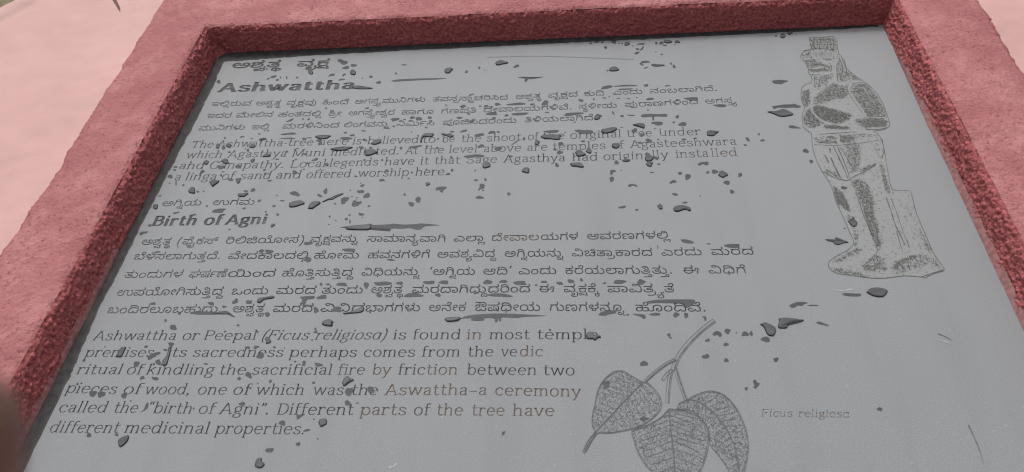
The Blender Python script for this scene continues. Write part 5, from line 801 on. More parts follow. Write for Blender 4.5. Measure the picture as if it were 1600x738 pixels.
LINES = [
('top Kannada heading', 'k', 'T', [(361, 107), (515, 103)], [('ಅಶ್ವತ್ಥ', 361.0, 441, 'm'), ('ವೃಕ್ಷ', 463.0, 515, 'm')]),
('first bold heading', 'b', 'T', [(340, 144), (552, 139)], [('Ashwattha', 339.0, 552, 'm')]),
('small Kannada line one', 'k', '1', [(330, 166), (545, 163), (640, 159.7), (790, 156), (900, 151), (1112, 142.5)], [('ಇಲ್ಲಿರುವ', 329.0, 391, 'm'), ('ಅಶ್ವತ್ಥ', 399.0, 439, 'm'), ('ವೃಕ್ಷವು', 447.0, 493.5, 'm'), ('ಹಿಂದೆ', 503.5, 543.5, 'm'), ('ಅಗಸ್ತ್ಯಮುನಿಗಳು', 553.6, 664, 'm'), ('ತಪಸ್ಸನ್ನಾಚರಿಸಿದ', 675.7, 793.4, 'm'), ('ಅಶ್ವತ್ಥ', 805.5, 846.6, 'm'), ('ವೃಕ್ಷದ', 856.6, 902.7, 'm'), ('ಕುಡಿ', 913.0, 944, 'm'), ('ಎಂದು', 958.0, 1004, 'm'), ('ನಂಬಲಾಗಿದೆ.', 1016.0, 1120.5, 'm')]),
('small Kannada line two', 'k', '1', [(322, 184.7), (677, 178.3), (889, 171.3), (964, 168.3), (1091, 162.7), (1132, 161.3)], [('ಇದರ', 322.0, 360, 'm'), ('ಮೇಲಿನ', 368.0, 425, 'm'), ('ಹಂತದಲ್ಲಿ', 434.0, 502.5, 'm'), ('ಶ್ರೀ', 512.5, 532.5, 'm'), ('ಅಗಸ್ತ್ಯೇಶ್ವರ', 543.6, 615.7, 'm'), ('ಹಾಗೂ', 626.7, 677, 'm'), ('ಗಣಪತಿ', 688.8, 744, 'm'), ('ದೇವಾಲಯಗಳಿವೆ.', 755.0, 892.7, 'm'), ('ಸ್ಥಳೀಯ', 904.7, 964, 'm'), ('ಪುರಾಣಗಳಿಂದ', 977.0, 1091.5, 'm'), ('ಅಗಸ್ತ್ಯ', 1102.5, 1151.6, 'l')]),
('small Kannada line three', 'k', '1', [(309, 204.4), (678, 196), (806, 192), (926, 188)], [('ಮುನಿಗಳು', 309.0, 381.4, 'm'), ('ಇಲ್ಲಿ', 392.0, 421.5, 'm'), ('ಮರಳಿನಿಂದ', 440.5, 528.7, 'm'), ('ಲಿಂಗವನ್ನು', 536.7, 608, 'm'), ('ನಿರ್ಮಿಸಿ', 619.0, 678.3, 'm'), ('ಪೂಜಿಸಿದರೆಂದು', 691.4, 806.7, 'm'), ('ತಿಳಿಯಲಾಗಿದೆ.', 819.7, 932, 'm')]),
('small English line one', 'e', '1', [(297, 231.7), (488, 227.5), (653, 223.5), (751, 221.7), (891, 217), (1095, 211)], [('The', 297.0, 332, 'm'), ('Ashwattha-tree', 337.0, 488.6, 'm'), ('here', 495.6, 543.8, 'm'), ('is', 550.0, 564, 'm'), ('believed', 573.0, 653, 'm'), ('to', 660.0, 680, 'm'), ('be', 690.0, 710.4, 'm'), ('the', 720.5, 751.5, 'm'), ('shoot', 760.5, 814, 'm'), ('of', 824.7, 841.8, 'm'), ('the', 848.0, 882, 'm'), ('original', 891.0, 971, 'm'), ('tree', 980.0, 1019.5, 'm'), ('under', 1030.5, 1095.6, 'm')]),
('small English line two', 'e', '1', [(289, 248), (506, 244), (693, 239.7), (814, 236.5), (946, 233), (1151, 226.5)], [('which', 289.0, 345, 'm'), ('Agasthya', 354.0, 446.5, 'm'), ('Muni', 455.5, 506.7, 'm'), ('meditated.', 515.7, 622, 'm'), ('At', 632.0, 652.3, 'm'), ('the', 662.0, 693.4, 'm'), ('level', 701.0, 745, 'm'), ('above', 755.5, 814.7, 'm'), ('are', 823.7, 855.8, 'm'), ('temples', 864.0, 946.3, 'm'), ('of', 956.0, 976, 'm'), ('Agasteeshwara', 984.0, 1151.8, 'm')]),
('small English line three', 'e', '1', [(280, 264.6), (435, 263), (590, 258.6), (718, 256), (934, 251), (1152, 244)], [('and', 279.0, 317, 'm'), ('Ganapathy.', 326.0, 441.5, 'm'), ('Local', 452.5, 507.7, 'm'), ('legends', 513.7, 590, 'm'), ('have', 600.0, 647, 'm'), ('it', 656.0, 670, 'm'), ('that', 678.7, 718.4, 'm'), ('Sage', 728.5, 776.6, 'm'), ('Agasthya', 785.6, 883, 'd'), ('had', 894.0, 934, 'm'), ('originally', 943.0, 1045.5, 'm'), ('insta', 1056.5, 1108, 'm'), ('lled', 1112.0, 1152.8, 'b')]),
('small English line four', 'e', '1', [(288, 282), (468, 279), (638, 275), (696, 274)], [('a', 272.0, 281, 'l'), ('linga', 288.0, 337, 'm'), ('of', 345.0, 366, 'm'), ('sand', 374.0, 421.5, 'm'), ('and', 430.5, 468.6, 'm'), ('offered', 477.6, 546.8, 'm'), ('worship', 558.0, 638, 'm'), ('here.', 648.0, 698, 'd')]),
('second Kannada heading', 'k', 'T', [(252, 322.5), (313, 321), (396, 320)], [('ಅಗ್ನಿಯ', 252.0, 313.4, 'm'), ('ಉಗಮ', 331.4, 396.6, 'm')]),
('second bold heading', 'b', 't', [(238, 353), (414, 350)], [('Birth', 237.0, 304.4, 'm'), ('of', 316.4, 346.5, 'm'), ('Agni', 350.5, 414.6, 'm')]),
('large Kannada line one', 'k', '2', [(220, 383), (560, 378), (695, 378), (903, 374.6), (1037, 373)], [('ಅಶ್ವತ್ಥ', 220.0, 267, 'd'), ('(ಫೈಕಸ್', 276.0, 339, 'm'), ('ರಿಲಿಜಿಯೋಸ)', 351.5, 473.8, 'd'), ('ವೃಕ್ಷವನ್ನು', 484.0, 560, 'd'), ('ಸಾಮಾನ್ಯವಾಗಿ', 573.0, 695.6, 'd'), ('ಎಲ್ಲಾ', 708.7, 758, 'd'), ('ದೇವಾಲ', 768.0, 842, 'b'), ('ಯಗಳ', 845.0, 903.4, 'd'), ('ಆವರಣಗಳಲ್ಲಿ', 917.4, 1047.8, 'd')]),
('large Kannada line two', 'k', '2', [(208, 406), (560, 404), (670, 403), (776, 401.7), (1019, 400), (1178, 398)], [('ಬೆಳೆಸಲಾಗುತ್ತದೆ.', 208.0, 342.5, 'm'), ('ವೇದಕಾಲದಲ್ಲಿ', 355.5, 483, 'd'), ('ಹೋಮ', 490.0, 560, 'd'), ('ಹವನಗಳಿಗೆ', 574.0, 670.6, 'd'), ('ಅವಶ್ಯವಿದ್ದ', 682.6, 776, 'd'), ('ಅಗ್ನಿಯನ್ನು', 788.0, 881, 'd'), ('ವಿಚಿತ್ರಾಕಾರದ', 893.4, 1019.7, 'd'), ('ಎರಡು', 1033.7, 1097, 'd'), ('ಮರದ', 1112.0, 1178.3, 'd')]),
('large Kannada line three', 'k', '2', [(193, 434.5), (428, 432.5), (553, 431), (741, 429.6), (869, 428.5), (1166, 427.4)], [('ತುಂಡುಗಳ', 193.0, 283.4, 'l'), ('ಘರ್ಷಣೆ', 294.4, 352, 'd'), ('ಯಿಂದ', 355.0, 428.7, 'd'), ('ಹೊತ್ತಿಸುತ್ತಿದ್ದ', 439.7, 553, 'd'), ('ವಿಧಿಯನ್ನು', 564.0, 656.5, 'd'), ('‘ಅಗ್ನಿಯ', 670.6, 741.8, 'd'), ('ಆದಿ’', 754.8, 799, 'd'), ('ಎಂದು', 810.0, 869.3, 'd'), ('ಕರೆಯಲಾಗುತ್ತಿತ್ತು.', 883.4, 1050, 'd'), ('ಈ', 1068.0, 1093, 'd'), ('ವಿಧಿಗೆ', 1108.0, 1166.3, 'd')]),
('large Kannada line four', 'k', '2', [(181, 462.5), (417, 460), (566, 458.7), (828, 457), (1053, 457)], [('ಉ', 181.0, 206, 'l'), ('ಪಯೋಗಿಸುತ್ತಿದ್ದ', 207.0, 349.5, 'd'), ('ಒಂದು', 360.5, 417.7, 'd'), ('ಮರದ', 430.7, 492, 'd'), ('ತುಂಡು', 502.0, 566, 'd'), ('ಅಶ್ವತ್ಥ', 579.0, 630.5, 'd'), ('ಮರದಾಗಿದ್ದುದರಿಂದ', 643.5, 828, 'd'), ('ಈ', 842.0, 866.3, 'd'), ('ವೃಕ್ಷಕ್ಕೆ', 881.0, 937.5, 'd'), ('ಪಾವಿತ್ರ್ಯತೆ', 949.5, 1053.8, 'd')]),
('large Kannada line five', 'k', '2', [(166, 490), (413, 488), (655, 486.6), (844, 486), (976, 486.6), (1093, 487)], [('ಬಂದಿರಲೂ', 166.0, 266, 'l'), ('ಬಹುದು.', 268.0, 344, 'm'), ('ಅಶ್ವತ್ಥ', 362.5, 413.7, 'd'), ('ಮರದ', 425.7, 487, 'd'), ('ವಿವಿಧ', 500.0, 568.3, 'd'), ('ಭಾಗಗಳು', 570.0, 655.5, 'd'), ('ಅನೇಕ', 669.6, 727.7, 'm'), ('ಔಷಧೀಯ', 741.8, 844, 'd'), ('ಗುಣಗಳನ್ನೂ', 859.0, 976.6, 'd'), ('ಹೊಂದಿವೆ.', 993.6, 1103, 'd')]),
('large English line one', 'e', '2', [(143, 532), (482, 531), (633, 530.5), (828, 530.3)], [('Ashwattha', 143.0, 273.4, 'd'), ('or', 283.5, 309.5, 'd'), ('Peepal', 317.5, 398.7, 'd'), ('(Ficus', 409.0, 482, 'd'), ('religiosa)', 491.0, 603.5, 'd'), ('is', 613.5, 633.6, 'd'), ('found', 644.6, 718.7, 'd'), ('in', 728.7, 751.8, 'b'), ('most', 764.0, 828, 'd'), ('temple', 839.6, 935, 'd')]),
('large English line two', 'e', '2', [(160, 558), (289, 558), (556, 558), (647, 557.7), (848, 557)], [('premises.', 131.0, 243, 'd'), ('Its', 258.0, 289.5, 'd'), ('sacredness', 300.5, 441, 'd'), ('perhaps', 451.0, 556.4, 'd'), ('comes', 567.4, 647.6, 'd'), ('from', 658.6, 717.7, 'd'), ('the', 730.7, 771, 'd'), ('ve', 782.0, 808, 'd'), ('dic', 812.0, 848.3, 'b')]),
('large English line three', 'e', '2', [(118, 585), (332, 585.6), (517, 585.8), (713, 585.6), (898, 586.8)], [('ritual', 118.0, 188, 'd'), ('of', 196.0, 222, 'd'), ('kindling', 227.0, 332.6, 'd'), ('the', 341.6, 382.7, 'd'), ('sacrificial', 393.0, 517.3, 'd'), ('fire', 527.3, 569.4, 'm'), ('by', 580.5, 610.5, 'b'), ('fric', 621.5, 663, 'd'), ('tion', 666.0, 713.8, 'b'), ('between', 729.0, 837.7, 'd'), ('two', 849.5, 898, 'd')]),
('large English line four', 'e', '2', [(101, 614), (180, 616), (473, 617.5), (589, 617.7), (760, 617.7), (890, 620)], [('pieces', 101.0, 180, 'd'), ('of', 191.0, 220, 'd'), ('wood,', 224.0, 294.5, 'd'), ('one', 307.5, 352.6, 'd'), ('of', 362.7, 390.7, 'd'), ('which', 398.0, 473.3, 'd'), ('was', 487.4, 535.5, 'd'), ('the', 548.5, 589.6, 'd'), ('Aswattha–a', 599.6, 760.3, 'b'), ('ceremony', 773.3, 908.7, 'b')]),
('large English line five', 'e', '2', [(92, 644.5), (164, 645), (400, 648), (633, 649), (866, 650.5)], [('called', 90.0, 164.3, 'd'), ('the', 176.3, 213.4, 'd'), ('“birth', 228.5, 297.6, 'd'), ('of', 308.7, 334.7, 'm'), ('Agni”.', 340.8, 418, 'd'), ('Different', 432.0, 551.5, 'd'), ('parts', 561.6, 633.7, 'b'), ('of', 645.8, 672, 'm'), ('the', 682.0, 723.2, 'b'), ('tree', 737.0, 788.4, 'b'), ('have', 800.4, 866.6, 'b')]),
('large English line six', 'e', '2', [(76, 676), (324, 678), (472, 679)], [('different', 75.7, 184.4, 'd'), ('medicinal', 192.4, 324.7, 'd'), ('properties.', 334.7, 474, 'd')]),
('caption beside the leaves', 'i', 'c', [(1190, 651), (1329, 652.7)], [('Ficus', 1190.0, 1239.7, 'b'), ('religiosa', 1247.8, 1329, 'b')])]
# water on the stone: centre, width, height, lean, f film or D bead, traced outline
DROPS = [
(535.5,97.1,14,7,-10,'f',None),
(540.6,106.1,10,4.4,0,'f',None),
(552.6,102.5,9,4,0,'f',None),
(551.6,113.7,8,9,20,'D',None),
(485.4,113.1,7,7,45,'D',None),
(537.5,117.1,6,3,30,'f',None),
(518.5,117.5,11,2.8,10,'f',None),
(579.6,120.2,5.6,3.6,0,'f',None),
(591.7,129.2,7.6,4,0,'f',None),
(566.6,122.2,2,1.6,0,'f',None),
(618.7,115.1,3.6,2.8,0,'f',None),
(427.3,120.2,9,3.6,15,'f',None),
(419.2,123.2,5,2.4,20,'f',None),
(438.3,121.2,2.8,2.4,0,'f',None),
(447.9,121.6,2.4,4.4,0,'f',None),
(433.3,125.2,5,2.8,0,'f',None),
(464.4,121.6,3.6,2.8,0,'f',None),
(341.7,128.2,6,5.2,0,'f',None),
(534.1,124.6,11,2,5,'f',None),
(417.2,108.1,2.8,2.4,0,'f',None),
(453.3,188.3,11,2.8,25,'f',None),
(482.4,186.7,5,2.4,30,'f',None),
(473.4,186.3,2.8,2.4,0,'f',None),
(509.5,169.3,4,2,15,'f',None),
(573.6,169.3,6,2.4,0,'f',None),
(432.3,137.2,8,5,0,'D',None),
(414.2,141.2,2,2,0,'f',None),
(652.5,124.7,84.4,5.4,0,'f',[(611.7,126.2),(620.8,124.6),(640.8,123.4),(670.9,122.6),(694.9,122.4),(696.1,123),(680.9,124.6),(660.9,125.4),(632.8,127),(614.7,127.8)]),
(562.7,137,32.1,5.6,0,'D',[(550.6,134.6),(558.6,134.2),(563.6,135),(560.6,137),(570.6,137.4),(582.7,138.6),(570.6,139.8),(556.6,139.4),(550.6,137.4)]),
(700.6,110.6,13,7.6,15,'D',None),
(728.9,112.6,5,3.6,20,'f',None),
(748.9,106.2,3.6,3.6,0,'f',None),
(757.7,109.8,1.6,1.6,0,'f',None),
(782.8,98.7,17.6,6.4,8,'D',None),
(806.9,103.8,9.6,3.6,12,'f',None),
(631.6,101.6,8,1.6,0,'f',None),
(736.3,148.3,8,2,15,'f',None),
(723.3,166.7,9,4.4,5,'f',None),
(750.3,166.3,3.6,2.4,0,'f',None),
(759.3,166.3,7,3.6,20,'f',None),
(777.4,163.3,9,3.6,5,'f',None),
(807.5,162.9,26.1,3.6,3,'f',None),
(831.5,163.3,7,2.4,0,'f',None),
(851.6,161.3,12,6,20,'f',None),
(907.7,157.3,7,4.4,-20,'f',None),
(927.8,155.3,2.4,2.8,0,'f',None),
(768.4,177.9,19,4,3,'f',None),
(732.3,177.9,5,2.8,0,'f',None),
(812.5,178.3,26.1,3.6,5,'f',None),
(791.4,180.4,5,3.2,0,'f',None),
(895.7,178.3,29.1,4,3,'f',None),
(933.8,180.4,7,4,0,'f',None),
(854.6,175.9,6,1.6,0,'f',None),
(697.2,164.7,3.6,1.6,0,'f',None),
(645.1,184,6,3.6,0,'f',None),
(655.1,185.4,7,5,0,'f',None),
(671.7,184.4,6,2.8,0,'f',None),
(718.2,184.4,6,3.2,0,'f',None),
(768.4,167.3,4,2.4,0,'f',None),
(826.9,122.8,41.1,7.6,0,'f',[(808.5,121.2),(817.5,120.2),(824.5,120.6),(832.5,122.2),(840.6,120.6),(849.6,120.4),(842.6,122),(832.5,123.8),(825.5,124.2),(822.5,127.8),(819.5,127.4),(820.1,123.8),(813.5,122.2)]),
(932,65.7,8,3.2,0,'f',None),
(923,68.1,5,2.4,0,'f',None),
(941.1,66.1,4.4,2.4,0,'f',None),
(959.1,66.1,8,4.4,0,'f',None),
(967.1,68.1,2.4,1.6,0,'f',None),
(972.1,68.5,2.4,1.6,0,'f',None),
(979.7,68.7,8.4,5.6,0,'D',None),
(946.1,74.5,5,4,0,'f',None),
(988.2,72.1,2.4,1.6,0,'f',None),
(1001.8,69.1,12,2.4,0,'f',None),
(1003.2,76.1,8,2.8,45,'f',None),
(996.2,77.1,6,2.4,0,'f',None),
(995.2,83.1,8,3.2,10,'f',None),
(1025.3,67.7,4,4.4,0,'f',None),
(1033.3,67.7,8,3.6,0,'f',None),
(1043.3,65.5,11,5.6,0,'D',None),
(1038.7,71.1,6,2.4,0,'f',None),
(1058.3,65.7,8.4,4,0,'D',None),
(1054.3,69.7,2.8,1.6,0,'f',None),
(1024.9,81.5,1.6,2,0,'f',None),
(1033.9,85.3,4.4,2,0,'f',None),
(1212.7,56.4,3.6,2.4,0,'f',None),
(1223.2,56.4,9,6.4,0,'D',None),
(1234.2,52,7.6,5.2,0,'D',None),
(1008.2,97.1,14,3.2,3,'f',None),
(1001.2,99.7,4,2.8,0,'f',None),
(1003.8,101.8,4,1.6,0,'f',None),
(1009.2,106.2,5.6,2,15,'f',None),
(1048.3,99.7,3.6,2.8,-40,'f',None),
(1053.3,104.2,6,4,-40,'f',None),
(959.1,108.6,16,6,5,'D',None),
(949.1,110.6,4,2,0,'f',None),
(948.1,136.6,19,4,8,'f',None),
(978.1,134.2,32.1,2.4,1,'f',None),
(977.1,139.6,22.1,2,3,'f',None),
(1009.6,133.8,7,3.6,0,'f',None),
(1042.7,134.2,9,1.6,5,'f',None),
(1080.4,154.3,20.1,4,0,'f',None),
(1015.8,154.9,11,3.6,0,'f',None),
(1057.3,156.7,4,2.4,0,'f',None),
(1125.5,165.3,19,4,-5,'f',None),
(958.1,176.7,5.6,2.4,-60,'f',None),
(973.1,181.8,3.6,3.2,0,'f',None),
(986.2,180.4,12,1.6,0,'f',None),
(934,182.4,10,6,10,'f',None),
(1058.3,182.8,6.4,4,0,'f',None),
(1012.6,172.3,3,2,0,'f',None),
(928,155.3,2.8,2.4,0,'f',None),
(944.1,153.3,7,1.2,0,'f',None),
(966.1,153.9,5,1.2,0,'f',None),
(982.2,154.3,5,1.2,0,'f',None),
(995.2,152.9,4,1.2,0,'f',None),
(952.1,151.3,3,1.2,0,'f',None),
(1026.9,102.4,20.7,4,0,'D',[(1017.2,101.4),(1022.3,100.2),(1027.3,101.4),(1030.3,102.6),(1037.9,101.8),(1037.3,103),(1029.3,104.2),(1022.3,104.2),(1018.6,103)]),
(1021.5,182,42.1,9.6,0,'f',[(1000.6,181.6),(1004.2,179.1),(1014.2,178.3),(1026.3,178.7),(1040.3,178.3),(1042.7,180.4),(1040.3,182.8),(1023.3,182.4),(1022.3,188),(1019.2,188),(1018.2,183.2),(1006.2,183.6)]),
(1219.6,128.2,26.1,6.8,0,'f',[(1205.7,127.1),(1210.2,125.6),(1218.2,125.1),(1227.2,125.9),(1231.7,126.6),(1228.2,128.6),(1224.7,129.6),(1223.2,131.3),(1218.2,131.9),(1209.2,130.6)]),
(1227.8,166.9,45.6,8,0,'f',[(1205.2,166.7),(1214.2,165.2),(1225.2,163.7),(1240.3,163.4),(1243.3,162.4),(1244.3,163.7),(1250.8,165.7),(1250.3,168),(1244.3,169),(1239.2,168.2),(1230.2,169),(1218.2,168.4),(1214.2,169.2),(1210.2,170.4),(1207.4,169.7),(1208.2,168.2)]),
(1220.4,177.1,41,12,0,'D',[(1198.8,175.2),(1214.2,173.5),(1222.7,170.7),(1231.3,173.5),(1239.8,179.2),(1228.4,182.6),(1218.7,182.6),(1209.6,179.2)]),
(405.4,209.4,4.4,2,0,'f',None),
(378.3,214.1,7,2,5,'f',None),
(351.3,215.7,2.8,2.8,0,'f',None),
(393.4,216.7,4,1.6,0,'f',None),
(410.4,217.7,12,3.2,12,'D',None),
(451.5,209.4,21.1,3.2,3,'f',None),
(449.5,216.5,24.1,1.6,2,'f',None),
(475.6,217.1,7,3.2,0,'f',None),
(483.6,215.5,7,1.6,0,'f',None),
(504.7,214.5,25.1,4.8,3,'D',None),
(497.6,220.1,8,2.8,0,'f',None),
(539.7,207.6,5,2.8,0,'f',None),
(550.4,211.7,8,2.4,10,'f',None),
(540.8,216.5,17,4,3,'f',None),
(500.7,224.1,6,5.6,0,'f',None),
(340.3,228.7,7,6,45,'D',None),
(349.3,231.1,6,5,0,'f',None),
(357.3,227.7,7,7,20,'D',None),
(394.4,228.5,9,6,35,'D',None),
(387.4,235.1,3.6,5,0,'f',None),
(416.4,243.1,11,5,20,'D',None),
(464.6,232.5,4,1.6,0,'f',None),
(533.7,232.7,30.1,5.6,3,'D',None),
(358.3,238.1,5,2.4,0,'f',None),
(383.4,232.5,2,2,0,'f',None),
(448.5,237.1,4,2.8,0,'f',None),
(476.6,241.1,6,2.8,0,'f',None),
(322.2,254.2,9,5.6,25,'D',None),
(394.8,251.2,7,5,15,'D',None),
(432.9,249.1,5.6,2,0,'f',None),
(345.3,261.6,9,6,0,'f',None),
(372.3,260.2,8,5,0,'f',None),
(492.6,249.7,9,3.6,10,'f',None),
(510.7,257.2,5,5,0,'D',None),
(481.6,255.2,6,2.4,0,'f',None),
(462.6,249.1,4,1.6,0,'f',None),
(298.7,253.8,2.8,3.6,0,'f',None),
(316.2,268.2,6,4.4,15,'D',None),
(274.1,261.2,7,2,0,'f',None),
(273.1,265.8,5,2.4,0,'f',None),
(348.3,268.8,5,1.6,0,'f',None),
(474.6,264.6,3.6,1.6,0,'f',None),
(413.4,265.8,5,2.4,0,'f',None),
(460.6,269.6,9,5,0,'f',None),
(414.4,271.2,3.6,2.4,0,'f',None),
(500.7,264.6,2.4,1.6,0,'f',None),
(266.1,276.2,7,6,30,'f',None),
(265.1,286.6,2.8,2,0,'f',None),
(275.1,286.2,2.4,7,0,'f',None),
(286.5,289.6,4,2.8,0,'f',None),
(360.3,281.2,8,4,0,'f',None),
(372.3,282.6,8,7,20,'D',None),
(421.5,282.6,7,2.4,0,'f',None),
(345.3,274.2,2.8,4.4,0,'f',None),
(313.2,271.8,3.2,4,0,'f',None),
(300.2,298.3,11,8.8,0,'D',None),
(309.2,299.7,4.8,2.8,0,'f',None),
(318.2,299.3,2.8,2,0,'f',None),
(395.4,297.3,7.6,5,10,'f',None),
(384,298.9,7,2.4,0,'f',None),
(379.3,304.9,14,6.4,12,'D',None),
(405.4,313.9,2.8,6.4,-60,'f',None),
(441.1,313.9,7,2,0,'f',None),
(428.1,322.3,6,2.4,10,'f',None),
(433.1,305.9,2.8,1.6,0,'f',None),
(461,302.9,13,7.2,-10,'f',None),
(463,318.9,24.1,8.4,5,'D',None),
(508.7,299.3,6,8,0,'f',None),
(499.6,305.9,8,3.6,-20,'f',None),
(523.7,318.7,3.2,2,0,'f',None),
(323.2,322.3,3.2,2.8,0,'f',None),
(381.4,325.9,4.4,3.2,0,'f',None),
(275.1,332.8,9,2.8,10,'f',None),
(243,323.3,9,7,25,'D',None),
(250,306.3,5,2,20,'f',None),
(303.2,335.4,5,2.4,0,'f',None),
(415.4,331.8,2,1.6,0,'f',None),
(433.9,335.4,3.6,3.2,0,'f',None),
(288.1,223.1,2.4,2.8,0,'f',None),
(556.8,312.7,1.6,1.6,0,'f',None),
(352.3,252.4,13,8.4,0,'D',[(347.3,250.2),(352.3,248.1),(356.3,250.2),(355.3,252.6),(358.3,254.2),(354.3,256.6),(349.3,254.6),(345.3,252.6)]),
(335.1,286.2,16,10.4,0,'D',[(327.2,284.2),(334.2,281.8),(339.2,282.6),(343.3,283),(340.3,286.6),(335.2,290.3),(332.2,292.3),(329.2,288.6)]),
(491.1,320.6,19,12,0,'D',[(481.6,326.7),(482.6,321.3),(487.6,316.3),(494.6,314.7),(500.7,315.9),(499.6,319.3),(493.6,323.3),(488.6,326.7)]),
(521.2,308.9,32.7,14,0,'D',[(503.7,316.3),(510.7,311.3),(518.7,308.3),(526.7,304.3),(536.3,302.3),(534.7,304.7),(526.7,308.3),(519.7,312.3),(513.7,312.7)]),
(538.7,312.9,13,11,0,'f',[(533.1,310.3),(538.7,308.3),(544.8,308.7),(545.8,311.3),(541.8,312.7),(539.1,318.3),(533.7,319.3),(532.7,314.3)]),
(342.3,329.8,22.1,6.4,0,'f',[(331.2,332),(334.2,328.3),(342.3,326.3),(353.3,326.7),(349.3,329.9),(347.3,332.8),(338.2,332.8)]),
(617.2,187,12,4.8,10,'f',None),
(632.2,187,4.4,2,0,'f',None),
(643.3,184,6,3.6,20,'f',None),
(654.3,186,9,5.6,0,'f',None),
(671.3,183.6,7,2.4,0,'f',None),
(717.4,184,8,2.4,0,'f',None),
(771.6,184.4,5,2.8,0,'f',None),
(791.6,181,6,2.8,0,'f',None),
(615.2,197.6,3.6,2.8,0,'f',None),
(605.2,200.5,7,2.4,-10,'f',None),
(665.9,199.6,4,2.4,0,'f',None),
(568.1,204.7,7,1.6,0,'f',None),
(550,211.7,8,2.4,10,'f',None),
(642.9,206.5,2,1.6,0,'f',None),
(736.5,190,8,3.2,15,'f',None),
(706.4,206.1,7,2,0,'f',None),
(724.5,205.1,12,2.8,12,'f',None),
(748.9,211.1,17,3.6,12,'f',None),
(768.6,207.1,10,4.4,0,'f',None),
(778.6,206.5,5,2.4,0,'f',None),
(570.1,219.1,4,7,60,'f',None),
(588.1,222.7,15,6.4,5,'D',None),
(818.7,217.1,4.4,4.4,0,'f',None),
(838.7,223.1,7,7,0,'D',None),
(804.7,223.1,14,1.6,35,'f',None),
(684.4,217.1,3.6,2.4,0,'f',None),
(564.5,231.1,7,4,0,'D',None),
(579.1,238.5,22.1,7.6,8,'D',None),
(579.1,231.1,5,3.2,0,'f',None),
(626.6,231.7,4,4,0,'f',None),
(650.3,229.1,19,2.4,5,'f',None),
(646.3,231.1,6,2.8,0,'f',None),
(683.4,231.1,4,3.2,0,'f',None),
(667.3,228.7,5,2,0,'f',None),
(751.5,228.7,10,4.4,5,'f',None),
(778.6,232.5,11,6,0,'f',None),
(741.5,244.2,28.1,4.8,0,'f',None),
(760.6,258.6,12,8.8,0,'D',None),
(798.6,244.6,5,2.8,0,'f',None),
(705.4,245.8,4,2.8,0,'f',None),
(569.1,250.2,4,2.4,0,'f',None),
(597.1,250.2,4,2.8,0,'f',None),
(821.7,266.6,13,7.6,10,'D',None),
(742.5,266.8,3.6,2,0,'f',None),
(604.2,267.2,6,4,0,'f',None),
(643.3,269.8,3.6,2.8,0,'f',None),
(700.4,272.2,7,2.8,0,'f',None),
(706.4,266.2,4,4.8,0,'f',None),
(666.3,265.2,3.6,2,0,'f',None),
(556,275.8,5,2,0,'f',None),
(596.7,281.9,9.6,3.2,3,'f',None),
(638.6,279.2,3.6,2,0,'f',None),
(668.3,287.7,7,5.2,0,'D',None),
(743.9,281.9,7,2.4,0,'f',None),
(758.5,280.9,4,4,0,'f',None),
(754.9,297.9,3.6,2,0,'f',None),
(749.5,308.9,11,4.8,-5,'f',None),
(795,303.3,5.6,4.4,0,'f',None),
(566.1,290.3,7,3.2,10,'f',None),
(563.7,299.7,10,5.6,0,'f',None),
(573.1,305.9,10,7.2,25,'f',None),
(550,307.3,2.4,2,0,'f',None),
(558,309.3,3.6,1.6,0,'f',None),
(542,311.3,6,5,0,'f',None),
(555,318.7,10,10,40,'f',None),
(561.7,317.3,6,5,0,'f',None),
(576.5,322.4,5,2.4,0,'f',None),
(632.2,304.3,4.4,3.2,0,'f',None),
(653.3,312.3,8.4,8.4,0,'f',None),
(642.7,319.3,9,6.4,0,'f',None),
(547.4,297.7,2,2,0,'f',None),
(563.7,286.3,2,1.6,0,'f',None),
(665.3,214.6,21.3,14.6,0,'D',[(656.7,223.1),(657.3,216.1),(660.3,211.1),(665.3,208.7),(676.3,208.5),(677.9,211.1),(674.3,214.5),(668.3,214.5),(663.3,213.7),(660.3,217.1),(658.7,222.5)]),
(701,211.5,20.1,6.8,0,'D',[(689.4,209.7),(696.4,210.5),(703.4,208.5),(706.4,211.1),(709.4,212.5),(703.4,215.3),(698.4,213.3)]),
(688.8,296.4,17,9.4,0,'f',[(680.4,295.3),(685.4,292.3),(696.4,291.9),(697.4,294.3),(693.4,297.3),(691.4,301.3),(688,300.3),(686,297.3),(681.4,297.9)]),
(751.5,293.2,11,11,0,'f',[(746.5,297.3),(749.5,292.3),(749.5,288.3),(754.5,287.3),(757.5,290.3),(755.5,295.3),(750.5,296.3),(748.5,298.3)]),
(933.2,183.6,10,7.2,20,'D',None),
(898.1,191.4,2.8,2,0,'f',None),
(971.3,181.6,4,3.2,0,'f',None),
(1052.9,191.4,4,2.8,0,'f',None),
(1027.5,193,16,5.6,3,'f',None),
(1066.6,194.4,11,6.4,0,'f',None),
(971.3,199.4,3.6,1.2,0,'f',None),
(862.1,205.7,23.1,4,3,'f',None),
(862.1,214.5,29.1,7.6,0,'D',None),
(882.5,207.5,2.8,1.6,0,'f',None),
(913.2,206.1,24.1,6.4,0,'f',None),
(991.4,204.1,8,6,0,'f',None),
(1023.5,201.5,4,1.2,0,'f',None),
(1031.5,202.1,2.4,1.6,0,'f',None),
(1003.4,211.1,7,4.8,0,'f',None),
(911.2,221.1,7,2.4,0,'f',None),
(876.1,225.1,8,5.6,0,'f',None),
(867.1,233.7,5,4,0,'f',None),
(962.7,228.1,12,7.2,25,'D',None),
(999.4,223.1,7,2.8,0,'f',None),
(1013.4,220.1,9,5.6,0,'f',None),
(1028.5,218.1,2.8,2.4,0,'f',None),
(1068.6,218.1,7,2.8,0,'f',None),
(1087,216.1,5,1.6,0,'f',None),
(874.5,238.5,8.4,6,0,'f',None),
(906.2,240.2,16,8.4,0,'D',None),
(920.2,235.7,8.4,8.4,20,'D',None),
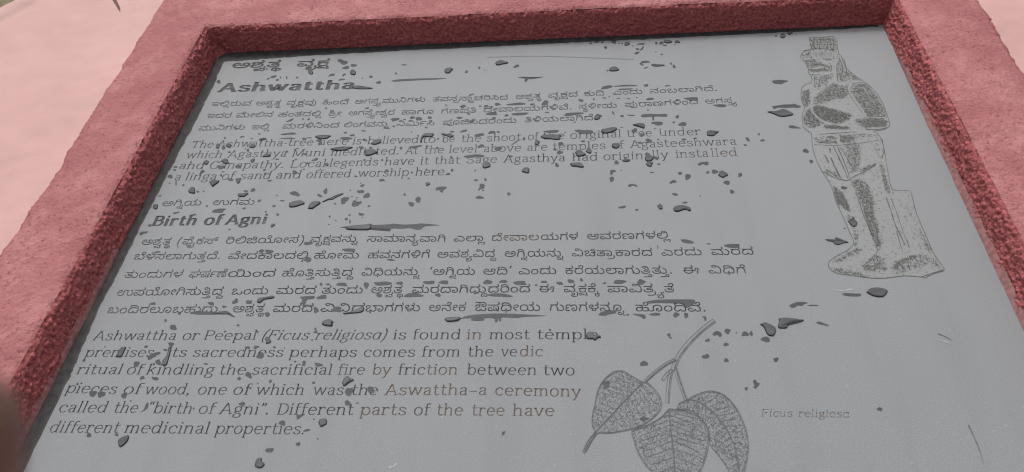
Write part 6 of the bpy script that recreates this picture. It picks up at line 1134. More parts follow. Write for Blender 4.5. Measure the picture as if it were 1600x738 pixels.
(841.6,223.1,4,4.8,0,'f',None),
(901.8,258.2,19,7.2,0,'D',None),
(870.1,258.2,6,6,50,'f',None),
(978.3,250.6,10,5.2,0,'D',None),
(963.3,254.2,6.4,6,0,'f',None),
(1013.8,247.2,11.6,12,0,'D',None),
(1014.8,256.6,11.6,6.4,0,'D',None),
(1024.5,247.2,5,8,60,'f',None),
(1029.5,256.8,4.4,2.4,0,'f',None),
(1010.4,240.2,5,2.8,0,'f',None),
(955.9,280.3,7.6,7.2,0,'f',None),
(1018.4,269.6,5.6,2,0,'f',None),
(970.7,266.2,2.8,1.2,0,'f',None),
(1051.5,284.3,9,5.2,15,'f',None),
(1054.5,303.9,9.6,3.2,-5,'f',None),
(1094.2,306.3,2.4,1.6,0,'f',None),
(1062.6,271.2,6.8,4,0,'f',None),
(1074.6,276.6,8,9.2,0,'f',None),
(1105.7,269.6,5.2,3.6,0,'f',None),
(1116.7,268.6,8.4,6.8,0,'f',None),
(1129.3,272.8,13,10,-10,'D',None),
(1156.4,273.6,6.4,5.6,0,'f',None),
(1135.7,285.7,9.2,6.4,0,'f',None),
(1143.8,299.9,8,4.8,0,'f',None),
(1070.2,316.9,7.2,2.8,0,'f',None),
(972.3,324,12,3.2,5,'f',None),
(1031.5,323.4,6,10,55,'D',None),
(998.6,196.9,18.4,7.8,0,'D',[(988.4,195.6),(996.4,193.2),(1006.4,194),(1006.8,201.1),(1000.4,199.6),(993.4,197.6)]),
(951,204,25.1,10,0,'D',[(939.2,206.1),(940.3,202.5),(948.3,201.3),(958.3,199),(964.3,201.1),(961.3,205.1),(952.3,208.1),(944.3,209.1)]),
(1112.6,208.4,18,8.8,0,'D',[(1104.7,205.7),(1109.7,204.1),(1122.7,206.1),(1118.7,209.7),(1114.7,212.9),(1105.1,212.1)]),
(957.5,269.6,8.4,7.2,0,'f',[(953.5,266.2),(961.3,266.2),(961.9,268.6),(957.9,269.8),(956.7,273.4),(953.5,273)]),
(988.5,290.3,15,4.8,0,'f',[(981,290.3),(983.4,288.3),(989.4,287.9),(994.4,289.3),(996,292.3),(992.4,291.5),(988.4,290.3),(983.4,292.7)]),
(1098.6,256.2,17.2,6,0,'f',[(1089.8,257.2),(1093,254.6),(1098.6,253.4),(1105.7,253),(1107.1,257.2),(1102.7,258.6),(1098.6,256.6),(1093.6,259)]),
(1168.3,218.1,8,4,-45,'f',None),
(1164.7,226.9,5.6,2,0,'f',None),
(1185.7,210.1,4,2.8,0,'f',None),
(1191.3,219.7,7,3.2,0,'f',None),
(1258.9,236.1,8.4,6.4,0,'f',None),
(1267.5,252.6,6,4.8,0,'f',None),
(1318.6,293.9,9,5.2,0,'f',None),
(1240.1,198.8,19,4.8,0,'f',[(1232.4,197),(1237.4,196),(1245.5,198.4),(1251.5,200.7),(1240.5,200.9),(1233.4,200.1)]),
(223.8,364.2,12,4,15,'f',None),
(220.2,366.2,2.8,4,0,'f',None),
(218.1,347.1,12,3.6,0,'f',None),
(433.7,335.7,4,3.6,0,'f',None),
(426.3,352.5,7,4.4,15,'D',None),
(358.5,358.7,4.4,1.6,0,'f',None),
(415,331.1,2.8,2.8,0,'f',None),
(304.4,335.7,4,2.8,0,'f',None),
(234.2,352.5,7,3.2,10,'f',None),
(247.2,393.8,6,2.4,0,'f',None),
(408.6,392.6,7,5.6,0,'f',None),
(420.7,393.2,13,4.8,0,'f',None),
(546.3,336.2,4,2,0,'f',None),
(564.3,335.2,7.6,4.4,0,'f',None),
(566.3,339.8,2.4,1.6,0,'f',None),
(541.3,342.6,5.6,3.6,0,'f',None),
(546.7,346.6,2.8,4.8,0,'f',None),
(515.2,338.6,3.6,2.8,0,'f',None),
(524.8,344.8,2.4,1.6,0,'f',None),
(514.2,351,2.8,1.2,0,'f',None),
(523.8,318.5,2.8,2.4,0,'f',None),
(481.1,380.7,12,4.8,0,'f',None),
(545.3,390.9,22.1,4,0,'f',None),
(481.1,405.3,9,9,0,'f',None),
(610.4,406.3,11,2.8,0,'f',None),
(562.5,356.1,39.7,9.6,0,'D',[(540.3,356.6),(544.3,353.8),(568.3,351.8),(578.3,350.6),(579.9,356.6),(576.3,359.4),(568.3,360.2),(544.3,359.4)]),
(605.8,355.1,156.4,12.8,0,'f',[(531.2,355.8),(544.3,353.2),(568.3,351.2),(578.3,349.8),(584.4,351.8),(608.4,350.6),(616.4,349.8),(630.5,351.2),(652.5,350.2),(658.5,349.4),(687.6,352.2),(664.6,353.8),(658.5,358.2),(650.5,359.4),(640.5,356.6),(628.5,357.8),(612.4,357.4),(609.4,362.2),(606.4,357.8),(580.4,357.4),(576.3,359.8),(568.3,360.2),(542.3,359.2),(540.3,356.6)]),
(995,328.1,4.4,3.2,0,'f',None),
(1027.7,386.3,1.6,5,0,'f',None),
(1107.2,381.3,5.6,2,0,'f',None),
(1319.7,357.2,2.8,2,0,'f',None),
(1065.9,327,27.7,10.2,0,'D',[(1052,327.1),(1054,323.1),(1062.1,321.1),(1070.1,321.7),(1078.1,325.1),(1079.7,329.1),(1077.1,330.5),(1072.1,328.1),(1066.1,329.1),(1060.1,331.3),(1053.6,330.5)]),
(1073.9,377.7,21.5,6.4,0,'f',[(1063.1,374.6),(1070.1,374.2),(1080.1,376.6),(1084.5,379.2),(1081.1,380.7),(1072.1,380.3),(1066.1,378.2)]),
(1144.3,384.5,25.7,6.4,0,'f',[(1130.2,383.9),(1137.2,381.9),(1152.3,381.5),(1155.9,383.5),(1152.3,387.1),(1146.3,387.9),(1136.2,386.3)]),
(1307.8,377.5,36.1,12,0,'D',[(1289.6,374.2),(1301.7,376.6),(1305.7,371.2),(1307.7,374.2),(1316.7,376.2),(1325.7,379),(1317.7,380.7),(1309.7,383.3),(1303.1,381.3),(1300.7,378.2)]),
(1332.9,347.7,16,15.2,0,'D',[(1323.7,345.8),(1329.7,344.2),(1333.7,339.7),(1336.3,344.2),(1339.7,348.2),(1337.7,353.8),(1333.1,355),(1328.7,351.2)]),
(239.2,474.8,8,3.6,0,'f',None),
(329.5,474.2,9,4,0,'f',None),
(350.5,479.6,6.4,3.2,0,'f',None),
(367.6,471.2,10,6,25,'f',None),
(389.2,472.2,11,4.8,0,'f',None),
(417.7,491.6,8.4,6.4,0,'f',None),
(258.7,501.2,4.4,3.6,0,'f',None),
(270.7,511.9,9.2,9.2,0,'f',None),
(372,508.6,5,2.8,0,'f',None),
(267.3,538.3,9.2,6,0,'f',None),
(228.2,541.9,6,3.2,0,'f',None),
(258.3,546.9,6,3.2,0,'f',None),
(418.7,532.3,9,9.2,0,'D',None),
(402.7,518.9,3.6,2.4,0,'f',None),
(351.5,518.3,4,2.8,0,'f',None),
(280.4,490.2,4,4,0,'f',None),
(400.7,542.3,9,3.2,0,'f',None),
(387.6,543.3,6,3.6,0,'f',None),
(428.7,542.3,4,2,0,'f',None),
(412.3,468.3,26.5,11.2,0,'D',[(401.7,470.2),(403.7,466.5),(410.7,465.1),(426.7,462.5),(428.1,466.1),(418.7,467.7),(412.7,469.1),(406.7,473.8),(402.3,473.2)]),
(349.3,489.9,27.1,4,0,'D',[(332.5,491),(352.5,487.4),(359.5,489.8),(352.5,491.4)]),
(334,490.1,71.2,10,0,'f',[(296.4,488.2),(308.4,486.2),(324.5,487.2),(340.5,488.2),(352.5,485.8),(359.5,489.2),(367.6,495.8),(362.6,495.2),(352.5,491.2),(332.5,491.8),(312.4,491.8),(298.4,490.6)]),
(189.6,551,16,16,0,'D',[(181.1,558),(187.1,546.3),(191.1,542.7),(197.1,542.7),(194.1,550.4),(190.1,558),(186.1,558.8)]),
(501.8,444.5,4,5,0,'f',None),
(512.2,444.5,6,2.8,0,'f',None),
(534.2,444.7,15,5.2,3,'f',None),
(572.3,446.1,7,10,0,'f',None),
(598,443.3,26.1,5.6,0,'f',None),
(624.5,442.7,10,4.4,0,'f',None),
(670.6,441.7,17,5.2,0,'f',None),
(693.6,441.5,16,4.8,0,'f',None),
(592.4,461.7,9.2,5.6,10,'f',None),
(646.1,461.7,28.1,6,-2,'f',None),
(684.6,461.3,8.4,4.8,0,'f',None),
(503.2,464.7,15,5.6,0,'f',None),
(493.7,484.8,8,8.4,0,'f',None),
(526.2,483.8,16,7.2,0,'f',None),
(481.1,477.8,16,3.2,0,'f',None),
(493.1,514.7,3.6,5.2,40,'f',None),
(487.5,531.3,2.8,2.4,0,'f',None),
(493.1,519.3,7,2.8,0,'f',None),
(478.3,468.8,22.1,12.6,0,'f',[(468.1,464.1),(490.1,462.5),(490.1,467.1),(480.1,468.5),(477.1,475.2),(470.1,474.6),(472.5,469.3)]),
(556.7,486,32.7,12,0,'D',[(536.2,490.6),(548.3,487.2),(560.3,482.2),(566.7,478.6),(568.9,484.6),(564.3,488.6),(552.3,490.2)]),
(512.5,506.1,18.4,11,0,'D',[(502.8,506.2),(505.2,502.2),(514.2,499.2),(521.2,503.2),(519.2,506.6),(520.2,509.2),(516.2,510.3),(509.2,509.8),(504.2,508.2)]),
(705.8,499.3,23.3,7.2,0,'D',[(694.7,499.6),(698.9,496.6),(717.9,496.2),(717.5,500.6),(699.9,503.4)]),
(759.7,497.6,157.6,13.6,0,'f',[(694.7,499.6),(698.9,496.2),(717.9,495.4),(718.9,498.2),(728,494.2),(744,491.8),(772.1,490.2),(800.2,490.6),(826.2,491.8),(852.3,493.8),(820.2,495.4),(806.2,497.2),(785.1,496.2),(783.1,501.2),(780.1,502.2),(779.1,497.2),(777.1,503.2),(773.1,503.2),(772.1,498.2),(758,497.2),(755,501.2),(737,501.2),(736,497.8),(719.9,498.6),(715.9,502.6),(699.9,503.8)]),
(762.1,441.1,12,7.2,5,'f',None),
(786.5,440.1,12,4.4,0,'f',None),
(812.6,442.5,21.1,5.6,0,'f',None),
(849.9,440.7,9,3.6,0,'f',None),
(837.6,445.7,4,2.8,0,'f',None),
(874.7,443.1,10,4.4,-8,'f',None),
(891.8,439.7,9.2,6,0,'f',None),
(908.4,437.7,5,4.8,0,'f',None),
(944.5,442.7,5.6,2.4,0,'f',None),
(968.2,440.7,19,5.6,0,'f',None),
(1001.7,441.1,14,6.8,0,'f',None),
(781.1,461.5,31.1,5.6,-3,'f',None),
(1023.7,491.4,16,4,0,'f',None),
(859.3,515.9,3.6,3.6,0,'f',None),
(744,458.1,7,3.2,0,'f',None),
(980.6,492.2,5,2.4,0,'f',None),
(948.6,489.7,28.1,8.2,0,'f',[(934.5,492.2),(940.5,487.2),(952.5,485.8),(962.6,485.2),(961.6,489.8),(952.5,491.2),(946.5,493.4),(938.5,493.2)]),
(1000.3,493.8,20.5,8,0,'f',[(988.6,490.6),(998.6,491.2),(1006.7,491.8),(1009.1,496.2),(1005.7,498.6),(1000.7,495.2),(992.6,492.6)]),
(927.2,526,23.1,13.8,0,'D',[(915.4,525.3),(917.4,520.3),(923.5,518.9),(928.5,522.3),(930.5,525.3),(937.5,524.3),(938.5,528.3),(933.5,528.3),(929.5,532.7),(926.5,530.3),(918.4,530.3)]),
(1046.3,525.4,9,8.6,0,'f',[(1041.4,523.3),(1045.8,520.9),(1047.8,523.3),(1047.2,526.3),(1050.4,528.3),(1047.2,529.5),(1044.8,526.3)]),
(1052.8,473.3,74.2,13,0,'f',[(1010.9,471.1),(1028,468.5),(1064.1,468.1),(1084.1,468.5),(1085.1,473.1),(1080.1,478.1),(1072.1,481.1),(1068.1,475.1),(1048,474.1),(1028,473.7),(1011.9,474.5)]),
(1056.4,492.2,10.4,6.4,0,'f',None),
(1072.1,492.8,7.6,6.8,0,'f',None),
(1136.6,517.8,10,6.8,0,'f',None),
(1105.6,531.9,7.2,4.4,0,'f',None),
(1134.2,538.5,7.2,5.2,0,'f',None),
(1164.3,522.2,10.4,7.2,0,'f',None),
(1173.7,521.6,5.6,6.8,0,'f',None),
(1102.8,557.3,10,7.2,0,'f',None),
(1134.8,563.1,7.2,5.6,-50,'f',None),
(1212.4,562.3,8.4,6,0,'f',None),
(1196.4,530.7,13,8,0,'f',None),
(1150.7,520.2,2,2.4,0,'f',None),
(1270.6,477.5,16,2,0,'f',None),
(1100.7,497.7,7.6,6.8,0,'f',[(1096.1,495.2),(1102.6,494.6),(1103.8,500.2),(1101.2,501.4),(1099.7,497.2)]),
(1120.9,522.7,14,8.8,0,'f',[(1113.2,522.6),(1116.2,518.6),(1122.2,517.8),(1127.2,521.2),(1127.2,525.8),(1123.8,526.6),(1121.2,523.4),(1116.2,525)]),
(1201.2,514.7,25.1,21.7,0,'D',[(1187.4,507.2),(1194.4,504.2),(1200.4,505.8),(1210.4,511.2),(1212.4,518.2),(1209.4,524.6),(1204.4,525.8),(1198.4,522.6),(1193.4,512.2)]),
(1227.9,505.4,40.7,17.2,0,'D',[(1216.4,498.2),(1224.5,496.6),(1240.5,497.8),(1256.1,501.6),(1238.5,504.6),(1231.5,509.2),(1229.5,513.2),(1220.5,513.8),(1216,512.6),(1215.4,508.2),(1217.4,503.2)]),
(1246.9,476.3,29.3,8.8,0,'f',[(1232.9,477.7),(1238.5,474.5),(1244.5,472.5),(1255.5,472.1),(1262.2,473.7),(1256.5,475.3),(1253.5,478.1),(1246.5,477.7),(1242.5,480.5),(1236.5,480.9)]),
(1284.8,506.4,19.6,7.6,0,'f',[(1275,504.2),(1279.6,502.6),(1286.6,505.2),(1293.6,507.8),(1294.6,510.2),(1285.6,508.2),(1278.6,506.6)]),
(1330.3,460.8,29.5,5.6,0,'f',[(1315.7,459.7),(1320.7,458.1),(1336.7,459.1),(1343.8,459.1),(1345.2,462.5),(1336.7,463.7),(1324.7,462.9),(1318.7,461.7)]),
(1371.4,457.2,32.8,14.9,0,'D',[(1353.5,457.2),(1359.3,451.2),(1372.8,449.8),(1386.4,453.9),(1384.7,460),(1378.6,464.7),(1364.3,463.3)]),
(247.4,566.2,9.2,7.2,0,'f',None),
(240.4,569.2,4,3.2,0,'f',None),
(213.3,569.2,11,7.2,20,'f',None),
(321.6,568.8,6,2.4,0,'f',None),
(388.7,586.2,8,10,35,'f',None),
(373.7,591.8,5.6,5.2,0,'f',None),
(222.3,590.6,7,4.8,20,'f',None),
(242.4,591.8,10,5.2,-20,'f',None),
(145.1,615.3,12,8.4,0,'f',None),
(158.1,616.3,11,9.2,0,'f',None),
(194.2,618.3,8,9.6,0,'f',None),
(204.3,626.7,2.8,2.4,0,'f',None),
(378.7,631.3,9,6,0,'f',None),
(402.8,599.2,2.8,2.4,0,'f',None),
(406.8,556.1,10,9.2,0,'f',None),
(398.7,544.1,5,3.2,0,'f',None),
(121.1,600.3,4,3.2,0,'f',None),
(164.2,542.1,2,2,0,'f',None),
(131.1,563.8,5,3.2,0,'f',None),
(261,558.4,14,29.5,0,'D',[(263.4,543.1),(268,545.1),(266.4,552.1),(264,560.2),(261.4,569.2),(257.4,572.6),(254,570.6),(254.4,563.2),(259.4,558.1),(262,550.1)]),
(240.1,556.1,20.1,12.4,0,'f',[(230.3,557.1),(238.3,552.5),(249.4,550.1),(250.4,553.1),(244.4,555.7),(236.3,561.2),(231.3,562.6)]),
(226.3,637.9,14,14,0,'f',[(218.3,644.4),(224.3,640.4),(228.3,631.3),(232.3,630.3),(230.3,638.3),(224.3,642.8)]),
(461.2,565.2,3.6,2.8,0,'f',None),
(475.2,567.6,5,8,0,'f',None),
(497.8,570.2,12,5.2,0,'f',None),
(545.4,612.3,12,12,0,'f',None),
(579.4,609.3,10,10,0,'f',None),
(490.2,598.2,5.2,3.2,30,'f',None),
(422.5,596.2,4.8,4.4,0,'f',None),
(543.4,630.3,10,7.2,0,'f',None),
(558.4,629.9,3.6,2.4,0,'f',None),
(429.1,543.1,4,2.8,0,'f',None),
(444.5,544.1,2,2,0,'f',None),
(543.1,595.3,19,16.4,0,'D',[(534.3,598.2),(538.3,590.2),(543.4,587.8),(547.4,591.2),(553.4,594.2),(547.4,595.8),(543.4,600.3),(537.3,604.3)]),
(139.2,680.2,7.6,6.4,0,'f',None),
(182.4,679.6,5.2,4.8,0,'f',None),
(302.7,638.5,3.2,2.8,0,'f',None),
(193.1,689.8,17.2,19,0,'D',[(200.4,680.2),(202,684.2),(198.4,691.3),(193.4,696.3),(188.4,699.3),(185.4,696.3),(184.8,688.2),(192.4,682.6)]),
(490.4,655.2,2.8,2.4,0,'f',None),
(441.3,661.2,9.2,8,20,'f',None),
(479.3,672.6,9,4,15,'f',None),
(465.9,694.3,6,6.4,0,'f',None),
(421.2,703.7,11.6,7.2,0,'f',None),
(496.4,686.2,2.8,2.4,0,'f',None),
(391.1,607,3.6,2,0,'f',None),
(417.2,646.1,2.4,2,0,'f',None),
(469.2,650.2,13.4,8.4,0,'f',[(463.3,648.1),(470.3,648.5),(476.7,647.3),(471.3,651.2),(464.3,655.8)]),
(503.9,661,13,13.6,0,'D',[(497.4,660.2),(499.4,655.8),(506.4,654.2),(510.4,656.2),(510.4,663.2),(505.4,665.8),(502,667.8),(499.4,664.6)]),
(406.1,723.7,15.6,16,0,'D',[(400.2,719.3),(404.2,715.9),(409.2,716.7),(409.2,721.3),(413.8,725.3),(410.2,730.8),(404.2,732),(398.1,728.3)]),
(786.9,677.5,6,6.4,0,'f',[(784,680.6),(784.8,675.2),(790,674.2),(788.4,677.2),(787.4,680.2)]),
(947.1,600.6,11.1,10.6,0,'f',[(941,599.8),(944.6,595.7),(951.9,596.7),(952.1,604.6),(945.8,606.3)]),
(1006.1,654.3,15.7,9.6,0,'f',[(998.9,654.1),(1003.7,652.1),(1006.1,649.7),(1008.5,652.1),(1014.6,653.6),(1009.7,656.5),(1006.1,659.4),(1001.3,657)]),
(1006.1,568.4,10.6,8.2,0,'f',None),
(1166,607.5,4.8,4.8,0,'f',None),
(1181,600,10.6,13.8,0,'f',[(1176.3,596.6),(1178.7,593.3),(1182,595),(1182.8,597.7),(1186.8,599),(1185.2,603.1),(1181.1,607.2),(1177.1,605.9),(1178.7,602.3)]),
(1374.6,639.7,7.2,6.5,0,'f',None)]


def unpack(s):
    dec = lambda a, b: ((ord(a) - 35 - (ord(a) > 92)) * 90 + (ord(b) - 35 - (ord(b) > 92))) * 4 - 2000
    out = []
    for c in s.split(' '):
        v = [dec(c[i], c[i + 1]) for i in range(0, len(c), 2)]
        out.append(list(zip(v[0::2], v[1::2])))
    return out


GL = [unpack(s) for s in KGLYPH_DATA]


def kannada(key, bold=False):
    out = []
    for g, x, y in KWORDS[key]:
        for c in GL[g]:
            poly = [(p[0] + x, p[1] + y) for p in c]
            out.append((poly, 1 if area(poly) < 0 else -1))
            if bold:        # a heavier cut: the outline gone over once more
                out += [(q, 2) for q in strip_quads(poly + [poly[0]], 46, 40)]
    return out


def interp(pts, x):
    if x <= pts[0][0]:
        a, b = pts[0], pts[1]
    else:
        a, b = pts[-2], pts[-1]
        for p, q in zip(pts[:-1], pts[1:]):
            if p[0] <= x <= q[0]:
                a, b = p, q
                break
    return a[1] + (b[1] - a[1]) * (x - a[0]) / (b[0] - a[0])


# letter sizes in metres: scale of 1000 font units for each style
def size_at(x, top, base, units):
    return (uv(x, top)[1] - uv(x, base)[1]) / units


KREF = KA_HEIGHT
SIZE = {'kT': size_at(365, 310.4, 321, KREF), 'k1': size_at(650, 151.0, 159.6, KREF), 'k2': size_at(255, 421.6, 434.2, KREF),
        'bT': size_at(540, 130.0, 139.4, 480), 'bt': size_at(310, 341.0, 351.6, 480),
        'e1': size_at(590, 266.6, 275.6, 500), 'e2': size_at(300, 521.0, 532, 500), 'ic': size_at(1270, 643.6, 652, 480)}

CONT = []          # (polygon CCW, weight, line index, material key)
WORDPOS = []       # (word, line key, index in the line, u0, u1, v, height, lang)
for li, (key, lang, style, base, words) in enumerate(LINES):
    sz = SIZE[lang + style] * (1.55 if li == 0 else 1.0)
    for wi, (w, x0, x1, mk) in enumerate(words):
        polys = kannada(w, li == 0) if lang == 'k' else latin(w, lang == 'b', lang == 'i' or (w in ('(Ficus', 'religiosa)')))
        ua, va = uv(x0, interp(base, x0))
        ub, vb = uv(x1, interp(base, x1))
        xs = [p[0] for poly, _ in polys for p in poly]
        lo, hi = min(xs), max(xs)
        sx = (ub - ua) / (hi - lo)
        for poly, wt in polys:
            q = [(ua + (p[0] - lo) * sx, va + (vb - va) * (p[0] - lo) / (hi - lo) + p[1] * sz) for p in poly]
            if area(q) < 0: q = q[::-1]
            CONT.append((q, wt, li, mk))
        WORDPOS.append((w, key, wi, ua, ub, (va + vb) / 2, sz * (480 if lang != 'k' else KREF), lang))

MKEYS = ['d', 'm', 'l', 'b']
CUT_DEPTH = 0.00055


def mask(poly, U, Vv):
    r = np.zeros(U.shape, bool)
    n = len(poly)
    for i in range(n):
        x0, y0 = poly[i - 1]
        x1, y1 = poly[i]
        if y0 == y1: continue
        c = ((y0 > Vv) != (y1 > Vv)) & (U < (x1 - x0) * (Vv - y0) / (y1 - y0) + x0)
        r ^= c
    return r


def plaque():
    root = empty('stone_plaque')
    tag(root, 'grey stone plaque engraved with Kannada and English text, a standing figure and leaves', 'plaque')
    co, fl = [], []
    m = 0.0035
    rect = [(UL - m, VB - m), (UR + m, VB - m), (UR + m, VT + m), (UL - m, VT + m)]
    # coarse grid lines would only add slivers: the sheet is the rectangle and the letter outlines
    for poly in [rect] + [c[0] for c in CONT]:
        k = len(co)
        co += [Vector((p[0] * 1000, p[1] * 1000)) for p in poly]
        fl += [(k + q, k + (q + 1) % len(poly)) for q in range(len(poly))]
    V, _, Fc, _, _, _ = delaunay_2d_cdt(co, fl, [], 0, 1e-5, False)
    V = [(v.x / 1000, v.y / 1000) for v in V]
    va = np.array(V)
    tri = np.array([tuple(f)[:3] for f in Fc])
    cen = va[tri].mean(axis=1)
    order = np.argsort(cen[:, 1])
    cu, cv = cen[order, 0], cen[order, 1]
    score = np.zeros(len(cu), int)
    own = np.full(len(cu), -1)
    mat = np.zeros(len(cu), int)
    for poly, wt, li, mk in CONT:
        pu, pv = [p[0] for p in poly], [p[1] for p in poly]
        i0, i1 = np.searchsorted(cv, min(pv)), np.searchsorted(cv, max(pv))
        sel = np.nonzero((cu[i0:i1] >= min(pu)) & (cu[i0:i1] <= max(pu)))[0] + i0
        if not len(sel): continue
        hit = sel[mask(poly, cu[sel], cv[sel])]
        score[hit] += wt
        own[hit] = li
        mat[hit] = MKEYS.index(mk)
    kind = [None] * len(Fc)
    for q, k in enumerate(order):
        kind[k] = (int(own[q]), MKEYS[mat[q]]) if score[q] > 0 else (-1, None)
    face = [f for f, k in zip(Fc, kind) if k[0] < 0]
    used = sorted({i for f in face for i in f})
    rm = {v: i for i, v in enumerate(used)}
    vs = [(V[i][0], V[i][1], 0.0) for i in used]
    fs = [tuple(rm[i] for i in f) for f in face]
    # the slab's thickness
    ring = [rect[0], rect[1], rect[2], rect[3]]
    k = len(vs)
    vs += [(p[0], p[1], 0.0) for p in ring] + [(p[0], p[1], -0.025) for p in ring]
    for i in range(4):
        j = (i + 1) % 4
        fs.append((k + i, k + 4 + i, k + 4 + j, k + j))
    fs.append((k + 7, k + 6, k + 5, k + 4))
    mesh_obj('face', vs, fs, STONE, parent=root)
    # edges between face and cut
    owner = {}
    for f, kd in zip(Fc, kind):
        for a, b in zip(f, list(f[1:]) + [f[0]]):
            owner[(a, b)] = kd
    for li, line in enumerate(LINES):
        vs, fs, mi = [], [], []
        top, bot = {}, {}

        def vert(d, i, z):
            if i not in d:
                d[i] = len(vs)
                vs.append((V[i][0], V[i][1], z))
            return d[i]
        for f, kd in zip(Fc, kind):
            if kd[0] != li: continue
            fs.append(tuple(vert(bot, i, -CUT_DEPTH) for i in f))
            mi.append(MKEYS.index(kd[1]))
            for a, b in zip(f, list(f[1:]) + [f[0]]):
                o = owner.get((b, a))
                if o is None or o[0] < 0:
                    fs.append((vert(bot, a, -CUT_DEPTH), vert(bot, b, -CUT_DEPTH), vert(top, b, 0), vert(top, a, 0)))
                    mi.append(4)
        if not fs: continue
        nm = 'heading' if 'heading' in line[0] else ('caption' if 'caption' in line[0] else 'text_line')
        o = mesh_obj(nm, vs, fs, [CUT[k] for k in MKEYS] + [STONE], parent=root, mat_idx=mi)
        o['label'] = line[0]
    return root


PLAQUE = plaque()


# ------------------------------------------------------------------ engraved pictures
def inside(p, poly):
    x, y = p
    r = False
    j = len(poly) - 1
    for i in range(len(poly)):
        xi, yi = poly[i]
        xj, yj = poly[j]
        if (yi > y) != (yj > y) and x < (xj - xi) * (y - yi) / (yj - yi) + xi:
            r = not r
        j = i
    return r


def fieldnoise(U, Vv, s, z, oct=1):
    out = np.empty(U.shape)
    fu, fv, fo = U.ravel(), Vv.ravel(), out.ravel()
    for i in range(fu.size):
        fo[i] = noise.noise((fu[i] * s, fv[i] * s, z))
    return fo.reshape(U.shape)


class Marks:
    """flat marks lying a hair above the stone, each with a real edge"""
    def __init__(self):
        self.v, self.f, self.m = [], [], []

    def poly(self, pts, z, m=0):
        k = len(self.v)
        if area(pts) < 0: pts = pts[::-1]
        self.v += [(p[0], p[1], z) for p in pts]
        self.f.append(tuple(range(k, k + len(pts))))
        self.m.append(m)

    def stroke(self, pts, w, z, m=0, taper=False, jit=0.0, rng=random):
        n = len(pts)
        ws = [w * (1 + jit * rng.uniform(-1, 1)) * ((1 - 0.75 * i / max(1, n - 1)) if taper else 1) for i in range(n)]
        L, R = [], []
        for i in range(n):
            a, b = pts[max(i - 1, 0)], pts[min(i + 1, n - 1)]
            dx, dy = b[0] - a[0], b[1] - a[1]
            q = math.hypot(dx, dy) or 1
            nx, ny = -dy / q, dx / q
            L.append((pts[i][0] + nx * ws[i] / 2, pts[i][1] + ny * ws[i] / 2))
            R.append((pts[i][0] - nx * ws[i] / 2, pts[i][1] - ny * ws[i] / 2))
        k = len(self.v)
        for a, b in zip(L, R):
            self.v += [(a[0], a[1], z), (b[0], b[1], z)]
        for i in range(n - 1):
            self.f.append((k + 2 * i, k + 2 * i + 1, k + 2 * i + 3, k + 2 * i + 2))
            self.m.append(m)

    def cells(self, dark, us, vs_, z, m=0, rng=random):
        """runs of dark cells in a grid, as slightly irregular chips"""
        du, dv = us[1] - us[0], vs_[1] - vs_[0]
        H, W = dark.shape
        for j in range(H):
            i = 0
            while i < W:
                if dark[j, i]:
                    e = i
                    while e + 1 < W and dark[j, e + 1] and e - i < 6: e += 1
                    a, b = us[i] - du / 2, us[e] + du / 2
                    y0, y1 = vs_[j] - dv * .56, vs_[j] + dv * .56
                    g = lambda s: rng.uniform(-s, s)
                    self.poly([(a + g(du * .3), y0 + g(dv * .2)), (b + g(du * .3), y0 + g(dv * .2)), (b + g(du * .3), y1 + g(dv * .2)), (a + g(du * .3), y1 + g(dv * .2))], z, m)
                    i = e + 1
                else:
                    i += 1


def M(ox, oy, s, pts):
    return [uv(ox + x / s, oy + y / s) for x, y in pts]


A_ = lambda *p: M(1230, 50, 4.611, p)
B_ = lambda *p: M(1230, 190, 5.678, p)
C_ = lambda *p: M(1270, 300, 4.918, p)


def smooth(pts, n=4, closed=False):
    if closed:
        pts = list(pts) + [pts[0]]
    return crv(pts, n)


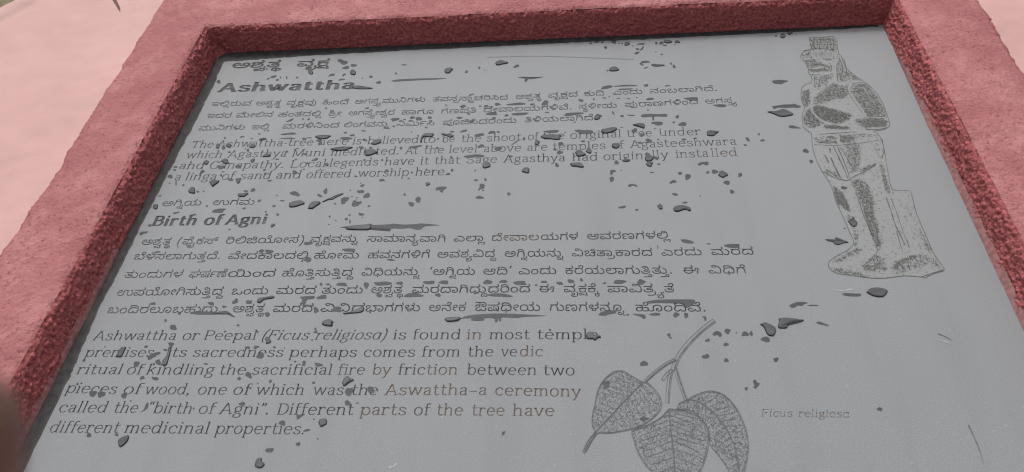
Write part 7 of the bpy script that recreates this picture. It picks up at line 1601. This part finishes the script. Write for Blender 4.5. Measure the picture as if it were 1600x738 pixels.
def figure():
    rng = random.Random(11)
    mk = Marks()
    outline = (A_((158, 38), (165, 85), (172, 130), (130, 140), (100, 165), (98, 190), (125, 215), (140, 240), (152, 270), (152, 295), (170, 320), (178, 345), (170, 368), (128, 380), (102, 420), (100, 480), (112, 520), (128, 548), (110, 590), (108, 640), (118, 690), (150, 715))
               + B_((185, 92), (215, 105), (220, 200), (240, 290), (280, 390), (325, 470), (390, 570), (425, 690))
               + C_((185, 90), (240, 210), (285, 315), (312, 375), (308, 410), (260, 455), (190, 490), (122, 540), (130, 590), (190, 628), (340, 648), (440, 662), (560, 664), (700, 645), (830, 655), (860, 662), (920, 632), (1003, 607), (1000, 578), (930, 480), (870, 340), (800, 180), (768, 60), (745, -4))
               + B_((1010, 615), (930, 602), (900, 490), (875, 350), (860, 250), (830, 150), (790, 100), (760, 88), (860, 72), (905, 40))
               + A_((738, 660), (715, 590), (690, 520), (650, 450), (600, 395), (545, 355), (480, 310), (425, 260), (410, 200), (375, 165), (362, 120), (350, 40), (300, 35), (240, 42)))
    us = np.arange(min(p[0] for p in outline), max(p[0] for p in outline), 0.00033)
    vv = np.arange(min(p[1] for p in outline), max(p[1] for p in outline), 0.00037)
    U, Vv = np.meshgrid(us, vv)
    body = mask(outline, U, Vv)
    dens = np.where(body, 0.10, 0.0)
    deep = np.zeros(U.shape, bool)
    n1 = fieldnoise(U, Vv, 520, 1.0)
    n2 = fieldnoise(U, Vv, 1700, 5.0)
    nr = np.random.RandomState(4)
    tex = 0.5 + 0.28 * n1 + 0.30 * n2 + 0.42 * (nr.rand(*U.shape) - 0.5)
    R = [
        (A_((120, 205), (200, 195), (250, 225), (335, 262), (300, 285), (240, 290), (170, 292), (145, 260)), .56, 0),
        (A_((165, 140), (350, 135), (345, 205), (300, 215), (220, 195), (130, 190), (108, 165)), .40, 0),
        (A_((160, 40), (350, 40), (362, 135), (172, 132)), .42, 0),
        (A_((360, 180), (395, 180), (420, 240), (470, 300), (540, 355), (490, 350), (440, 345), (390, 370), (355, 330)), .46, 0),
        (A_((180, 320), (330, 300), (335, 350), (250, 395), (200, 425), (188, 360)), .42, 0),
        (A_((195, 475), (250, 430), (340, 370), (395, 390), (440, 380), (445, 440), (420, 480), (330, 490), (260, 515), (190, 530)), .60, 0),
        (A_((180, 540), (230, 530), (330, 555), (465, 598), (440, 640), (350, 665), (250, 635), (195, 590)), .80, 1),
        (A_((108, 430), (160, 412), (170, 500), (145, 540), (112, 520)), .62, 1),
        (A_((118, 610), (150, 550), (176, 562), (200, 610), (265, 655), (215, 690), (150, 690), (122, 660)), .66, 1),
        (A_((462, 425), (485, 380), (540, 370), (600, 410), (650, 470), (690, 540), (715, 605), (640, 610), (565, 612), (530, 540), (480, 480)), .60, 0),
        (A_((485, 645), (600, 620), (690, 622), (728, 655), (700, 688), (560, 692)), .82, 0),
        (A_((260, 678), (310, 672), (452, 688), (440, 702), (275, 698)), .97, 1),
        (B_((230, 150), (440, 125), (640, 105), (800, 118), (790, 142), (600, 160), (440, 198), (290, 195)), .36, 0),
        (B_((455, 125), (560, 118), (605, 150), (590, 182), (470, 190)), .72, 0),
        (B_((290, 178), (430, 170), (440, 198), (300, 198)), .70, 0),
        (B_((360, 132), (410, 130), (405, 155), (365, 155)), .85, 0),
        (B_((500, 200), (610, 190), (660, 240), (640, 430), (570, 460), (530, 350)), .50, 0),
        (B_((660, 420), (785, 365), (785, 390), (650, 455)), .75, 0),
        (B_((320, 400), (360, 420), (500, 490), (480, 510), (350, 460)), .45, 0),
        (B_((760, 200), (850, 160), (860, 300), (830, 335), (790, 320)), .22, 0),
        (B_((395, 570), (450, 590), (510, 690), (540, 740), (440, 740), (420, 650)), .72, 1),
        (B_((570, 530), (640, 505), (720, 560), (770, 700), (790, 740), (660, 740), (620, 640)), .62, 0),
        (B_((815, 375), (850, 390), (885, 520), (920, 645), (885, 645), (850, 530)), .62, 0),
        (B_((740, 400), (810, 420), (815, 520), (760, 500)), .25, 0),
        (C_((165, 0), (235, 8), (270, 90), (292, 155), (262, 150), (205, 95)), .80, 1),
        (C_((245, 165), (300, 175), (335, 230), (300, 270), (262, 215)), .40, 0),
        (C_((335, 0), (430, 0), (455, 100), (490, 230), (530, 390), (505, 460), (488, 420), (440, 310), (395, 180), (370, 80)), .70, 0),
        (C_((305, 280), (350, 300), (345, 430), (318, 400)), .45, 0),
        (C_((150, 535), (270, 470), (350, 425), (385, 445), (280, 505), (170, 552)), .58, 0),
        (C_((140, 585), (300, 608), (420, 645), (405, 662), (180, 628)), .60, 0),
        (C_((378, 575), (480, 480), (545, 505), (572, 610), (400, 622)), .50, 0),
        (C_((605, 590), (640, 540), (740, 490), (830, 482), (900, 505), (880, 560), (760, 600), (640, 645)), .45, 0),
        (C_((603, 585), (640, 535), (760, 488), (815, 490), (720, 525), (645, 590)), .85, 0),
        (C_((640, 60), (760, 60), (800, 200), (860, 370), (900, 450), (820, 420), (740, 300), (690, 130)), .20, 0),
        (C_((810, 270), (860, 330), (925, 480), (885, 470), (840, 360)), .45, 0),
        (C_((880, 500), (940, 510), (990, 600), (900, 580)), .35, 0),
    ]
    for poly, d, dk in R:
        mm = mask(poly, U, Vv) & body
        dens[mm] = np.maximum(dens[mm], d)
        if dk: deep |= mm
    # tones fade into each other as in a photographic etching
    for _ in range(2):
        p = np.pad(dens, 2, mode='edge')
        dens = sum(p[a:a + dens.shape[0], b:b + dens.shape[1]] for a in range(5) for b in range(5)) / 25.0
    dens = np.where(body, dens, 0.0)
    # light lines left uncut: eye, necklace, strap, arm edges
    def carve(pts, w):
        nonlocal dens
        P = np.array(smooth(pts, 5))
        for a, b in zip(P[:-1], P[1:]):
            ab = b - a
            t = np.clip(((U - a[0]) * ab[0] + (Vv - a[1]) * ab[1]) / max(1e-12, ab @ ab), 0, 1)
            dens[(U - a[0] - t * ab[0]) ** 2 + (Vv - a[1] - t * ab[1]) ** 2 < w * w] = 0
    carve(A_((165, 262), (200, 268), (240, 258)), .0006)
    carve(A_((200, 455), (260, 420), (330, 370), (350, 350)), .0007)
    carve(A_((440, 400), (452, 440), (490, 490), (540, 560), (565, 612)), .0006)
    carve(A_((178, 540), (190, 590), (250, 640), (300, 660)), .0006)
    carve(A_((130, 192), (220, 195), (340, 235)), .0006)
    carve(A_((168, 410), (180, 460), (176, 530)), .0006)
    carve(B_((450, 130), (460, 210)), .0009)
    carve(A_((200, 265), (225, 255), (262, 262)), .0005)
    carve(A_((165, 300), (230, 296), (300, 290)), .0005)
    carve(A_((345, 205), (352, 270), (345, 320), (300, 365)), .0006)
    carve(A_((385, 190), (412, 262), (470, 330)), .0005)
    carve(A_((455, 425), (480, 385), (540, 372)), .0005)
    carve(A_((500, 400), (550, 405), (560, 440), (520, 460), (492, 440)), .0004)
    carve(A_((480, 640), (560, 615), (690, 618)), .0006)
    for k in range(9):
        x = 175 + 21 * k
        carve(A_((x, 140), (x + 8, 190)), .00035)
    dark = (tex < (0.135 + dens * 0.62)) & (dens > 0)
    z = 0.00022
    ol = smooth(outline, 2, True)
    mk.poly(ol, 0.00008, 2)
    dd = dark & deep
    mk.cells(dark & ~deep, us, vv, z, 0, rng)
    mk.cells(dd, us, vv, z, 1, rng)
    mk.stroke(ol, 0.00042, z + .00003, 0, jit=.3, rng=rng)
    ST = [(A_((165, 45), (185, 85), (170, 130)), .0007), (A_((200, 50), (190, 90), (205, 130)), .0007), (A_((240, 45), (232, 130)), .0008), (A_((285, 48), (290, 130)), .0008), (A_((330, 45), (335, 130)), .0008),
          (A_((105, 160), (120, 200)), .0010), (A_((150, 145), (160, 190)), .0010), (A_((372, 190), (400, 260), (380, 340)), .0010), (A_((395, 200), (425, 270), (420, 330)), .0010), (A_((420, 285), (480, 330)), .0010),
          (A_((355, 240), (360, 330), (370, 365)), .0008), (A_((195, 330), (200, 400)), .0008), (A_((230, 340), (235, 400)), .0008), (A_((280, 320), (290, 370)), .0008),
          (A_((520, 405), (548, 420), (540, 450), (510, 440), (520, 405)), .0006), (A_((280, 475), (310, 480), (305, 500), (280, 495)), .0006),
          (A_((115, 430), (112, 490), (135, 545)), .0008), (A_((560, 700), (650, 705), (720, 690)), .0008),
          (B_((330, 300), (352, 335), (368, 372)), .0020), (B_((385, 320), (425, 410), (465, 490)), .0022), (B_((410, 225), (480, 370), (540, 510)), .0013), (B_((445, 225), (500, 350), (555, 500)), .0013),
          (B_((480, 240), (550, 360), (600, 450)), .0009), (B_((350, 425), (430, 490)), .0014), (B_((375, 240), (385, 280)), .0020), (B_((245, 155), (275, 165)), .0010), (B_((250, 180), (300, 190)), .0010),
          (B_((318, 445), (400, 492), (470, 517), (540, 522), (600, 485), (700, 440), (788, 372)), .0013), (B_((282, 115), (440, 105), (600, 92)), .0008), (B_((840, 160), (858, 260), (835, 325)), .0010), (B_((700, 72), (800, 72), (880, 60)), .0010),
          (C_((562, 40), (600, 150), (640, 270), (710, 410)), .0012), (C_((600, 50), (650, 180), (690, 300), (742, 428)), .0008), (C_((640, 300), (690, 465)), .0008),
          (C_((830, 655), (900, 632), (1000, 600)), .0010), (C_((925, 550), (945, 545), (955, 560), (935, 570)), .0007), (C_((390, 120), (440, 300), (490, 420), (480, 480), (380, 575)), .0008)]
    ST += [(A_((130, 205), (150, 225), (148, 262), (166, 278)), .0010), (A_((190, 240), (225, 232), (262, 245)), .0010), (A_((190, 282), (215, 286), (250, 280)), .0009), (A_((170, 305), (200, 312), (232, 306)), .0009),
           (A_((300, 225), (318, 250), (310, 290)), .0009), (A_((108, 140), (200, 122), (350, 128)), .0010), (A_((160, 100), (250, 92), (355, 98)), .0007), (A_((160, 62), (250, 56), (352, 62)), .0007),
           (A_((210, 60), (222, 95)), .0007), (A_((262, 60), (266, 95)), .0007), (A_((310, 60), (312, 95)), .0007), (A_((185, 100), (200, 128)), .0007), (A_((310, 100), (318, 128)), .0007),
           (A_((452, 420), (478, 380), (540, 366), (604, 408)), .0008), (A_((440, 440), (480, 500), (545, 590)), .0008), (A_((480, 640), (600, 612), (715, 612)), .0009), (A_((205, 455), (265, 415), (340, 365)), .0008),
           (B_((240, 205), (400, 215), (600, 200), (830, 165)), .0008), (C_((330, 0), (385, 170), (440, 300), (495, 430)), .0008), (C_((395, 600), (400, 575), (420, 570)), .0007), (C_((430, 610), (440, 580), (460, 575)), .0007), (C_((470, 615), (485, 585), (505, 580)), .0007), (C_((510, 618), (525, 590), (545, 588)), .0007)]
    for pts, w in ST:
        mk.stroke(smooth(pts, 4), w * .5, z + .00006, 0, jit=.45, rng=rng)
    o = mesh_obj('engraved_figure', mk.v, mk.f, [ETCH, ETCH_DARK, ETCH_PALE], parent=PLAQUE, mat_idx=mk.m)
    o['label'] = 'stippled engraving of a standing bearded figure with folded arms'


figure()


def leaves():
    rng = random.Random(5)
    mk = Marks()
    z = 0.0002
    S1 = lambda *p: M(900, 490, 5.679, p)
    S2 = lambda *p: M(900, 560, 4.146, p)
    l1 = S2((430, 155), (395, 135), (350, 108), (300, 82), (250, 85), (205, 115), (165, 160), (135, 225), (122, 300), (105, 370), (105, 440), (122, 478), (80, 530), (50, 590), (48, 612), (65, 605), (90, 560), (125, 505), (150, 485), (220, 486), (340, 466), (440, 432), (520, 372), (556, 310), (540, 240), (495, 185), (455, 155))
    l2 = S2((600, 328), (560, 372), (500, 415), (430, 445), (362, 474), (370, 520), (395, 600), (440, 680), (490, 738), (560, 830), (640, 950), (700, 880), (770, 800), (815, 715), (850, 610), (862, 510), (838, 430), (790, 372), (700, 338), (640, 330))
    l3 = S2((715, 272), (770, 240), (830, 218), (885, 213), (960, 238), (1030, 310), (1080, 405), (1112, 510), (1115, 620), (1095, 720), (1060, 830), (1010, 930), (1000, 800), (985, 722), (930, 640), (866, 556), (862, 480), (830, 415), (770, 350), (700, 330), (655, 325), (670, 292))
    m1 = S2((430, 160), (385, 205), (330, 262), (265, 330), (200, 402), (125, 485), (60, 592))
    m2 = S2((600, 330), (608, 400), (616, 480), (626, 580), (640, 738), (642, 930))
    m3 = S2((715, 272), (760, 272), (810, 290), (880, 345), (950, 425), (1000, 510), (1035, 600), (1058, 738), (1015, 920))
    def leaf(ol, mid, front, cut=None):
        o = smooth(ol, 3, True)
        mm = smooth(mid, 5)
        us = np.arange(min(p[0] for p in o), max(p[0] for p in o), 0.00038)
        vv = np.arange(max(-0.462, min(p[1] for p in o)), max(p[1] for p in o), 0.00038)
        U, Vv = np.meshgrid(us, vv)
        inn = mask(o, U, Vv)
        if cut: inn &= ~mask(smooth(cut, 3, True), U, Vv)
        a = fieldnoise(U, Vv, 800, 2.0 + front)
        b = fieldnoise(U, Vv, 1300, 7.0 + front)
        ridge = np.abs(a) < 0.045
        speck = np.random.RandomState(9 + front).rand(*U.shape) < 0.13 + 0.14 * b
        patch = fieldnoise(U, Vv, 60, 4.0 + front)
        mk.cells(inn & ((ridge & (b > -0.1)) | speck) & (patch > -0.62), us, vv, z, 0, rng)
        ok = (lambda p: not (cut and inside(p, cut)))
        # side veins
        n = len(mm)
        for k in range(1, n - 2, 2):
            for side in (-1, 1):
                p = mm[k]
                d = Vector((mm[k + 1][0] - mm[k - 1][0], mm[k + 1][1] - mm[k - 1][1])).normalized()
                s = Vector((-d.y, d.x)) * side
                dr = (s * 1.0 + d * 0.42).normalized()
                pts, q = [p], Vector(p)
                for t in range(60):
                    q = q + dr * 0.0018
                    dr = (dr - d * 0.012 + Vector((rng.uniform(-.03, .03), rng.uniform(-.03, .03)))).normalized()
                    if not inside((q.x, q.y), o) or not ok((q.x, q.y)): break
                    pts.append((q.x, q.y))
                if len(pts) > 3:
                    mk.stroke(pts[:max(3, int(len(pts) * .96))], 0.00023, z + .00003, 0, taper=False, jit=.35, rng=rng)
        def lines(pts, w):
            run = []
            for p in pts:
                if ok(p): run.append(p)
                else:
                    if len(run) > 1: mk.stroke(run, w, z + .00006, 0, jit=.25, rng=rng)
                    run = []
            if len(run) > 1: mk.stroke(run, w, z + .00006, 0, jit=.25, rng=rng)
        lines(o, 0.00034)
        cx = sum(p[0] for p in o) / len(o)
        cy = sum(p[1] for p in o) / len(o)
        lines([(cx + (p[0] - cx) * .965, cy + (p[1] - cy) * .965) for p in o], 0.00022)
        lines(mm, 0.00066)
    leaf(l1, m1, 0, cut=l2)
    leaf(l3, m3, 1, cut=l2)
    leaf(l2, m2, 2)
    def twig(pts, w, dark=True):
        P = smooth(pts, 5)
        L, R = [], []
        for i in range(len(P)):
            a, b = P[max(i - 1, 0)], P[min(i + 1, len(P) - 1)]
            dx, dy = b[0] - a[0], b[1] - a[1]
            q = math.hypot(dx, dy)
            L.append((P[i][0] - dy / q * w, P[i][1] + dx / q * w))
            R.append((P[i][0] + dy / q * w, P[i][1] - dx / q * w))
        mk.stroke(L, 0.00030, z + .00003, 0, jit=.3, rng=rng)
        mk.stroke(R, 0.00030, z + .00003, 0, jit=.3, rng=rng)
        if dark: mk.stroke([((a[0] * 2 + b[0]) / 3, (a[1] * 2 + b[1]) / 3) for a, b in zip(L, R)], 0.00060, z + .00006, 0, jit=.5, rng=rng)
        mk.stroke([L[0], R[0]], 0.00042, z + .00003, 0)
    twig(S1((1225, 65), (1120, 145), (1010, 250), (930, 350), (895, 410), (865, 490)), 0.0014)
    twig(S1((885, 410), (800, 450), (700, 525), (610, 605)), 0.0009)
    twig(S1((770, 590), (805, 540), (855, 500)), 0.0008, False)
    twig(S1((850, 500), (832, 570), (818, 680), (812, 800)), 0.0011)
    twig(S1((885, 495), (915, 600), (965, 738), (978, 770)), 0.0009)
    o = mesh_obj('engraved_leaves', mk.v, mk.f, LEAF_ETCH, parent=PLAQUE, mat_idx=mk.m)
    o['label'] = 'engraved twig with three veined heart-shaped leaves'


leaves()


def scratches():
    rng = random.Random(8)
    chip = cut_mat('pale_chips', (0.27, 0.27, 0.265), (0.34, 0.34, 0.335))
    faint = cut_mat('faint_scratch', (0.165, 0.173, 0.180), (0.18, 0.188, 0.195))
    for px, w, mat, tp in (
            (((1513, 664), (1522, 684), (1530, 702), (1536, 725)), .0007, CUT['l'], True),
            (((1466, 522), (1476, 526), (1488, 533)), .0012, CUT['l'], True),
            (((1464, 531), (1472, 533), (1482, 536)), .0008, chip, False),
            (((608, 731), (616, 728), (620, 724)), .0011, chip, False),
            (((761, 90), (840, 88), (930, 91), (990, 93)), .0006, faint, False),
            (((1302, 453), (1316, 454.5), (1332, 452)), .0010, chip, False)):
        mk = Marks()
        mk.stroke(smooth([uv(*p) for p in px], 4), w, 0.0002, 0, taper=tp, jit=.4, rng=rng)
        mesh_obj('scratch', mk.v, mk.f, mat, parent=PLAQUE)
    mk = Marks()
    for k in range(30):
        x, y = rng.uniform(300, 1560), rng.uniform(110, 730)
        if x < 360 - (y - 80) * .45 or x > 1370 + (y - 40) * .44: continue
        u, v = uv(x, y)
        r = rng.uniform(.00012, .00034)
        mk.poly([(u + r * math.cos(a) * rng.uniform(.6, 1.2), v + r * math.sin(a) * rng.uniform(.6, 1.2)) for a in [q * 1.047 for q in range(6)]], 0.0002)
    o = mesh_obj('pale_specks', mk.v, mk.f, chip, parent=PLAQUE)
    o['kind'] = 'stuff'


scratches()

# ------------------------------------------------------------------ water lying on the stone, and the dark edge strip
for nm, x0, x1, y0, y1 in (('head of the engraved figure', 1252, 1330, 60, 135), ('arms of the engraved figure', 1255, 1388, 136, 208), ('skirt of the engraved figure', 1270, 1385, 209, 282),
                           ('shins of the engraved figure', 1305, 1440, 283, 385), ('feet of the engraved figure', 1295, 1475, 386, 432), ('engraved twig', 1055, 1118, 500, 570), ('engraved leaves', 915, 1165, 575, 738)):
    a, b, c = uv(x0, y1), uv(x1, y1), uv(x0, y0)
    WORDPOS.append((nm, '', 0, a[0], b[0], a[1], c[1] - a[1], 'x'))


def drop_shape(d, rng):
    """outline in plaque metres, and whether it is a raised bead"""
    cx, cy, w, h, ang, kind, poly = d
    if poly is not None:
        pts = smooth(poly, 3, True)[:-1]
        return [uv(x, y) for x, y in pts], kind == 'D'
    ca, sa = math.cos(math.radians(ang)), math.sin(math.radians(ang))
    n = 12 if w < 6 else 18 if w < 14 else 26
    ph = [rng.uniform(0, 6.28) for _ in range(4)]
    am = [rng.uniform(.06, .20), rng.uniform(.05, .16), rng.uniform(.02, .09), rng.uniform(.0, .05)]
    out = []
    for i in range(n):
        t = 2 * math.pi * i / n
        r = 1 + sum(a * math.sin((k + 2) * t + p) for k, (a, p) in enumerate(zip(am, ph)))
        # long ones get ragged ends, not ellipse tips
        ex = abs(math.cos(t)) ** (0.8 if w > 2.2 * h else 1.0) * math.copysign(1, math.cos(t))
        x, y = r * ex * w * .52, r * math.sin(t) * h * .54
        out.append(uv(cx + x * ca + y * sa, cy - x * sa + y * ca))
    return out, kind == 'D'


def film(outline, bead, rng):
    """closed low dome: outline on the stone, rings drawn in along the normals, flat top"""
    P = [Vector(p) for p in outline]
    if area([tuple(p) for p in P]) < 0: P.reverse()
    n = len(P)
    A = abs(area([tuple(p) for p in P]))
    per = sum((P[i] - P[i - 1]).length for i in range(n))
    half = A / per                          # mean half-width
    cut = min(0.0011 if bead else 0.0003, half * (0.75 if bead else 0.4))
    h = cut * (0.85 if bead else 0.10) * rng.uniform(.9, 1.1) + 0.00012
    nr = []
    for i in range(n):
        d = P[(i + 1) % n] - P[i - 1]
        nr.append(Vector((-d.y, d.x)).normalized() if d.length else Vector((0, 0)))
    lev = [(0.0, -0.0002), (0.0, 0.0002), (.22, .62), (.60, .92), (1.0, 1.0)] if bead else [(0.0, -0.0002), (0.0, 0.0001), (.5, .7), (1.0, 1.0)]
    vs, fs = [], []
    for q, (a, b) in enumerate(lev):
        for p, m in zip(P, nr):
            c = p + m * cut * a
            vs.append((c.x, c.y, b if q < 2 else h * b))
    for q in range(len(lev) - 1):
        for i in range(n):
            j = (i + 1) % n
            fs.append((q * n + i, q * n + j, (q + 1) * n + j, (q + 1) * n + i))
    fs.append(tuple(range((len(lev) - 1) * n, len(lev) * n)))
    return vs, fs


ORD = ['first', 'second', 'third', 'fourth', 'fifth', 'sixth', 'seventh', 'eighth', 'ninth', 'tenth', 'eleventh', 'twelfth']
NUM = ['', 'one', 'two', 'three', 'four', 'five', 'six', 'seven', 'eight', 'nine', 'ten', 'eleven', 'twelve']


def describe(u, v, W, H, bead):
    """size, shape and the nearest lettering"""
    s = math.sqrt(W * H) * 1000
    size = 'tiny' if s < 2.3 else 'small' if s < 3.6 else 'medium' if s < 6 else 'large' if s < 12 else 'huge'
    shape = 'long' if W > 3.2 * H else 'upright' if H > 1.5 * W else ''
    body = 'water bead' if bead else 'wet patch'
    best = None
    for w, key, wi, a, b, base, hh, lang in WORDPOS:
        cy = base + hh / 2
        dx = max(a - u, 0, u - b)
        dy = max(abs(v - cy) - hh / 2, 0)
        d = math.hypot(dx, dy * 1.0)
        if best is None or d < best[0]:
            rel = 'over' if d < 0.0004 else ('below' if v < cy else 'above') if dy >= dx else ('left of' if u < a else 'right of')
            best = (d, rel, w, key, wi, lang)
    d, rel, w, key, wi, lang = best
    if lang == 'x':
        if rel == 'over': rel = 'on'
        return ' '.join(x for x in (size, shape, body, ('well ' if d > 0.012 else '') + rel, 'the', w) if x)
    if 'leaves' in key and lang == 'i':
        pass
    if d > 0.012: rel = 'well ' + rel
    word = "'%s'" % w.strip('.,()“”') if lang != 'k' else ORD[wi] + ' word'
    place = '%s %s in %s' % (rel, word, key.replace('first bold heading', 'top bold heading').replace('second bold heading', 'lower bold heading').replace('caption beside the leaves', 'leaf caption').replace('second Kannada heading', 'lower Kannada heading'))
    return ' '.join(x for x in (size, shape, body, place) if x)


def water():
    rng = random.Random(21)
    order = sorted(range(len(DROPS)), key=lambda i: -DROPS[i][2] * DROPS[i][3])
    rec = []
    for rank, i in enumerate(order):
        out, bead = drop_shape(DROPS[i], rng)
        us, vv = [p[0] for p in out], [p[1] for p in out]
        rec.append((out, bead, (min(us) + max(us)) / 2, (min(vv) + max(vv)) / 2, max(us) - min(us), max(vv) - min(vv)))
    solo, rest = rec[:300], rec[300:]
    labs = [describe(r[2], r[3], r[4], r[5], r[1]) for r in solo]
    groups = {}
    for k, l in enumerate(labs): groups.setdefault(l, []).append(k)
    for l, ks in groups.items():
        if len(ks) < 2: continue
        byu = sorted(ks, key=lambda k: solo[k][2])
        for q, k in enumerate(byu):
            n = len(ks)
            if n == 2: pos = ('left', 'right')[q] + ' of two'
            elif q == 0: pos = 'leftmost of ' + NUM[n]
            elif q == n - 1: pos = 'rightmost of ' + NUM[n]
            else: pos = ORD[q] + ' from left'
            labs[k] = l + ', ' + pos
    for (out, bead, u, v, W, H), lab in zip(solo, labs):
        vs, fs = film([(p[0] - u, p[1] - v) for p in out], bead, rng)
        o = mesh_obj('water_drop', vs, fs, [BEAD, BEAD_RIM_SHADE] if bead else FILM, mat_idx=[1 if bead and k < 2 * len(out) else 0 for k in range(len(fs))], mw=BASE @ Matrix.Translation((u, v, 0)), smooth=False)
        sm = [len(p.vertices) == 4 for p in o.data.polygons]
        o.data.polygons.foreach_set('use_smooth', sm if bead else [False] * len(sm))
        tag(o, lab, 'water drop', 'water drops and wet patches on the plaque')
    V, Fc = [], []
    for out, bead, *_ in rest:
        vs, fs = film(out, bead, rng)
        k = len(V)
        V += vs
        Fc += [tuple(i + k for i in f) for f in fs]
    o = mesh_obj('water_specks', V, Fc, FILM, mw=BASE)
    tag(o, 'tiny dark water specks scattered between the engraved lines', 'water specks', kind='stuff')


water()


def dark_margin():
    """the dark ragged strip along the top and left edges of the stone"""
    rng = random.Random(3)
    inner = [uv(x, y) for x, y in ((46, 722), (98, 612), (122, 560), (156, 480), (186, 424), (217, 360), (249, 298), (279, 240), (312, 178), (339, 122))]
    inner[0] = (0.0085, -0.47)
    top = [uv(x, y) for x, y in ((352, 96.5), (380, 95), (440, 90.5), (520, 85.5), (600, 81), (700, 76), (800, 71.5), (900, 66.5), (1000, 62), (1100, 57), (1200, 52), (1300, 47), (1373, 41.5))]
    pl, pc, pt = smooth(inner, 14)[:-1], smooth([inner[-1], (0.0082, -0.0165), top[0]], 5)[:-1], smooth(top, 14)
    path = pl + pc + pt
    ins = []
    for k, (u, v) in enumerate(path):
        e = 0.0009 * noise.noise((u * 160, v * 160, 1)) + 0.0007 * noise.noise((u * 420, v * 420, 4)) + rng.uniform(-.0002, .0002)
        left = k < len(pl) + len(pc)
        ins.append((u + (e if left else 0), v - (0 if left else e)))
    nl, nc = len(pl), len(pc)
    outs = [(-0.0015, v) for u, v in ins[:nl]] + [(-0.0015, 0.0015)] * nc + [(u if k else -0.0015, 0.0015) for k, (u, v) in enumerate(ins[nl + nc:])]
    vs, fs = [], []
    for (a, b), (c, d) in zip(ins, outs):
        m = (a + (c - a) * .12, b + (d - b) * .12)
        vs += [(a, b, 0.00002), (m[0], m[1], 0.00030), (c, d, 0.00034)]
    for i in range(len(ins) - 1):
        for q in (0, 1):
            fs.append((3 * i + q, 3 * i + 3 + q, 3 * i + 4 + q, 3 * i + 1 + q))
    o = mesh_obj('dark_strip', vs, fs, MARGIN, mw=BASE)
    tag(o, 'dark ragged strip along the top and left edges of the grey stone', 'wet strip')


dark_margin()


# ------------------------------------------------------------------ fingertip that strayed in front of the lens
def finger():
    root_l = cl                                          # camera, plaque axes
    def at(x, y, dist):
        q = np.array([(x - 800) / F_PX, (y - 369) / F_PX, 1.]) * dist
        return Vector((float((q - ORG) @ RH), float((q - ORG) @ RV), float((q - ORG) @ NN)))
    tip, j1, j2, j3 = at(-104, 700, .050), at(-190, 1010, .056), at(-420, 1420, .064), at(-700, 1900, .078)
    pts = [(tip, .0058), (tip.lerp(j1, .35), .0074), (j1, .0078), (j1.lerp(j2, .5), .0080), (j2, .0088), (j2.lerp(j3, .5), .0088), (j3, .0096)]
    vs, fs = [], []
    n = 24
    rings = []
    ax0 = (pts[1][0] - pts[0][0]).normalized()
    for k, (p, r) in enumerate(pts):
        a = pts[max(k - 1, 0)][0]
        b = pts[min(k + 1, len(pts) - 1)][0]
        d = (b - a).normalized()
        s = d.cross(Vector((0, 0, 1))).normalized()
        t = s.cross(d)
        rings.append((p, r, s, t))
    # rounded tip
    cap = []
    p, r, s, t = rings[0]
    for q in range(1, 6):
        an = math.pi / 2 * q / 6
        cap.append((p - ax0 * r * math.sin(an) * 1.1, r * math.cos(an), s, t))
    rings = cap[::-1] + rings
    for p, r, s, t in rings:
        for i in range(n):
            an = 2 * math.pi * i / n
            vs.append(p + s * r * math.cos(an) + t * r * .92 * math.sin(an))
    for k in range(len(rings) - 1):
        for i in range(n):
            j = (i + 1) % n
            fs.append((k * n + i, k * n + j, (k + 1) * n + j, (k + 1) * n + i))
    fs.append(tuple(range(n)))
    fs.append(tuple(range((len(rings) - 1) * n, len(rings) * n))[::-1])
    base = vs[0].copy()
    o = mesh_obj('person', [v - tip for v in vs], fs, SKIN, mw=BASE @ Matrix.Translation(tip), smooth=True)
    md = o.modifiers.new('rounding', 'SUBSURF')
    md.levels = md.render_levels = 1
    tag(o, 'brown fingertip of a person, out of focus at the lower left edge of the view', 'person')


finger()
